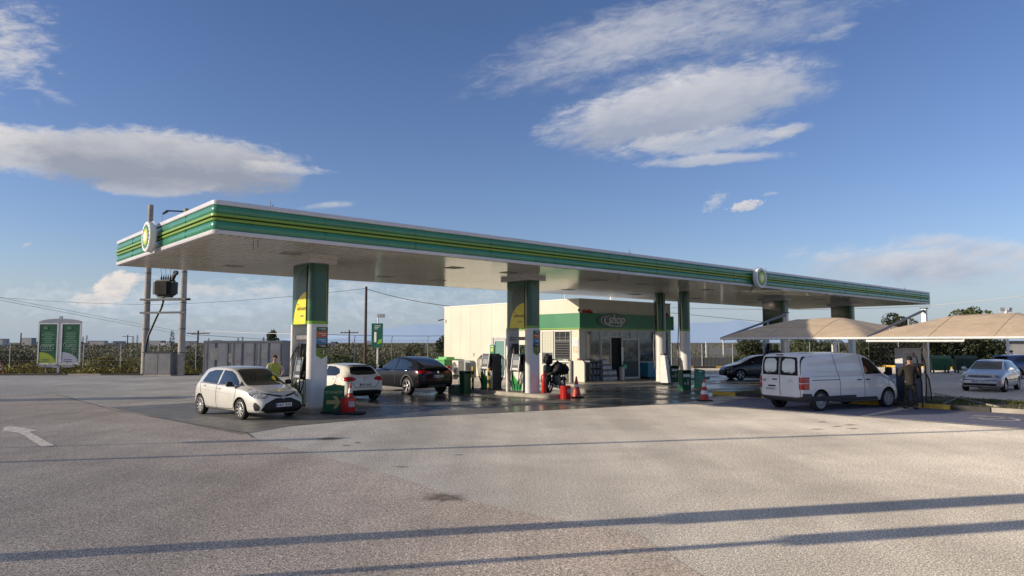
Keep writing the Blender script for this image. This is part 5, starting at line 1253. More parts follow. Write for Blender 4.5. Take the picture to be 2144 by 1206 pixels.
# --- white van
def van(name,label,loc,head,paint):
    L,W,wb=4.96,1.92,3.275; xf=wb/2; nose=xf+.88; tail=nose-L; hw=W/2; t=tail
    P=dict(xf=xf,xr=-xf,r=.335,hwmax=hw,cat='van',gap=.06,
      top=[(t,1.60),(t+.02,1.78),(t+.08,1.86),(t+.3,1.895),(t+1.2,1.91),(t+2.4,1.905),(t+3.0,1.885),(t+3.3,1.80),(t+3.6,1.58),(t+3.9,1.33),(t+4.1,1.20),(t+4.45,1.08),(nose-.2,.96),(nose-.07,.84),(nose,.64)],
      bot=[(t,.40),(t+.08,.33),(t+.5,.25),(nose-.5,.22),(nose-.1,.22),(nose,.28)],
      hw=[(t,hw*.955),(t+.05,hw*.975),(t+.15,hw*.99),(t+.4,hw),(nose-1.1,hw),(nose-.7,hw*.985),(nose-.4,hw*.93),(nose-.2,hw*.84),(nose-.08,hw*.70),(nose,hw*.54)],
      belt=[(t,1.20),(t+2.5,1.20),(t+3.6,1.16),(nose-.8,1.0),(nose,.56)],
      rw=[(t,.79),(t+.3,.81),(t+2.6,.81),(t+3.1,.78),(t+3.6,.77),(t+4.0,.76),(nose-.4,.70),(nose,.42)],xs=xs_of(tail,nose,[]),crown=.02)
    c=Car(name,label,loc,head,P,paint)
    c.decal('windscreen',[(3,-.72,1.26),(3,.72,1.26),(3,.66,1.76),(3,-.66,1.76)],0,GLASS,rnd=1)
    # rear door windows (in a black surround)
    VG=mat('van_rear_glass',(.56,.62,.60),.15,spec=.6,col2=(.66,.70,.68),scale=.8)
    for m_ in(False,True):
        c.decal('window_surround',[(-3,.03,1.17),(-3,.76,1.17),(-3,.75,1.60),(-3,.69,1.76),(-3,.03,1.78)],180,CARG,off=.005,mirror=m_)
        wd_=c.decal('rear_window',[(-3,.12,1.24),(-3,.66,1.24),(-3,.655,1.58),(-3,.61,1.71),(-3,.12,1.72)],180,VG,off=.012,mirror=m_,rnd=1)
        b=MB(); sy=-1 if m_ else 1; b.tube([(t-.035,sy*.10,1.24),(t-.035,sy*.62,1.22)],.015,6); b.tube([(t-.04,sy*.2,1.25),(t-.045,sy*.5,1.27)],.012,6); b.build('wiper',CARG,c.o)
    c.line('door_gap',[(-3,.0,.50),(-3,.0,1.80)],180,w=.016)
    c.line('door_gap',[(-3,-.80,1.80),(-3,-.84,1.2),(-3,-.84,.52)],180,w=.012); c.line('door_gap',[(-3,.80,1.80),(-3,.84,1.2),(-3,.84,.52)],180,w=.012)
    c.lr('tail_light',[(t-.0,.79,.72),(t,.79,1.12),(t+.22,.98,1.12),(t+.22,.98,.72)],150,TAIL,off=.010,step=.04)
    for m_ in(False,True):
        c.decal('reverse_lamp',[(t-.0,.80,.90),(t,.80,.94),(t+.20,.98,.94),(t+.20,.98,.915)],150,mat('lamp_pale',(.62,.45,.42),.2),off=.014,mirror=m_)
    c.decal('rear_bumper',[(-3,-.97,.33),(-3,.97,.33),(-3,.97,.50),(-3,.80,.50),(-3,.78,.47),(-3,-.78,.47),(-3,-.80,.50),(-3,-.97,.50)],180,mat('bumper_grey',(.045,.045,.05),.6),off=.02)
    for m_ in(False,True):
        c.decal('rear_bumper',[(t+.02,3,.33),(t+.45,3,.33),(t+.40,3,.52),(t+.36,3,.585),(t+.02,3,.60)],90,MATS['bumper_grey'],off=.012,mirror=m_)
        c.decal('sill_trim',[(-xf+.52,3,.30),(xf-.50,3,.30),(xf-.62,3,.42),(-xf+.64,3,.42)],90,MATS['bumper_grey'],off=.010,mirror=m_)
        c.decal('door_window',[(t+3.98,3,1.19),(t+3.70,3,1.40),(t+3.32,3,1.66),(t+3.02,3,1.74),(t+2.93,3,1.72),(t+2.96,3,1.19),(t+3.02,3,1.17)],90,GLASS,off=.005,mirror=m_)
        c.line('door_gap',[(t+2.80,3,1.80),(t+2.86,3,1.15),(t+2.88,3,.30)],90,w=.012,mirror=m_)
        c.line('door_gap',[(t+1.52,3,1.82),(t+1.66,3,1.2),(t+1.70,3,.95),(t+1.70,3,.28),(t+4.0,3,.27),(t+4.10,3,.7),(t+4.15,3,1.05)],90,w=.012,mirror=m_)
        c.line('sliding_rail',[(t+.42,3,1.02),(t+1.68,3,1.02)],90,mat('rail_dark',(.06,.06,.065),.4),w=.025,mirror=m_)
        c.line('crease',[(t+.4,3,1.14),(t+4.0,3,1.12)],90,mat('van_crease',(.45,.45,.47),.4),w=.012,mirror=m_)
    c.handle(t+2.62,1.0,CARG,w=.20); c.handle(t+3.02,1.0,CARG,w=.20)
    b=MB(); b.box((t-.03,.22,1.02),(.04,.20,.04),bev=.01); b.build('door_handle',CARG,c.o)
    b=MB(); b.box((t-.022,.35,.80),(.03,.34,.05),bev=.01); b.build('plate_lamp',CARG,c.o)
    # number plate on the left door
    hit,nn=c.cast((-3,.38,.70),R(180)); b=MB(); b.box((hit.x-.012,.40,.70),(.014,.50,.11),bev=.004); pl_=b.build('number_plate',PLATE,c.o)
    b=MB()
    for i in range(7): b.box((hit.x-.021,.24+i*.055,.70),(.003,.03,.06))
    b.build('plate_marks',MATS['plate_ink'],pl_)
    b=MB()
    for dz in(0,.055):
        b.tube([(t-.03,-.40,.94+dz),(t-.03,-.48,1.0+dz),(t-.03,-.56,.94+dz)],.011,6)
    b.build('badge',CHROME,c.o)
    b=MB(); b.box((t-.02,.66,1.0),(.012,.16,.022)); b.box((t-.02,.68,.96),(.012,.12,.022)); b.build('model_lettering',CARG,c.o)
    c.lr('headlight',[(nose-.1,.50,.72),(nose-.1,.50,.80),(nose-.42,.86,.98),(nose-.48,.9,.86),(nose-.3,.85,.74)],45,LENS,off=.006)
    c.decal('grille',[(3,-.5,.40),(3,.5,.40),(3,.46,.62),(3,-.46,.62)],0,CARG,off=.006)
    b=MB()
    for sy in(-1,1): b.box((t+3.92,sy*(hw+.13),1.27),(.12,.24,.28),bev=.05); b.box((t+3.94,sy*(hw-.0),1.20),(.09,.12,.08),bev=.02)
    b.build('mirror',CARG,c.o)
    b=MB(); b.box((t+.0,0,1.84),(.05,.28,.035),bev=.01); b.build('brake_lamp',mat('dark_red_lamp',(.12,.01,.01),.3),c.o)
    c.wheels(9,mat('steel_wheel_grey',(.34,.34,.35),.5,metal=.2),steel=True,w=.21); return c
WV=carpaint('white_van_paint',(.70,.70,.71),rough=.30)
rr_=Vector(gp(1713,861)); hdv=R(90-64.5); dv=Vector((math.cos(hdv),math.sin(hdv))); nv=Vector((-math.sin(hdv),math.cos(hdv)))
cc=rr_+nv*.80+dv*1.6375
van('parked_van','white panel van seen from its rear corner beside the shade sails',cc,hdv,WV)

# --- silver hatch (older) facing the camera
def front_hatch(name,label,loc,head,paint,plate=True):
    L,W,wb=4.15,1.735,2.51; xf=wb/2; nose=xf+.86; tail=nose-L; hw=W/2; t=tail
    P=dict(xf=xf,xr=-xf,r=.305,hwmax=hw,
      top=[(t,.80),(t+.04,.95),(t+.10,1.05),(t+.38,1.32),(t+.5,1.38),(t+1.0,1.43),(t+1.6,1.44),(t+2.1,1.42),(t+2.4,1.34),(t+2.75,1.14),(t+2.98,.99),(t+3.3,.95),(nose-.18,.84),(nose-.06,.74),(nose,.60)],
      bot=[(t,.32),(t+.1,.24),(t+.4,.19),(nose-.4,.18),(nose,.26)],
      hw=[(t,hw*.80),(t+.15,hw*.92),(t+.4,hw*.98),(t+.8,hw),(nose-.9,hw),(nose-.5,hw*.97),(nose-.25,hw*.92),(nose-.1,hw*.84),(nose,hw*.70)],
      belt=[(t,.66),(t+.15,.93),(t+.7,.95),(t+2.6,.91),(nose-.6,.80),(nose,.52)],
      rw=[(t,.50),(t+.3,.56),(t+.8,.58),(t+1.8,.60),(t+2.3,.59),(t+2.8,.64),(t+3.1,.70),(nose-.3,.68),(nose,.5)],xs=xs_of(tail,nose,[]),crown=.012)
    c=Car(name,label,loc,head,P,paint)
    c.decal('windscreen',[(3,-.63,1.01),(3,.63,1.01),(3,.53,1.36),(3,-.53,1.36)],0,GLASS)
    c.lr('side_window',[(t+2.72,3,.98),(t+2.45,3,1.18),(t+2.2,3,1.33),(t+1.75,3,1.36),(t+1.73,3,.96)],90,GLASS)
    c.lr('side_window',[(t+1.66,3,.96),(t+1.68,3,1.36),(t+1.1,3,1.34),(t+.75,3,1.24),(t+.62,3,.98)],90,GLASS)
    c.decal('rear_window',[(-3,-.52,1.03),(-3,.52,1.03),(-3,.44,1.32),(-3,-.44,1.32)],180,GLASS)
    c.decal('grille',[(3,-.40,.66),(3,.40,.66),(3,.40,.755),(3,-.40,.755)],0,CARG,off=.006)
    for z in(.68,.705,.73): c.line('grille_bar',[(3,-.38,z),(3,.38,z)],0,LGREY,w=.006,off=.01)
    c.lr('headlight',[(nose,.43,.645),(nose,.42,.765),(nose-.1,.75,.78),(nose-.28,.84,.75),(nose-.2,.82,.65)],25,LENS,off=.008,rnd=1)
    c.decal('bumper_grille',[(3,-.66,.30),(3,.66,.30),(3,.62,.40),(3,-.62,.40)],0,CARG,off=.008)
    c.line('bumper_strip',[(3,-.66,.545),(3,.66,.545)],0,CARG,w=.03,off=.008)
    hit,nn=c.cast((3,0,.72),0); b=MB(); q0=hit+Vector((.015,0,0)); b.tube([q0+Vector((0,.05*math.cos(2*math.pi*i/18),.05*math.sin(2*math.pi*i/18))) for i in range(18)],.008,6,closed=True); b.tube([q0+Vector((0,-.03,.03)),q0+Vector((0,-.012,-.03)),q0,q0+Vector((0,.012,-.03)),q0+Vector((0,.03,.03))],.006,5); b.build('badge',CHROME,c.o)
    c.plate(nose,.49,0); c.handle(t+1.85,.86,paint); c.handle(t+.9,.88,paint); c.mirrors(t+2.6,1.03,paint)
    for m_ in(False,True):
        c.line('door_gap',[(t+1.70,3,.96),(t+1.70,3,.6),(t+1.72,3,.28)],90,w=.012,mirror=m_)
        c.line('door_gap',[(t+2.70,3,.94),(t+2.78,3,.6),(t+2.72,3,.30)],90,w=.012,mirror=m_)
        c.line('side_strip',[(t+.9,3,.55),(t+3.0,3,.55)],90,CARG,w=.035,mirror=m_)
    c.lr('tail_light',[(t,.60,.70),(t,.62,.95),(t+.2,.84,.95),(t+.2,.84,.70)],140,TAIL,off=.006)
    c.wheels(10,ALU,w=.195); return c
GSIL=carpaint('silver_blue_paint',(.50,.52,.56),metal=.3,rough=.3)
fl=Vector(gp(2103,821)); hg=math.atan2(-.66,-.75)+.04; dg=Vector((math.cos(hg),math.sin(hg)))
nm=Vector((-math.sin(hg),math.cos(hg)))
front_hatch('parked_car','older silver hatchback facing the camera behind the grass island on the right',fl-dg*1.255-nm*.76+dg*.0,hg,GSIL)
BLU=carpaint('dark_blue_paint',(.02,.05,.20),metal=.2,rough=.25)
q=Vector(gp(2150,795)); rear_hatch('parked_car','dark blue hatchback parked just behind the silver hatchback',(q.x+1.0,q.y+1.6),math.radians(12),BLU,style='b',Hh=1.50)
REDC=carpaint('red_car_paint',(.38,.02,.02),rough=.25)
q=at(2146,800,31.0); rear_hatch('parked_car','red car at the right edge of the photo, only a sliver of it visible',(q.x+2.25,q.y-.3),math.radians(14),REDC,style='b')
q=Vector(gp(1548,796)); rear_hatch('parked_car','dark car in shade facing left behind the white van',(q.x+1.40,q.y+.95),math.radians(183),carpaint('charcoal_paint',(.016,.018,.024),rough=.2),style='b',Hh=1.50)

# ------------------------------------------------------------------ shade sails
ax=Vector((math.cos(ROT),math.sin(ROT),0)); rowd=Vector((UX*0+math.sin(R(138.54)),math.cos(R(138.54)),0))
T2=Vector((12.2,24.45,0)); P2=Vector((16.3,28.0,0)); P1=Vector((12.48,32.3,0)); T1=Vector((8.45,28.72,0)); P3=P2*2-P1; T3=T2*2-T1
P0=P1*2-P2
def cantilever(Pp,Tt,lab,zt=3.58,zl=2.42):
    o=empty('sail_frame',Pp,0,lab,'steel frame','cantilever steel frames holding the shade sails')
    d=Tt-Pp; ang=math.atan2(d.y,d.x)
    b=MB(); b.box((0,0,zt/2),(.17,.17,zt),ang,.01); b.build('post',STEEL,o)
    b=MB(); L_=d.length; a0=Vector((0,0,zt-.06)); a1=Vector((d.x,d.y,zl)); b.cyl(a0,a1,.055,.04,8); b.build('arm',mat('arm_grey',(.20,.20,.21),.55,metal=.1),o)
    b=MB()
    for t,zz in((.30,2.75),(.62,2.62)):
        p=a0.lerp(a1,t); b.cyl(p,Vector((p.x,p.y,zz)),.03,n=8)
    b.build('hanger',STEEL,o)
    b=MB(); b.box((0,0,zt+.02),(.24,.24,.04),ang); b.box((0,0,.13),(.34,.34,.03),ang); b.build('plate',DSTEEL,o)
cantilever(P1,T1,'galvanised cantilever frame of the left shade sail, its arm dipping to the left tip')
cantilever(P2,T2,'galvanised cantilever frame between the two shade sails, beside the payment machine')
cantilever(P3,T3,'galvanised cantilever frame at the right end of the shade sails, outside the frame')
def sail(A_,B_,C_,D_,lab,zl=2.42,hh=.78):
    """A,B front tips; C,D rear corners"""
    o=empty('shade_sail',(0,0,0),0,lab,'shade sail','tan shade sails over the parking bays')
    A_=A_.copy();B_=B_.copy();C_=C_.copy();D_=D_.copy()
    def fn(s,t):
        p=A_.lerp(B_,s).lerp(D_.lerp(C_,s),t)
        a=min(s,1-s)/.34; c=min(t,1-t)/.46; f=min(a,c,1.0)
        sm=min(1,f)
        z=zl+hh*(sm**.93)+.012*math.sin(9*s+5*t)
        z+=.03*noise.noise(Vector((p.x*1.1,p.y*1.1,3)))*min(1,f*3)
        return Vector((p.x,p.y,z+.30*t*(1-min(1,f))))
    b=MB(); b.grid(fn,40,30); fb=b.build('fabric',FABRIC,o,25)
    for s0 in(.34,.66):
        b=MB(); b.tube([fn(s0,t/20)+Vector((0,0,.006)) for t in range(21)],.005,5); b.build('seam',mat('fabric_seam',(.42,.31,.20),.9),fb)
    for t0 in(.22,.46,.75):
        b=MB(); b.tube([fn(s/30,t0)+Vector((0,0,.006)) for s in range(31)],.004,5); b.build('seam',MATS['fabric_seam'],fb)
    b=MB(); zz=lambda t:zl+.30*t
    b.cyl(A_+Vector((0,0,zl-.02)),B_+Vector((0,0,zl-.02)),.045); b.cyl(D_+Vector((0,0,zl+.28)),C_+Vector((0,0,zl+.28)),.045)
    b.cyl(A_+Vector((0,0,zl-.02)),D_+Vector((0,0,zl+.28)),.045); b.cyl(B_+Vector((0,0,zl-.02)),C_+Vector((0,0,zl+.28)),.045); b.build('edge_pipe',mat('pipe_white',(.66,.65,.62),.35,var=.1),o)
    return o
sail(T1,T2,P2,P1,'tan tensioned shade sail above the white van, half in the canopy shadow')
sail(T2,T3,P3,P2,'tan tensioned shade sail on the right running out of the frame, in sunlight')
b=MB(); q1=T2+Vector((0,0,2.30)); q2=T2.lerp(T3,.52)+Vector((0,0,2.30)); b.cyl(q1,q2,.04); b.cyl(q2,q2+Vector((-.02,.0,.14)),.025,n=8); tag(b.build('white_rail',MATS['pipe_white']),'short white rail hanging under the front edge of the right shade sail','rail')
# ------------------------------------------------------------------ grass islands between the bays
GRS=mat('island_soil_grass',(.055,.065,.025),.95,col2=(.12,.095,.055),scale=2.5,lo=.42,hi=.6,bump=.6,bscale=20)
isl=[]
for u,v in((20.95,-1.0),(20.95,-16),(25.4,-16),(25.4,-3.2),(24.0,-1.6)): 
    qq=uv(u,v); isl.append((qq.x,qq.y))
slab('grass_island',isl,-.05,.11,GRS)
def kerb_run(name,pts,lab,cols,w=.16,h=.15,step=1.1):
    o=empty(name,(0,0,0),0,lab,'kerb'); k=0
    for a,c in zip(pts[:-1],pts[1:]):
        a=Vector((a[0],a[1],0));c=Vector((c[0],c[1],0)); n=max(1,round((c-a).length/step))
        for i in range(n):
            p=a.lerp(c,(i+.5)/n); d=(c-a); b=MB(); jx=random.uniform(-.015,.015)
            b.box((p.x,p.y+jx,h/2),(d.length/n-.02,w,h+.02),math.atan2(d.y,d.x)+random.uniform(-.015,.015),.02); b.build('kerb_stone',cols[k%len(cols)],o); k+=1
    return o
kerb_run('painted_kerb',[uv(20.85,-.9),uv(20.85,-15.8)],'yellow and dark painted kerb along the front of the grass island',[KYEL,KBLK,KYEL,KBLK,CONC],step=1.15)
kerb_run('painted_kerb',[gp(1405,771),gp(1545,771),gp(1640,772)],'yellow and black kerb at the foot of the far mesh fence',[KYEL,KBLK],w=.22,h=.17,step=2.0)
kerb_run('painted_kerb',[gp(1840,768),gp(1960,772),gp(2075,773)],'yellow and black kerb in front of the far oleander hedge',[KYEL,KBLK,KYEL],w=.22,h=.17,step=1.8)
kerb_run('painted_kerb',[(-44,48.9),(-8,49.2)],'low dark kerb along the left scrub edge',[KBLK,KBLK,CONC,KBLK],w=.2,h=.1,step=2.2)
b=MB(); rnd=random.Random(3)
for i in range(6500):
    u=rnd.uniform(21.1,25.3); v=rnd.uniform(-15.5,-1.2)
    if v>-3.2 and u>24: continue
    if noise.noise(Vector((u*.6,v*.6,2)))<-.05: continue
    p=uv(u,v,.11); a=rnd.uniform(0,6.28); hgt=rnd.uniform(.03,.10); w=.018; dx,dy=math.cos(a)*w,math.sin(a)*w
    b.face([(p.x-dx,p.y-dy,p.z),(p.x+dx,p.y+dy,p.z),(p.x+rnd.uniform(-.04,.04),p.y+rnd.uniform(-.04,.04),p.z+hgt)])
tag(b.build('grass',foliage('grass_blades',(.07,.10,.02),(.20,.20,.05),3),smooth=0,fixn=False),'short patchy grass on the island between the parking bays','grass',kind='stuff')
# light diagonal cable covers / boards lying on the island at right
for i,(a,c,lab) in enumerate(((gp(1948,822,.12),gp(2090,852,.12),'pale diagonal timber edging running across the grass island'),(gp(1975,846,.12),gp(2015,830,.12),'short pale edging board on the grass island behind the man'))):
    b=MB(); a=Vector((*a,.13));c=Vector((*c,.13)); b.box(((a+c)/2)[:],((c-a).length,.07,.05),math.atan2((c-a).y,(c-a).x),.01); tag(b.build('edging_board',CONC),lab,'edging')
# ------------------------------------------------------------------ payment / air machine by the man
q=at(1903,800,25.9); o=empty('payment_machine',(q.x,q.y,.0),ROT-.45,'navy self service machine with white header board in front of the man','machine')
b=MB(); b.box((0,0,.80),(.70,.50,1.36),bev=.03); b.build('cabinet',mat('navy_cabinet',(.035,.05,.12),.35,var=.1),o)
b=MB(); b.box((0,0,1.77),(.84,.36,.56),bev=.02); hb=b.build('header_board',mat('header_white',(.55,.55,.57),.4,var=.08),o)
M=stand((0,-.183,1.77),0); b=MB(); b.prism([(-.28,.03),(.10,.07),(.10,.09),(-.28,.05)],0,.004,M); b.prism([(-.22,-.03),(.16,0),(.16,.02),(-.22,-.01)],0,.004,M); b.prism([(.06,-.06),(.12,-.06),(.12,.10),(.06,.12)],0,.005,M); b.build('print_mark',mat('print_red',(.30,.06,.08),.5),hb,0)
M=stand((0,-.253,0),0); b=MB(); b.prism([(-.32,1.15),(-.05,1.15),(-.05,1.40),(-.32,1.40)],0,.01,M); b.build('screen',mat('machine_screen',(.03,.09,.22),.2),o,0); b=MB(); b.prism([(-.30,.82),(-.12,.82),(-.12,1.02),(-.30,1.02)],0,.01,M); b.build('notice',WHITE,o,0)
b=MB(); b.box((0,0,.06),(.9,.6,.12)); b.build('plinth',CONC,o)
b=MB(); b.tube(hose([(.42,-.1,1.9),(.55,-.2,1.5),(.52,-.25,.6),(.45,-.3,.2),(.62,-.35,.15),(.60,-.3,.9),(.5,-.2,1.2)]),.022,8); b.build('hose',HOSE,o)
# ------------------------------------------------------------------ left side: transformer station
q=Vector(gp(302,785.5)); q2_=Vector(gp(378,786.5))
def power_pole(loc,h,r0,r1,lab,name='concrete_pole'):
    o=empty(name,(loc[0],loc[1],-.05),0,lab,'pole')
    b=MB(); b.cyl((0,0,0),(0,0,h),r0,r1,20); b.build('shaft',CONCP,o)
    b=MB()
    for z in(1.6,3.2,5.0,7.1): b.cyl((0,0,z),(0,0,z+.05),r0+(r1-r0)*z/h+.012,n=20)
    b.build('band',DSTEEL,o); return o
power_pole(q,11.95,.24,.17,'left concrete pole of the pair carrying the transformer')
pp2=power_pole(q2_,11.55,.24,.17,'right concrete pole of the pair carrying the transformer')
b=MB(); b.cyl((0,0,11.35),(-1.15,-.3,11.35),.05,n=8); b.cyl((-1.15,-.3,11.35),(-1.45,-.38,11.1),.10,.06,10); b.cyl((-1.45,-.38,11.1),(-1.5,-.4,9.6),.01,n=5); b.build('bracket',DSTEEL,pp2)
md=(q+q2_)/2; dd=(q2_-q); dl=dd.length; aa=math.atan2(dd.y,dd.x)
tr=empty('transformer',(md.x,md.y,0),aa,'black finned transformer mounted between the two concrete poles','transformer')
b=MB()
for z,y in((5.22,-.22),(5.22,.22),(4.30,-.2)): b.box((0,y,z),(dl+.75,.09,.14))
b.build('cross_beam',DSTEEL,tr)
b=MB(); b.box((0,0,6.02),(1.10,.62,1.1),bev=.03); b.box((0,0,5.42),(1.0,.4,.14)); b.build('tank',mat('transformer_black',(.022,.020,.020),.5,var=.2),tr)
b=MB()
for i in range(11): b.box((-.44+i*.088,-.40,6.0),(.02,.24,.92)); b.box((-.44+i*.088,.40,6.0),(.02,.24,.92))
b.box((-.70,0,6.0),(.28,.5,.85),bev=.02); b.box((.68,0,6.0),(.26,.5,.85),bev=.02); b.build('cooling_fins',MATS['transformer_black'],tr)
for i,x in enumerate((-.36,-.18,.0,.18,.36,.50)):
    b=MB(); b.lathe([(.05,6.55),(.07,6.60),(.04,6.64),(.07,6.68),(.04,6.72),(.06,6.76),(.03,6.80),(.02,6.95),(0,6.96)],n=10,loc=(x,0,0)); b.build('insulator',CARG,tr)
b=MB(); b.cyl((.55,0,6.55),(.78,0,7.05),.11,n=12); b.cyl((.78,-.1,7.05),(.78,.1,7.05),.16,n=14); b.build('oil_vessel',CARG,tr)
b=MB()
for x,x2 in((-.36,-.55),(0,-.15),(.36,.33)): b.tube([(x,0,6.95),(x2,0,8.0),(x2-.05,0,9.8)],.012,5)
b.build('lead_wire',CARG,tr)
b=MB(); b.tube(hose([(-.10,0,5.4),(-.16,-.1,4.7),(-.45,-.15,4.1),(-.8,-.2,3.3),(-1.1,-.25,2.5),(-1.22,-.3,1.4)]),.07,8); b.build('cable',CARG,tr)
cb_=Vector(gp(341,786)); o=empty('metal_cabinet',(cb_.x,cb_.y-.35,0),aa*.3,'grey electrical cabinet standing between the transformer poles','cabinet')
b=MB(); b.box((0,0,.80),(1.85,.7,1.5),bev=.02); b.build('casing',mat('cabinet_grey',(.17,.175,.18),.5,var=.15,scale=2),o)
b=MB(); b.box((-.45,-.355,.8),(.85,.02,1.36),bev=.005); b.box((.45,-.355,.8),(.85,.02,1.36),bev=.005); b.build('door',MATS['cabinet_grey'],o)
b=MB(); b.box((0,0,.03),(1.95,.8,.08)); b.build('base',CONC,o)
b=MB(); b.box((0,0,1.57),(1.95,.8,.05)); b.build('top',DSTEEL,o)
# double advertising sign far left
q=Vector(gp(122,781)); o=empty('advert_sign',(q.x,q.y,0),R(3),'double green advertising sign with arched grey top on a single post','sign')
W_,Z0,Z1=1.54,.62,3.72
b=MB(); b.box((0,.02,2.1),(.18,.16,4.2)); b.build('post',LGREY,o)
M=stand((0,0,0),0); FRM=mat('sign_frame_grey',(.33,.33,.37),.4,var=.08,metal=.2)
b=MB(); b.prism([(-W_,Z1)]+[(-W_*math.cos(math.pi*i/14),Z1+.30*math.sin(math.pi*i/14)) for i in range(1,14)]+[(W_,Z1)],-.08,.08,M); b.build('arched_top',FRM,o,0)
b=MB(); b.prism([(-W_-.1,Z0)]+[(-(W_+.1)*math.cos(math.pi*i/14),Z0-.24*math.sin(math.pi*i/14)) for i in range(1,14)]+[(W_+.1,Z0)],-.08,.08,M); b.build('arched_foot',FRM,o,0)
for sx in(-1,1):
    lm=MB(); x0,x1=(-W_,-.09) if sx<0 else (.09,W_)
    for a in((x0,Z0,x0+.10,Z1),(x1-.10,Z0,x1,Z1),(x0+.1,Z0,x1-.1,Z0+.12),(x0+.1,Z1-.12,x1-.1,Z1)): lm.prism([(a[0],a[1]),(a[2],a[1]),(a[2],a[3]),(a[0],a[3])],-.02,.07,M)
    lm.build('frame',mat('sign_frame_white',(.60,.60,.60),.4,var=.05),o,0)
    pn=MB(); pn.prism([(x0+.1,Z0+.12),(x1-.1,Z0+.12),(x1-.1,Z1-.12),(x0+.1,Z1-.12)],-.02,.05,M); pn=pn.build('panel',mat('advert_panel_green',(.010,.085,.035),.4,var=.08),o,0)
    cx_=(x0+x1)/2; hw_=(x1-x0)/2-.1
    pl=[(x0+.1,Z0+.12),(x1-.13,Z0+.12)]+[(x0+.1+(2*hw_-.03)*math.cos(R(a)),Z0+.12+.80*math.sin(R(a))) for a in range(8,91,8)]+[(x0+.1,Z0+.92)]
    b=MB(); b.prism(pl,.05,.056,M); b.build('quarter_leaf',mat('advert_lime',(.28,.36,.02),.5) if sx<0 else mat('advert_pale',(.36,.38,.48),.5),pn,0)
    b=MB(); rnd=random.Random(9+sx)
    for i in range(9):
        wl=rnd.uniform(.22,.48); z=Z1-.78-i*.145; b.prism([(cx_-wl,z),(cx_+wl,z),(cx_+wl,z+.035),(cx_-wl,z+.035)],.05,.055,M)
    b.build('print_line',mat('print_pale_green',(.20,.40,.27),.5),pn,0)
    b=MB(); c0=Vector((cx_-(.18 if sx<0 else .12),Z1-.42,0)); b.tube([M@Vector((c0.x+.11*math.cos(R(a)),c0.y+.11*math.sin(R(a)),.06)) for a in range(-30,211,20)],.014,5); b.tube([M@Vector((c0.x-.08,c0.y-.05,.06)),M@Vector((c0.x,c0.y+.01,.06)),M@Vector((c0.x+.08,c0.y-.05,.06))],.02,5); b.build('car_wash_symbol',mat('print_pale',(.40,.50,.42),.5),pn,0)
    b=MB(); PM=lambda x,z:M@Vector((x,z,.06))
    if sx<0:
        zc=Z0+1.22; b.tube([PM(cx_-.40+.10*math.cos(R(a)),zc+.2*math.sin(R(a))) for a in range(90,271,20)]+[PM(cx_+.30,zc-.2)],.012,5); b.tube([PM(cx_-.40,zc+.2),PM(cx_+.30,zc+.2)],.012,5); b.tube([PM(cx_+.30+.13*math.cos(R(a)),zc+.2*math.sin(R(a))) for a in range(0,360,20)],.012,5,closed=True)
        for xx in(-.3,-.2,-.08,.04): b.tube([PM(cx_+xx+.05*math.cos(R(a)),zc+.15*math.sin(R(a))) for a in range(80,290,25)],.010,5)
    else:
        zc=Z0+1.22
        for (dx,dz,r_) in((.05,0,.19),(-.4,.22,.13),(-.2,.05,.1),(.35,-.15,.1),(.25,-.35,.09),(.38,.08,.07)):
            b.tube([PM(cx_+dx+r_*math.cos(R(a))*(1+.12*math.sin(R(5*a))),zc+dz+r_*math.sin(R(a))*(1+.12*math.sin(R(5*a)))) for a in range(0,360,18)],.011,5,closed=True)
    b.build('line_drawing',MATS['print_pale'],pn,0)
    b=MB()
    for z in(.34,.22): b.prism([(x0+.28,Z0+z),(x0+.85,Z0+z),(x0+.85,Z0+z+.05),(x0+.28,Z0+z+.05)],.057,.06,M)
    b.build('print_line',mat('print_dark',(.03,.07,.12),.5),pn,0)
# shipping container
ca=Vector(gp(424,789)); cbv=Vector(gp(591,789)); o=empty('shipping_container',((ca+cbv)/2)[:]+(0,),0,'weathered grey blue container with double doors at the left edge of the yard','container')
CM=mat('container_paint',(.155,.17,.20),.6,col2=(.20,.21,.24),scale=1.3,lo=.4,hi=.6,bump=.1)
Lc=(cbv-ca).length-.02; Hc=2.32
b=MB(); b.box((0,1.2,Hc/2+.05),(Lc,2.4,Hc),bev=.02); b.build('body',CM,o)
b=MB()
for x in (-Lc/2+.06,Lc/2-.06,-Lc/6,Lc/6): b.box((x,-.02,Hc/2+.05),(.12,.06,Hc))
b.box((0,-.02,Hc-.02),(Lc,.062,.14)); b.box((0,-.02,.12),(Lc,.062,.14)); b.build('frame_rail',mat('container_rail',(.125,.135,.155),.6,var=.15),o)
for k in range(6):
    x=-Lc/2+Lc*(k+.5)/6; b=MB(); b.box((x,-.03,Hc/2+.05),(Lc/6-.18,.04,Hc-.34),bev=.01)
    dr=b.build('door',CM,o); b=MB(); b.cyl((x+.12*(1 if k%2 else -1)*2,-.075,.2),(x+.12*(1 if k%2 else -1)*2,-.075,Hc-.1),.012,n=6); b.build('lock_rod',GREY,dr)
rnd=random.Random(4)
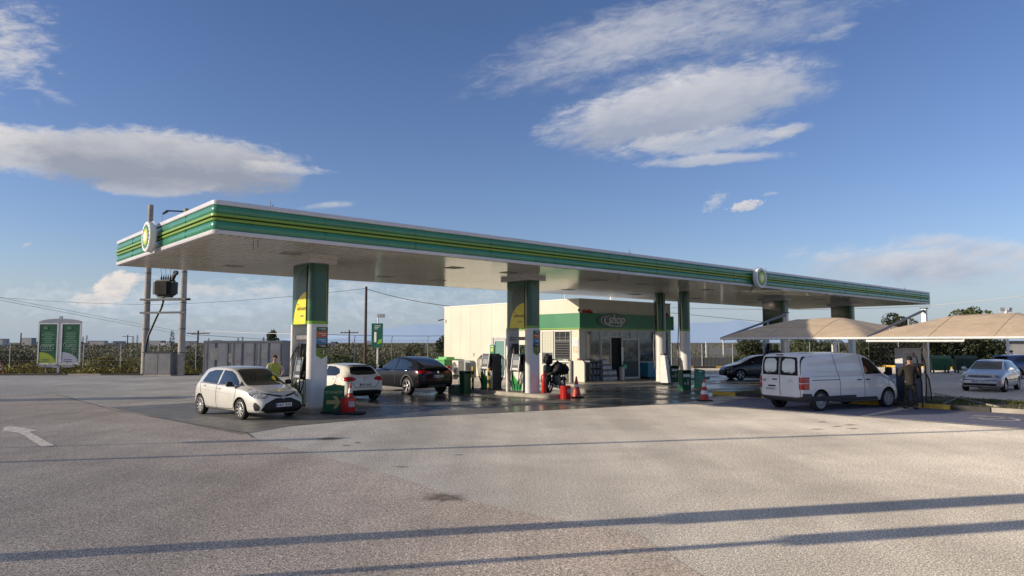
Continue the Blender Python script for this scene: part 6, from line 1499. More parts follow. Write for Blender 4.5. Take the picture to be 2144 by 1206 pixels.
for k,(x,z,w,h,m_) in enumerate(((-2.35,1.35,.34,.26,'rust_mark'),(-1.9,1.5,.5,.8,'faded_patch'),(-.7,1.25,.5,.6,'faded_patch'),(-.3,1.0,.3,.2,'rust_mark'),(.45,1.45,.45,.22,'rust_mark'),(1.4,1.5,.4,.5,'faded_patch'),(2.15,1.5,.45,.2,'rust_mark'))):
    mm=mat('rust_mark',(.19,.14,.13),.7,col2=(.155,.17,.20),scale=14,lo=.45,hi=.55) if m_=='rust_mark' else mat('faded_patch',(.23,.24,.22),.7,col2=(.17,.185,.20),scale=6,lo=.45,hi=.6)
    b=MB(); b.box((x,-.0525,z),(w,.004,h)); b.build('stain',mm,o,0)
# fences
def fence(name,x0,y0,x1,y1,h,n,lab,wires=6,pr=.032,pickets=0,ov=False):
    o=empty(name,(x0,y0,0),0,lab,'fence'); d=Vector((x1-x0,y1-y0,0))
    for i in range(n+1):
        p=d*(i/n); b=MB(); b.cyl((p.x,p.y,-.1),(p.x,p.y,h),pr,n=8)
        if ov: b.cyl((p.x,p.y,h),(p.x+.1,p.y-.28,h+.28),pr*.8,n=6)
        b.build('post',mat('fence_post',(.36,.36,.35),.5,var=.15),o)
    b=MB()
    for k in range(wires):
        z=.12+(h-.15)*k/(wires-1); b.cyl((0,0,z),(d.x,d.y,z),.007 if not pickets else .02,n=5)
    b.build('wire',GREY,o)
    if pickets:
        b=MB()
        for i in range(pickets): 
            p=d*((i+.5)/pickets); b.box((p.x,p.y,h*.52),(.022,.022,h*.98))
        b.build('picket',mat('picket_grey',(.30,.31,.31),.5),o)
    else:
        b=MB(); L_=d.length; n2=int(L_/.35)
        for i in range(n2):
            p=d*(i/n2); q_=d*min(1,(i+5)/n2); b.cyl((p.x,p.y,.1),(q_.x,q_.y,h-.05),.004,n=3,cap=False); b.cyl((p.x,p.y,h-.05),(q_.x,q_.y,.1),.004,n=3,cap=False)
        b.build('wire_mesh',GREY,o,0)
    return o
fence('chain_link_fence',-46,53.6,-14.6,51.6,2.15,11,'chain link fence with thin posts along the left scrubland')
fence('chain_link_fence',-14.2,51.5,-3.8,54.8,2.45,4,'chain link fence with thin grey posts behind the black SUV',ov=True)
pA=Vector(gp(1408,769)); pB=Vector(gp(1537,769)); fence('palisade_fence',pA.x,pA.y+.3,pB.x,pB.y+.3,2.15,2,'grey barred metal fence between the slim columns and the dark car',wires=3,pr=.05,pickets=46)
b=MB(); b.box((0,0,.45),((pB-pA).length*.98,.03,.85)); tag(b.build('dark_screen',mat('screen_dark',(.07,.075,.075),.7,var=.2),loc=((pA.x+pB.x)/2,pA.y+.55,0)),'low dark screen sheet fixed behind the barred metal fence','screen')
pC=Vector(gp(1640,768)); fence('chain_link_fence',pC.x,pC.y+.5,38,64.8,2.3,5,'chain link fence running in front of the oleander hedge on the right')
# small yard items behind the far fence
for i,(px,py0,py1,Y,w,lab) in enumerate(((1478,716,772,70,.10,'thin white post standing behind the barred fence near its middle'),(1514,712,760,72,.12,'white post with a round lamp behind the barred fence'),(1425,724,768,71,.2,'white pipe frame behind the left end of the barred fence'))):
    a=at(px,py0,Y); b=MB(); b.cyl((0,0,-.2),(0,0,a.z),w/2,n=8); 
    if i==1: b.lathe([(0,-.0),(.16,.06),(.2,.2),(.16,.34),(0,.4)],n=12,loc=(0,0,a.z-.1))
    tag(b.build('yard_post',WHITE,loc=(a.x,a.y,0)),lab,'post')
a=at(1512,760,73); b=MB(); b.box((0,0,.9),(2.9,.05,1.7)); b.box((-1.5,0,1.1),(.06,.1,2.2)); b.box((1.5,0,1.1),(.06,.1,2.2)); tag(b.build('mesh_panel',mat('mesh_panel_grey',(.22,.23,.23),.6,var=.2,scale=9),loc=(a.x,a.y,0)),'grey mesh panel standing behind the right part of the barred fence','panel')
# ------------------------------------------------------------------ poles, lamps and wires
def wood_pole(px,pyb,Y,pyt,lab,r=.12,cross=0,m=WOODP,insul=False):
    base=at(px,pyb,Y); top=at(px,pyt,Y); z0=th(base.x,Y)-.1
    o=empty('utility_pole',(base.x,Y,z0),0,lab,'pole'); h=top.z-z0
    b=MB(); b.cyl((0,0,0),(0,0,h),r,r*.75,12); b.build('shaft',m,o)
    if cross:
        b=MB(); b.box((0,0,h-.35),(cross,.1,.12)); b.build('crossarm',m,o)
        b=MB()
        for k in(-.46,-.23,0,.23,.46): b.lathe([(.05,0),(.06,.1),(.03,.18),(0,.2)],n=8,loc=(k*cross,0,h-.29))
        b.build('insulator',LGREY,o)
    return o,h
wood_pole(764,782,50.8,600,'tall bare brown wooden pole behind the white hatchback',.115)
wood_pole(730,770,95,691,'distant brown pole with crossarm and two white lamps left of the tall brown pole',.13,2.4)
wood_pole(412,780,90,692,'distant thin pole with wide crossarm left of the container',.13,2.9)
wood_pole(265,760,160,701,'small distant pole with short crossarm left of the transformer',.14,2.4)
wood_pole(41,760,150,697,'small distant dark pole at the far left',.15,0)
wood_pole(397,760,120,715,'short distant grey pole beside the right transformer pole',.10)
def wire(pts,r,lab,m=None,Ys=None,sag=0.0):
    P=[]
    for (a,b_) in zip(pts[:-1],pts[1:]):
        A_=at(*a);B_=at(*b_)
        for k in range(14):
            t=k/14; p=A_.lerp(B_,t); p.z-=sag*4*t*(1-t); P.append(p)
    P.append(at(*pts[-1])); b=MB(); b.tube(P,r,5); tag(b.build('overhead_wire',m or CARG),lab,'wire')
WW=mat('white_wire',(.6,.6,.6),.4)
wire([(-60,617,75),(320,638,62),(764,604,50.8)],.015,'dark overhead wire from the left edge to the tall brown pole',sag=.2)
wire([(764,604,50.8),(942,641,49)],.02,'dark overhead wire from the tall brown pole down to the shop',sag=.15)
wire([(-60,612,60),(420,702,120)],.015,'upper of the sloping dark wires crossing behind the transformer')
wire([(-60,617,58),(420,708,118)],.015,'lower of the sloping dark wires crossing behind the transformer')
wire([(430,692,92),(650,699,75),(935,703,80)],.035,'pale sunlit wire running low behind the brown pole',WW,sag=.1)
wire([(400,700,92),(640,716,140)],.03,'thin dark wire sagging behind the container')
wire([(1404,644,60),(1700,648,60),(1950,640,60),(2200,612,55)],.028,'pale sunlit wire above the shade sails',WW,sag=.05)
wire([(1404,655,70),(1900,703,90)],.02,'thin grey wire sloping behind the shade sails')
# green sign on lamp post
q=at(790,782,49.5); o=empty('lamp_post',(q.x,49.5,-.05),0,'white lamp post with square lamp head carrying a green sign board','lamp post')
zt=at(790,660,49.5).z; b=MB(); b.cyl((0,0,0),(0,0,zt),.06,.05,12); b.build('post',WHITE,o)
b=MB(); b.box((.20,0,zt+.02),(.50,.34,.24),bev=.03); b.build('lamp_head',LGREY,o)
z0=at(790,727,49.3).z; z1=at(790,677,49.3).z
q2=empty('green_sign_board',(q.x,49.38,0),R(-8),'dark teal sign board with phone picture mounted on the white lamp post','sign board')
b=MB(); b.box((0,0,(z0+z1)/2),(.74,.12,z1-z0),bev=.01); bd=b.build('board',mat('board_teal',(.008,.09,.06),.35,var=.08),q2)
b=MB(); b.box((-.39,0,(z0+z1)/2),(.05,.14,z1-z0)); b.build('edge_strip',TEAL,q2)
M=stand((0,-.062,0),0); b=MB()
for k in range(3): b.prism([(-.2,z1-.18-k*.11),(.24-.1*k,z1-.18-k*.11),(.24-.1*k,z1-.15-k*.11),(-.2,z1-.15-k*.11)],0,.006,M)
b.prism([(-.22,z0+.35),(-.06,z0+.35),(-.06,z0+1.05),(-.22,z0+1.05)],0,.008,M); b.build('print_mark',WHITE,bd,0)
b=MB(); b.prism([(-.02,z0+.2),(.33,z0+.3),(.33,z0+.6),(.1,z0+.5)],0,.007,M); b.build('green_mark',LIME,bd,0)
# floodlight pole on the right
q=at(2112,760,53); o=empty('floodlight_pole',(q.x,53,0),0,'white pole with two floodlights rising behind the right shade sail','lamp post')
zt=at(2112,652,53).z; b=MB(); b.cyl((0,0,0),(0,0,zt),.10,.08,12); b.build('post',WHITE,o); b=MB(); b.box((0,0,zt),(.9,.06,.06)); b.cyl((0,0,zt-.2),(0,0,zt+.1),.12,n=12); b.build('crossbar',WHITE,o)
for sx in(-1,1):
    b=MB(); b.box((sx*.30,-.02,zt+.16),(.30,.10,.24),Matrix.Rotation(sx*.25,4,'Z')@Matrix.Rotation(.2,4,'X'),bev=.02); b.build('floodlight',LGREY,o)
# ------------------------------------------------------------------ off-frame posts that throw the long foreground shadows
def post(loc,parts,lab,name='lamp_post'):
    o=empty(name,(loc[0],loc[1],0),R(-11),lab,'lamp post' if name=='lamp_post' else 'sign')
    for nm,r0,r1,z0,z1,box in parts:
        b=MB()
        if box: b.box((0,0,(z0+z1)/2),(.12,box,z1-z0),bev=.01)
        else: b.cyl((0,0,z0),(0,0,z1),r0,r1,16)
        b.build(nm,LGREY,o)
post((-8.0,7.02),[('shaft',.17,.16,0,2.6,0),('upper_shaft',.16,.15,2.6,7.5,0),('banner',0,0,2.75,5.6,.55)],'thick grey post with banner just outside the left edge, throwing the widest foreground shadow')
post((-7.4,5.9),[('shaft',.08,.075,0,6.6,0),('board',0,0,2.9,5.4,.40)],'thin post with narrow board outside the left edge, throwing the nearest foreground shadow')
post((-13.6,12.65),[('shaft',.09,.085,0,9,0)],'slender lamp post outside the left edge, throwing the long thin shadow line')
post((-14.6,14.55),[('shaft',.05,.045,0,2.1,0),('board',0,0,2.0,2.95,.32)],'short sign post outside the left edge of the frame','sign_post')
post((-25.8,26.6),[('shaft',.12,.12,0,1.6,0),('board',0,0,1.3,3.5,1.5)],'broad price sign outside the left edge of the frame','price_sign')
# ------------------------------------------------------------------ dumpsters, distant white wall
def dumpster(px,py,lab,w=1.35,m=None):
    x,y=gp(px,py); o=empty('dumpster',(x,y,0),R(-12),lab,'dumpster'); m=m or mat('dumpster_green',(.035,.12,.05),.5,var=.2,scale=4)
    b=MB(); va=[b.bm.verts.new(v) for v in((-w/2*.85,-.4,.2),(w/2*.85,-.4,.2),(w/2*.85,.4,.2),(-w/2*.85,.4,.2))]; vb=[b.bm.verts.new(v) for v in((-w/2,-.5,1.05),(w/2,-.5,1.05),(w/2,.5,1.05),(-w/2,.5,1.05))]
    b.bm.faces.new(va[::-1]); b.bm.faces.new(vb)
    for i in range(4): b.bm.faces.new((va[i],va[(i+1)%4],vb[(i+1)%4],vb[i]))
    for i in range(5): b.box((-w*.36+i*w*.18,-.46,.62),(.03,.05,.75))
    b.build('container_body',m,o); b=MB(); b.grid(lambda s,t:Vector((-w/2-.02+(w+.04)*s,-.53+1.06*t,1.06+.22*math.sin(math.pi*t))),2,8); b.build('lid',m,o)
    b=MB()
    for x0 in(-w*.36,w*.36):
        for y0 in(-.3,.3): b.cyl((x0-.03,y0,.1),(x0+.03,y0,.1),.1,n=12)
    b.build('wheel',RUBBER,o)
dumpster(1967,781,'green wheeled dumpster in front of the oleander hedge')
dumpster(2020,781,'darker green dumpster partly behind the silver hatchback',1.5,mat('dumpster_dark',(.02,.055,.03),.6,var=.2))
q=at(2115,745,84); o=empty('low_building',(q.x+3,84,0),R(-6),'low whitewashed building beyond the far right fence','building')
b=MB(); b.box((0,3,1.1),(14,6,2.4)); b.build('wall',mat('whitewash',(.50,.48,.45),.8,var=.12,scale=.8),o,0); b=MB(); b.box((0,3,2.38),(14.6,6.6,.16)); b.build('roof',mat('roof_dark',(.10,.085,.08),.8),o,0)
for x0 in(-4.5,0,4.5):
    b=MB(); b.box((x0,-.01,1.2),(1.0,.04,1.0)); b.build('window',CARG,o,0)
# distant houses on the horizon
DH=mat('distant_house_wall',(.55,.52,.48),.9,var=.15,scale=.05); DHG=mat('distant_house_grey',(.30,.31,.33),.9); DR=mat('distant_roof',(.30,.20,.16),.9)
hs_=[(-10,708,60,640,9,0),(60,706,34,700,10,1),(205,712,46,760,6,0),(250,713,30,600,5,1),(325,712,50,640,6,1),(350,716,30,520,5,0),(398,713,34,560,5,0),(455,711,22,600,6,0),(463,712,14,560,8,0),(500,714,26,640,4,1),(585,713,30,700,6,0),(700,714,20,640,5,1),(770,713,16,700,5,0)]
nm_=['long pale buildings at the far left horizon','square grey building on the left horizon','low pale building right of the advertising sign','small grey building near the left transformer pole','grey shed on the horizon beyond the transformer','white hut in the olive groves beyond the transformer','white shed beside the distant crossarm pole','pale house on the horizon above the container','taller pale house right above the container','low grey building on the horizon over the container','pale house on the horizon near the first pillar','tiny grey house left of the tall brown pole','tiny pale house right of the tall brown pole']
for (px,py,wp,Y,hh,g),lab in zip(hs_,nm_):
    q=at(px,py+2,Y); w=wp*.7*Y/F; z0=th(q.x,Y); zt=q.z; o=empty('distant_house',(q.x,Y,z0),random.uniform(-.2,.2),lab,'house','distant buildings along the horizon')
    b=MB(); b.box((0,0,(zt-z0)/2),(w,w*.6,zt-z0)); b.build('wall',DHG if g else DH,o,0)
    b=MB(); b.box((0,0,zt-z0+.15),(w*1.03,w*.62,.3)); b.build('roof',DR if not g else DHG,o,0)
a=at(960/5.02,720,300)
# ------------------------------------------------------------------ vegetation
def leaves(b,c,rad,n,ls,rnd,zmin=None):
    bm=b.bm
    for i in range(n):
        while True:
            p=Vector((rnd.uniform(-1,1),rnd.uniform(-1,1),rnd.uniform(-1,1)))
            if p.length<1: break
        p=p.normalized()*(p.length**.55)
        q=Vector((c[0]+p.x*rad[0],c[1]+p.y*rad[1],c[2]+p.z*rad[2]))
        if zmin is not None and q.z<zmin: q.z=zmin+rnd.uniform(0,.2)
        s=ls*rnd.uniform(.6,1.3); a=Vector((rnd.uniform(-1,1),rnd.uniform(-1,1),rnd.uniform(-.6,.8))).normalized(); t=a.orthogonal().normalized(); t=(Matrix.Rotation(rnd.uniform(0,6.28),3,a)@t); u_=a.cross(t)
        vs=[bm.verts.new(q+t*s*.5),bm.verts.new(q+u_*s*.28),bm.verts.new(q-t*s*.5),bm.verts.new(q-u_*s*.28)]
        bm.faces.new(vs)
def tree(name,lab,loc,h,rad,m,seed=1,n=1500,ls=.28,clumps=14,trunk=.3,crown_lo=.35,group=None,cat='tree',bark=True):
    rnd=random.Random(seed); o=empty(name,loc,0,lab,cat,group)
    cz=h*(crown_lo+1)/2; rz=h*(1-crown_lo)/2
    if bark:
        b=MB(); b.tube([(0,0,-.3),(rnd.uniform(-.1,.1),0,h*.25),(rnd.uniform(-.2,.2),rnd.uniform(-.2,.2),h*.55)],[trunk*.5,trunk*.38,trunk*.2],8)
        for i in range(6):
            a=rnd.uniform(0,6.28); z=h*rnd.uniform(.25,.5); b.tube([(0,0,z),(math.cos(a)*rad*.3,math.sin(a)*rad*.3,z+h*.14),(math.cos(a)*rad*.62,math.sin(a)*rad*.62,z+h*.25)],[trunk*.2,trunk*.13,trunk*.05],6)
        b.build('trunk',BARK,o)
    b=MB()
    for k in range(clumps):
        while True:
            p=Vector((rnd.uniform(-1,1),rnd.uniform(-1,1),rnd.uniform(-1,1)))
            if p.length<1: break
        c=(p.x*rad*.72,p.y*rad*.72,cz+p.z*rz*.72); s=rnd.uniform(.28,.5)
        leaves(b,c,(rad*s,rad*s,rz*s*.85),int(n/clumps),ls,rnd)
    b.build('crown',m,o,0,fixn=False); return o
def px_tree(px,pyt,pyb,Y,wpx,lab,m,seed,name='tree',**k):
    t=at(px,pyt,Y); g=at(px,pyb,Y); z0=th(g.x,Y) if g.x<14 else -.1; return tree(name,lab,(g.x,Y,z0),t.z-z0,wpx*Y/F/2,m,seed,**k)
px_tree(1888,641,770,72,84,'bushy dark tree rising between the two shade sails',LEAFD,11,n=3200,ls=.30,clumps=24,crown_lo=.2)
px_tree(2036,635,770,74,92,'broad leafy tree rising above the right shade sail',LEAFG,12,n=3000,ls=.30,clumps=22,crown_lo=.3)
px_tree(1565,694,770,68.5,78,'rounded dark bushy tree behind the dark car',LEAFD,13,n=3400,ls=.22,clumps=24,crown_lo=.05)
px_tree(1690,700,770,74,100,'olive green tree visible between the pillars under the left shade sail',LEAFG,14,n=2800,ls=.26,clumps=22,crown_lo=.08)
px_tree(1740,706,770,82,60,'smaller olive green tree right of the previous gap under the sail, near the far pillar',LEAFD,15,n=1600,ls=.28,clumps=16,crown_lo=.1)
px_tree(573,687,730,170,30,'dark domed pine tree on the horizon left of the first pillar',LEAFD,16,n=1500,ls=.45,clumps=14,crown_lo=.35)
px_tree(1130-200,700,775,60,40,'dark tree at the back corner of the shop',LEAFD,17,n=1800,ls=.22,clumps=14,crown_lo=.1)
px_tree(862,712,768,75,54,'leafy olive tree left of the shop beyond the fence',LEAFO,18,n=2000,ls=.24,clumps=16,crown_lo=.1)
def cypress(px,pyt,Y,wpx,lab,seed):
    t=at(px,pyt,Y); z0=th(t.x,Y); h=t.z-z0; rnd=random.Random(seed); r=wpx*Y/F/2; o=empty('cypress_tree',(t.x,Y,z0),0,lab,'tree')
    b=MB()
    for k in range(12):
        f=k/11; rr=r*math.sin(math.pi*min(1,.18+.82*(1-f)**.9))*.9+.05; leaves(b,(0,0,h*(.05+.93*f)),(rr,rr,h*.08),int(60),max(.2,r*.35),rnd)
    b.build('crown',CYP,o,0,fixn=False); b=MB(); b.cyl((0,0,-.2),(0,0,h*.5),r*.14,r*.05,8); b.build('trunk',BARK,o)
cypress(361,695,130,11,'slim dark cypress standing alone between the transformer poles',3)
for i,(px,pyt,wpx) in enumerate(((174,706,5),(182,703,5),(279,705,5),(288,702,5),(499,708,5),(508,706,5),(552,707,6),(437,709,5))):
    cypress(px,pyt,430,wpx,['first','second','third','fourth','fifth','sixth','seventh','eighth'][i]+' from the left of the tiny horizon cypresses, ' + ('beside the advertising sign' if px<200 else 'left of the transformer' if px<300 else 'above the container' ),30+i)
# oleander hedge on the right
rnd=random.Random(21); o=empty('oleander_hedge',(0,0,0),0,'long dark green oleander hedge beyond the kerb on the right','hedge')
b=MB(); b2=MB()
for px in range(1790,2095,8):
    for row in range(2):
        Y=66+row*1.6+rnd.uniform(-.4,.4); top=712+rnd.uniform(-10,6)-(8 if 1900<px<2080 else 0); t=at(px,top,Y); hz=t.z
        for k in range(3): leaves(b,(t.x+rnd.uniform(-.3,.3),Y+rnd.uniform(-.4,.4),hz*(.2+.3*k)),(.75,.7,hz*.26),95,.24,rnd,zmin=.05)
        b2.tube([(t.x,Y,-.1),(t.x+rnd.uniform(-.3,.3),Y,hz*.6)],.05,5)
b.build('foliage',LEAFD,o,0,fixn=False); b2.build('stems',BARK,o)
# low green shrubs by the barred fence and dark car
for i,(px,lab) in enumerate(((1548,'low pale green shrub at the right end of the barred fence'),(1590,'low green shrub just behind the dark car'))):
    q=at(px,768,67.3); tree('shrub',lab,(q.x,67.3,-.1),1.25,1.5,LEAFG,40+i,n=900,ls=.2,clumps=9,crown_lo=.0,cat='shrub',bark=True,trunk=.1)
for i,(px,pyt,w_,lab) in enumerate(((22,728,95,'dark rounded bush at the far left edge behind the cone'),(225,742,70,'yellow green bush between the advertising sign and the transformer'),(268,748,60,'smaller bush next to the left transformer pole'),(412,738,60,'pale green bush left of the container'),(640,744,60,'bush seen between the container and the first pillar'),(708,736,70,'bush behind the fence above the white hatchback'))):
    px_tree(px,pyt,786,54.5+.5*(i%3),w_,lab,(LEAFD,LEAFY,LEAFY,LEAFG,LEAFO,LEAFG)[i],60+i,name='bush',n=1100,ls=.17,clumps=12,crown_lo=.0,cat='bush',trunk=.08)
# scrub and olive groves (uncountable)
def clump_field(name,lab,m,items,seed,cat):
    rnd=random.Random(seed); b=MB()
    for (x,y,z,rx,rz,n,ls) in items: leaves(b,(x,y,z),(rx,rx,rz),n,ls,rnd,zmin=z-rz*.9)
    return tag(b.build(name,m,smooth=0,fixn=False),lab,cat,kind='stuff')
rnd=random.Random(50); near=[];yel=[];far=[]
for i in range(330):
    x=rnd.uniform(-45,-6); y=rnd.uniform(51,57)
    if -26.5<x<-21 and y<52: continue
    z=th(x,y); h=rnd.uniform(.5,1.35) if y>52.2 else rnd.uniform(.25,.6); (yel if (noise.noise(Vector((x*.16,y*.1,7)))>-.05 and x<-22) else near).append((x,y,z+h*.45,rnd.uniform(.5,1.0),h*.6,75,.17))
for i in range(120):
    x=rnd.uniform(12,40); y=rnd.uniform(70,78); near.append((x,y,.3,rnd.uniform(.6,1.2),rnd.uniform(.4,.9),60,.2))
clump_field('yellowish_scrub','yellowish flowering scrub along the left edge of the yard',LEAFY,yel,51,'scrub')
clump_field('green_scrub','rough green scrub behind the fence',LEAFG,near,52,'scrub')
for i in range(3400):
    y=58*math.exp(rnd.random()*2.9); x=rnd.uniform(-.85,.55)*y*1.05
    if x>14 and y<84: continue
    if x>-1 and y<64: continue
    z=th(x,y); r=rnd.uniform(1.1,2.3)*(1+y/300); hz=rnd.uniform(.8,1.5); n=int(max(12,60*65/y)); far.append((x,y,z+hz*.75,r,hz,n,.26*max(1,(y/75)**.85)))
clump_field('olive_groves','olive groves and scrubland stretching to the horizon',LEAFO,far,53,'groves')

# ------------------------------------------------------------------ people and motorcycle
def skin_mesh(name,nodes,edges,m,parent,root=0,levels=2,flat=None):
    """nodes: list of (x,y,z,rx,ry)"""
    me=bpy.data.meshes.new(name); me.from_pydata([n[:3] for n in nodes],edges,[]); ob=bpy.data.objects.new(name+'_t',me); COL.objects.link(ob)
    ob.modifiers.new('k','SKIN'); 
    sk=me.skin_vertices[0].data if me.skin_vertices else None
    if sk is None:
        bpy.context.view_layer.objects.active=ob
    for i,n in enumerate(nodes):
        sk[i].radius=(n[3],n[4] if len(n)>4 else n[3]); sk[i].use_root=(i==root)
    s=ob.modifiers.new('s','SUBSURF'); s.levels=levels; s.render_levels=levels
    r=evalmesh(ob); bpy.data.objects.remove(ob); r.materials.clear(); r.materials.append(m); r.polygons.foreach_set('use_smooth',[True]*len(r.polygons))
    o=bpy.data.objects.new(name,r); COL.objects.link(o); o.parent=parent; return o
def person(lab,loc,rz,h=1.75,bulk=1.0,arms=None,jacket=None,trousers=None,hair=None,cap=None,vest=None,lean=0.0,headtilt=0.0):
    """local: faces +x, y left"""
    o=empty('person',loc,rz,lab,'person'); k=h/1.75
    def S(n): return (n[0]*k+lean*max(0,n[2]-.9)*k,n[1]*k,n[2]*k,n[3]*k,(n[4] if len(n)>4 else n[3])*k)
    B=[(0,0,.96,.125,.105),(0,0,1.12,.12,.10),(.0,0,1.32,.14,.11),(0,0,1.44,.10,.08),(.01,0,1.51,.055),(.015,0,1.57,.06),
       (0.02,0,1.655,.078,.088),(.02,0,1.73,.06,.07)]
    nodes=[S(n) for n in B]; edges=[(0,1),(1,2),(2,3),(3,4),(4,5),(5,6),(6,7)]
    legs=[]
    for sy,fx in((1,.05),(-1,-.07)):
        i=len(nodes); L_=[(0,sy*.095,.88,.088),(fx*.4,sy*.12,.50,.060),(fx,sy*.135,.12,.042),(fx+.02,sy*.14,.05,.042),(fx+.16,sy*.155,.035,.032)]
        nodes+= [S(n) for n in L_]; edges+=[(0,i),(i,i+1),(i+1,i+2),(i+2,i+3),(i+3,i+4)]; legs.append(i)
    arms=arms or [[(0,.20,1.42),(.0,.27,1.15),(.14,.24,.95)],[(0,-.20,1.42),(.0,-.27,1.15),(.14,-.24,.95)]]
    ai=[]
    for a in arms:
        i=len(nodes); rr=(.056,.042,.030)
        nodes+=[S((*p,r)) for p,r in zip(a,rr)]; edges+=[(3,i),(i,i+1),(i+1,i+2)]
        # palm and fingers
        w_=Vector(a[2]); e_=Vector(a[1]); d=(w_-e_).normalized(); sd=Vector((0,0,1)).cross(d); sd=sd.normalized() if sd.length>.1 else Vector((0,1,0))
        palm=w_+d*.055; j=len(nodes); nodes.append(S((*palm,.034,.022))); edges.append((i+2,j)); ai.append((i,j,palm,d,sd))
    body=skin_mesh('body',nodes,edges,SKIN,o)
    for (i,j,palm,d,sd) in ai:
        fn=[];fe=[]
        for q_ in range(4):
            off=(q_-1.5)*.019; l=(.065,.078,.072,.055)[q_]; b0=palm+d*.01+sd*off; n0=len(fn)
            fn+=[S((*b0,.010)),S((*(b0+d*l*.55+Vector((0,0,-.012))),.0088)),S((*(b0+d*l+Vector((0,0,-.035))),.0075))]; fe+=[(n0,n0+1),(n0+1,n0+2)]
        n0=len(fn); b0=palm-d*.03+sd*.026; fn+=[S((*b0,.011)),S((*(b0+sd*.03+d*.03),.0095)),S((*(b0+sd*.032+d*.06),.008))]; fe+=[(n0,n0+1),(n0+1,n0+2)]
        # separate skinned chains joined in one mesh
        for a0 in range(0,15,3):
            sub=fn[a0:a0+3]; skin_mesh('finger',sub,[(0,1),(1,2)],SKIN,body,levels=1)
    # clothes
    if trousers:
        tn=[S((0,0,.99,.135,.115)),S((0,0,.93,.135,.115))]; te=[(0,1)]
        for sy,fx in((1,.05),(-1,-.07)):
            i=len(tn); tn+=[S((0,sy*.098,.82,.105)),S((fx*.4,sy*.12,.50,.082)),S((fx,sy*.135,.20,.068)),S((fx+.005,sy*.14,.09,.070))]; te+=[(1,i),(i,i+1),(i+1,i+2),(i+2,i+3)]
        skin_mesh('trousers',tn,te,trousers,o,root=1)
    if jacket:
        Z_=bulk; jn=[S((0,0,.80,.165*Z_,.150*Z_)),S((0,0,1.0,.168*Z_,.150*Z_)),S((0,0,1.2,.175*Z_,.155*Z_)),S((-.005,0,1.36,.180*Z_,.150*Z_)),S((0,0,1.46,.115,.10)),S((0,0,1.52,.085,.085))]; je=[(0,1),(1,2),(2,3),(3,4),(4,5)]
        for a in arms:
            i=len(jn); P=[Vector(p) for p in a]; jn+=[S((*P[0],.088*Z_)),S((*P[1],.078*Z_)),S((*(P[1].lerp(P[2],.92)),.058))]; je+=[(3,i),(i,i+1),(i+1,i+2)]
        skin_mesh('jacket',jn,je,jacket,o,root=1)
    if vest:
        jn=[S((0,0,.80,.188,.170)),S((0,0,1.1,.190,.172)),S((0,0,1.34,.200,.170)),S((0,0,1.46,.135,.12))]; je=[(0,1),(1,2),(2,3)]
        for sy in(-1,1):
            i=len(jn); jn+=[S((0,sy*.19,1.42,.105)),S((0,sy*.225,1.36,.100))]; je+=[(2,i),(i,i+1)]
        skin_mesh('vest',jn,je,vest,o,root=1)
    # face
    hc=Vector(S((.025,0,1.66,0))[:3])
    b=MB(); b.lathe([(0,-.012),(.012,0),(0,.02)],n=8,loc=hc+Vector((.092*k,0,-.005))); b.build('nose',SKIN,body)
    for sy in(-1,1):
        b=MB(); b.lathe([(0,-.008),(.010,0),(0,.008)],n=8,loc=hc+Vector((.078*k,sy*.03,.02))); b.build('eye',BLACK,body)
        b=MB(); b.box(hc+Vector((-.005,sy*.086*k,.0)),(.03,.014,.05),bev=.006); b.build('ear',SKIN,body)
    b=MB(); b.box(hc+Vector((.082*k,0,-.045)),(.01,.045,.008),bev=.003); b.build('mouth',mat('lips',(.35,.12,.09),.5),body)
    if hair or cap:
        b=MB(); N=20
        def fn(s,t):
            a=2*math.pi*s; ph=math.pi*.5*(1-t) ; r=.103*k
            lim=.0
            ph=math.pi/2-(math.pi*(.62 if math.cos(a)<.3 else .30))*t
            return hc+Vector((r*math.cos(ph)*math.cos(a)*1.02-.008,r*math.cos(ph)*math.sin(a)*.92,.025+r*1.02*math.sin(ph)))
        b.grid(fn,24,10); b.build('cap' if cap else 'hair',cap or hair,o,60)
        if cap:
            b=MB(); b.prism([(.06,-.07),(.15,-.05),(.17,0),(.15,.05),(.06,.07)],0,.012,Matrix.Translation(hc+Vector((0,0,.05)))); b.build('cap_peak',cap,o)
    # shoes
    for sy,fx in((1,.05),(-1,-.07)):
        b=MB(); p=S((fx+.07,sy*.145,.045,0)); b.box(p[:3],(.28*k,.10*k,.09*k),bev=.03); b.build('shoe',BLACK,o)
    return o
JAC=mat('dark_olive_jacket',(.020,.018,.013),.85,var=.25,scale=12,bump=.6,bscale=9)
CAM_=mat('camouflage_trousers',(.055,.05,.03),.85,col2=(.014,.015,.011),scale=13,lo=.47,hi=.53,bump=.4)
mx_,my_=gp(1908,857)
pm=person('man seen from behind in dark jacket, black cap and camouflage trousers at the machine',(mx_,my_,.0),math.atan2(my_+3.5,mx_)+.15,1.76,1.12,arms=[[(0,.21,1.42),(.06,.29,1.16),(.27,.20,1.10)],[(0,-.21,1.42),(.02,-.30,1.16),(.22,-.26,1.03)]],jacket=JAC,trousers=CAM_,cap=mat('black_cap',(.012,.012,.013),.9))
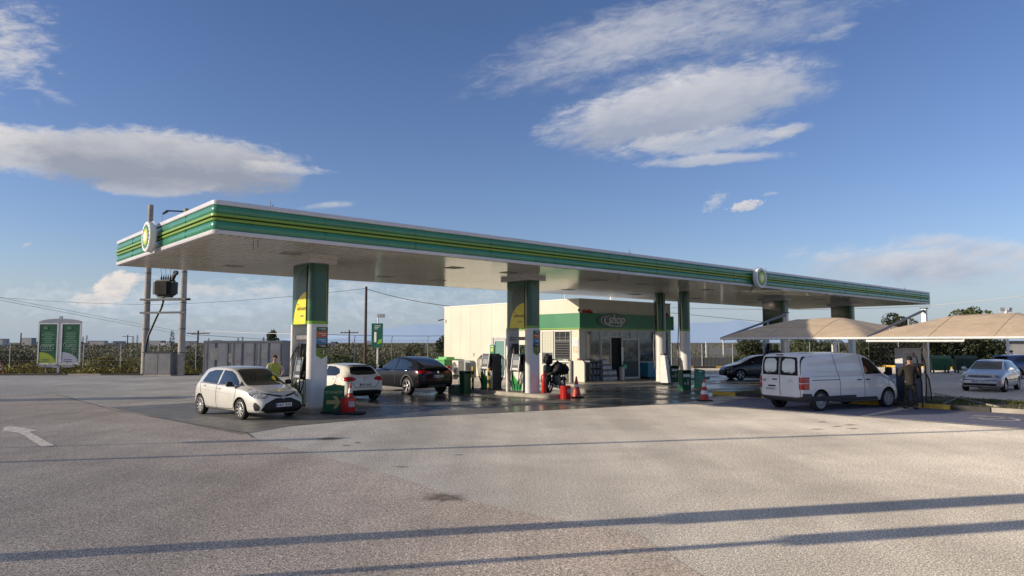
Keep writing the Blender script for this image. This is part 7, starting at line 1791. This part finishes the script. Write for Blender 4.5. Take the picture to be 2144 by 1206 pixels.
# dark strap / lance standing at his right side
q=Vector((mx_,my_,0))+Vector((.42,.05,0)); b=MB(); b.tube([(q.x,q.y,.05),(q.x+.01,q.y+.02,.9),(q.x-.12,q.y+.05,1.80)],[.025,.03,.022],8); tag(b.build('vacuum_lance',BLACK),'black hose lance upright at the right side of the man','lance')
ay=25.4; aq=at(573,790,ay)
person('attendant with dark hair in a yellow green vest bending over behind the silver hatchback',(aq.x,ay,.15),R(-62),1.62,arms=[[(0,.19,1.40),(.10,.30,1.20),(.30,.26,1.12)],[(0,-.19,1.40),(.06,-.28,1.18),(.26,-.24,1.06)]],jacket=mat('grey_sleeves',(.42,.36,.33),.8,var=.15),vest=mat('hi_vis_vest',(.33,.40,.07),.7,var=.15,scale=10,bump=.3),trousers=mat('dark_trousers',(.02,.02,.025),.8),hair=HAIR,lean=.22)
# motorcycle
mq=Vector(gp(1146,824)); mc=empty('motorcycle',(mq.x+.42,mq.y+.75,.01),R(62),'black motorcycle with a dark covered load parked right of the middle pillar','motorcycle')
def mwheel(x,r=.31):
    b=MB(); n=32; m_=10; 
    b.grid(lambda s,t:Vector(((r-.055+.055*math.cos(2*math.pi*t))*math.cos(2*math.pi*s),.06*math.sin(2*math.pi*t),(r-.055+.055*math.cos(2*math.pi*t))*math.sin(2*math.pi*s))),n,m_); bmesh.ops.remove_doubles(b.bm,verts=b.bm.verts,dist=.0005)
    t=b.build('wheel',RUBBER,mc,loc=(x,0,r)); b=MB()
    b.tube([Vector(((r-.10)*math.cos(2*math.pi*i/28),0,(r-.10)*math.sin(2*math.pi*i/28))) for i in range(28)],.016,6,closed=True)
    for i in range(5):
        a=2*math.pi*i/5
        for da in(-.12,.12): b.cyl((0,0,0),((r-.1)*math.cos(a+da),0,(r-.1)*math.sin(a+da)),.013,.009,6)
    b.cyl((0,-.05,0),(0,.05,0),.04,n=12); b.build('rim',LGREY,t); return t
mwheel(.72);mwheel(-.70)
b=MB(); b.tube([(.50,0,.92),(.58,0,.75),(.15,.0,.62),(-.25,0,.55),(-.70,0,.31)],.03,8); b.tube([(.55,0,.80),(.25,.05,.30),(-.2,.05,.28),(-.35,0,.6),(-.85,0,.80)],.025,8); b.build('frame',CARG,mc)
b=MB()
for sy in(-.09,.09): b.cyl((.72,sy,.31),(.48,sy,.95),.024,n=10)
b.build('fork',STEEL,mc)
b=MB(); b.box((.10,0,.46),(.42,.26,.34),bev=.05); b.cyl((.14,0,.5),(.24,0,.74),.10,n=14)
for i in range(5): b.cyl((.15+.02*i,0,.55+.035*i),(.155+.02*i,0,.565+.035*i),.125,n=14)
b.build('engine',mat('engine_grey',(.10,.09,.08),.4,metal=.6,var=.3,scale=14),mc)
b=MB(); b.tube([(.25,-.12,.6),(.36,-.15,.3),(.05,-.17,.2),(-.4,-.18,.28),(-.85,-.20,.42)],[.025,.028,.03,.045,.05],10); b.build('exhaust',STEEL,mc)
b=MB(); b.grid(lambda s,t:Vector((-.12+.62*s,(.17*math.sin(math.pi*(.12+.76*s)))*math.cos(math.pi*t),.78+.20*math.sin(math.pi*t)*(.6+.4*math.sin(math.pi*s)))),10,10); b.build('fuel_tank',CARG,mc)
b=MB(); b.box((-.42,0,.84),(.68,.28,.12),bev=.05); b.build('saddle',RUBBER,mc)
b=MB(); b.tube([(.42,.36,1.08),(.50,.2,1.06),(.50,-.2,1.06),(.42,-.36,1.08)],.016,8); b.cyl((.46,.26,1.05),(.42,.38,1.09),.022,n=8); b.build('handlebar',CARG,mc)
b=MB(); b.lathe([(0,0),(.10,.02),(.11,.08),(.06,.14),(0,.15)],n=16); bmesh.ops.transform(b.bm,matrix=Matrix.Translation((.56,0,.92))@Matrix.Rotation(math.pi/2,4,'Y'),verts=b.bm.verts); b.build('headlamp',LENS,mc)
b=MB(); b.grid(lambda s,t:Vector((.72+.37*math.cos(math.pi*(.15+.7*s)),-.08+.16*t,.31+.37*math.sin(math.pi*(.15+.7*s)))),10,2); b.grid(lambda s,t:Vector((-.70+.37*math.cos(math.pi*(.25+.6*s)),-.09+.18*t,.33+.37*math.sin(math.pi*(.25+.6*s)))),10,2); b.build('mudguard',CARG,mc)
b=MB(); b.cyl((-.1,.12,.35),(-.2,.35,.0),.015,n=6); b.build('side_stand',STEEL,mc)
for sy in(-1,1):
    b=MB(); b.box((-.62,sy*.27,.62),(.46,.20,.36),bev=.06); b.build('pannier',BLACK,mc)
# crumpled black cover / load on it, and riding gear heap
def heap(name,lab,loc,rad,seed,m,cat):
    b=MB(); bmesh.ops.create_icosphere(b.bm,subdivisions=4,radius=1)
    for v in b.bm.verts:
        n=noise.fractal(v.co*1.6+Vector((seed,0,0)),.9,2.1,4)*.34; v.co=Vector((v.co.x*rad[0],v.co.y*rad[1],v.co.z*rad[2]))*(1+n)
    return tag(b.build(name,m,loc=loc,smooth=50),lab,cat)
CLO=mat('black_cover_cloth',(.012,.012,.015),.75,var=.3,scale=8,bump=.8,bscale=9)
heap('rain_cover','crumpled black cover draped over the motorcycle seat and handlebar',at(1171,772,mq.y+.7),(.40,.34,.30),1.3,CLO,'cover')
heap('luggage_bag','black bag with a white marking piled behind the middle pillar next to the motorcycle',at(1147,753,mq.y+.6),(.20,.24,.24),4.3,CLO,'bag')
b=MB(); q=at(1146,800,mq.y+.6); b.box((0,0,.62),(.34,.34,1.24),bev=.09); tag(b.build('storage_box',BLACK,loc=(q.x,q.y,.0),rz=.3),'upright black box under the bag behind the middle pillar','box')
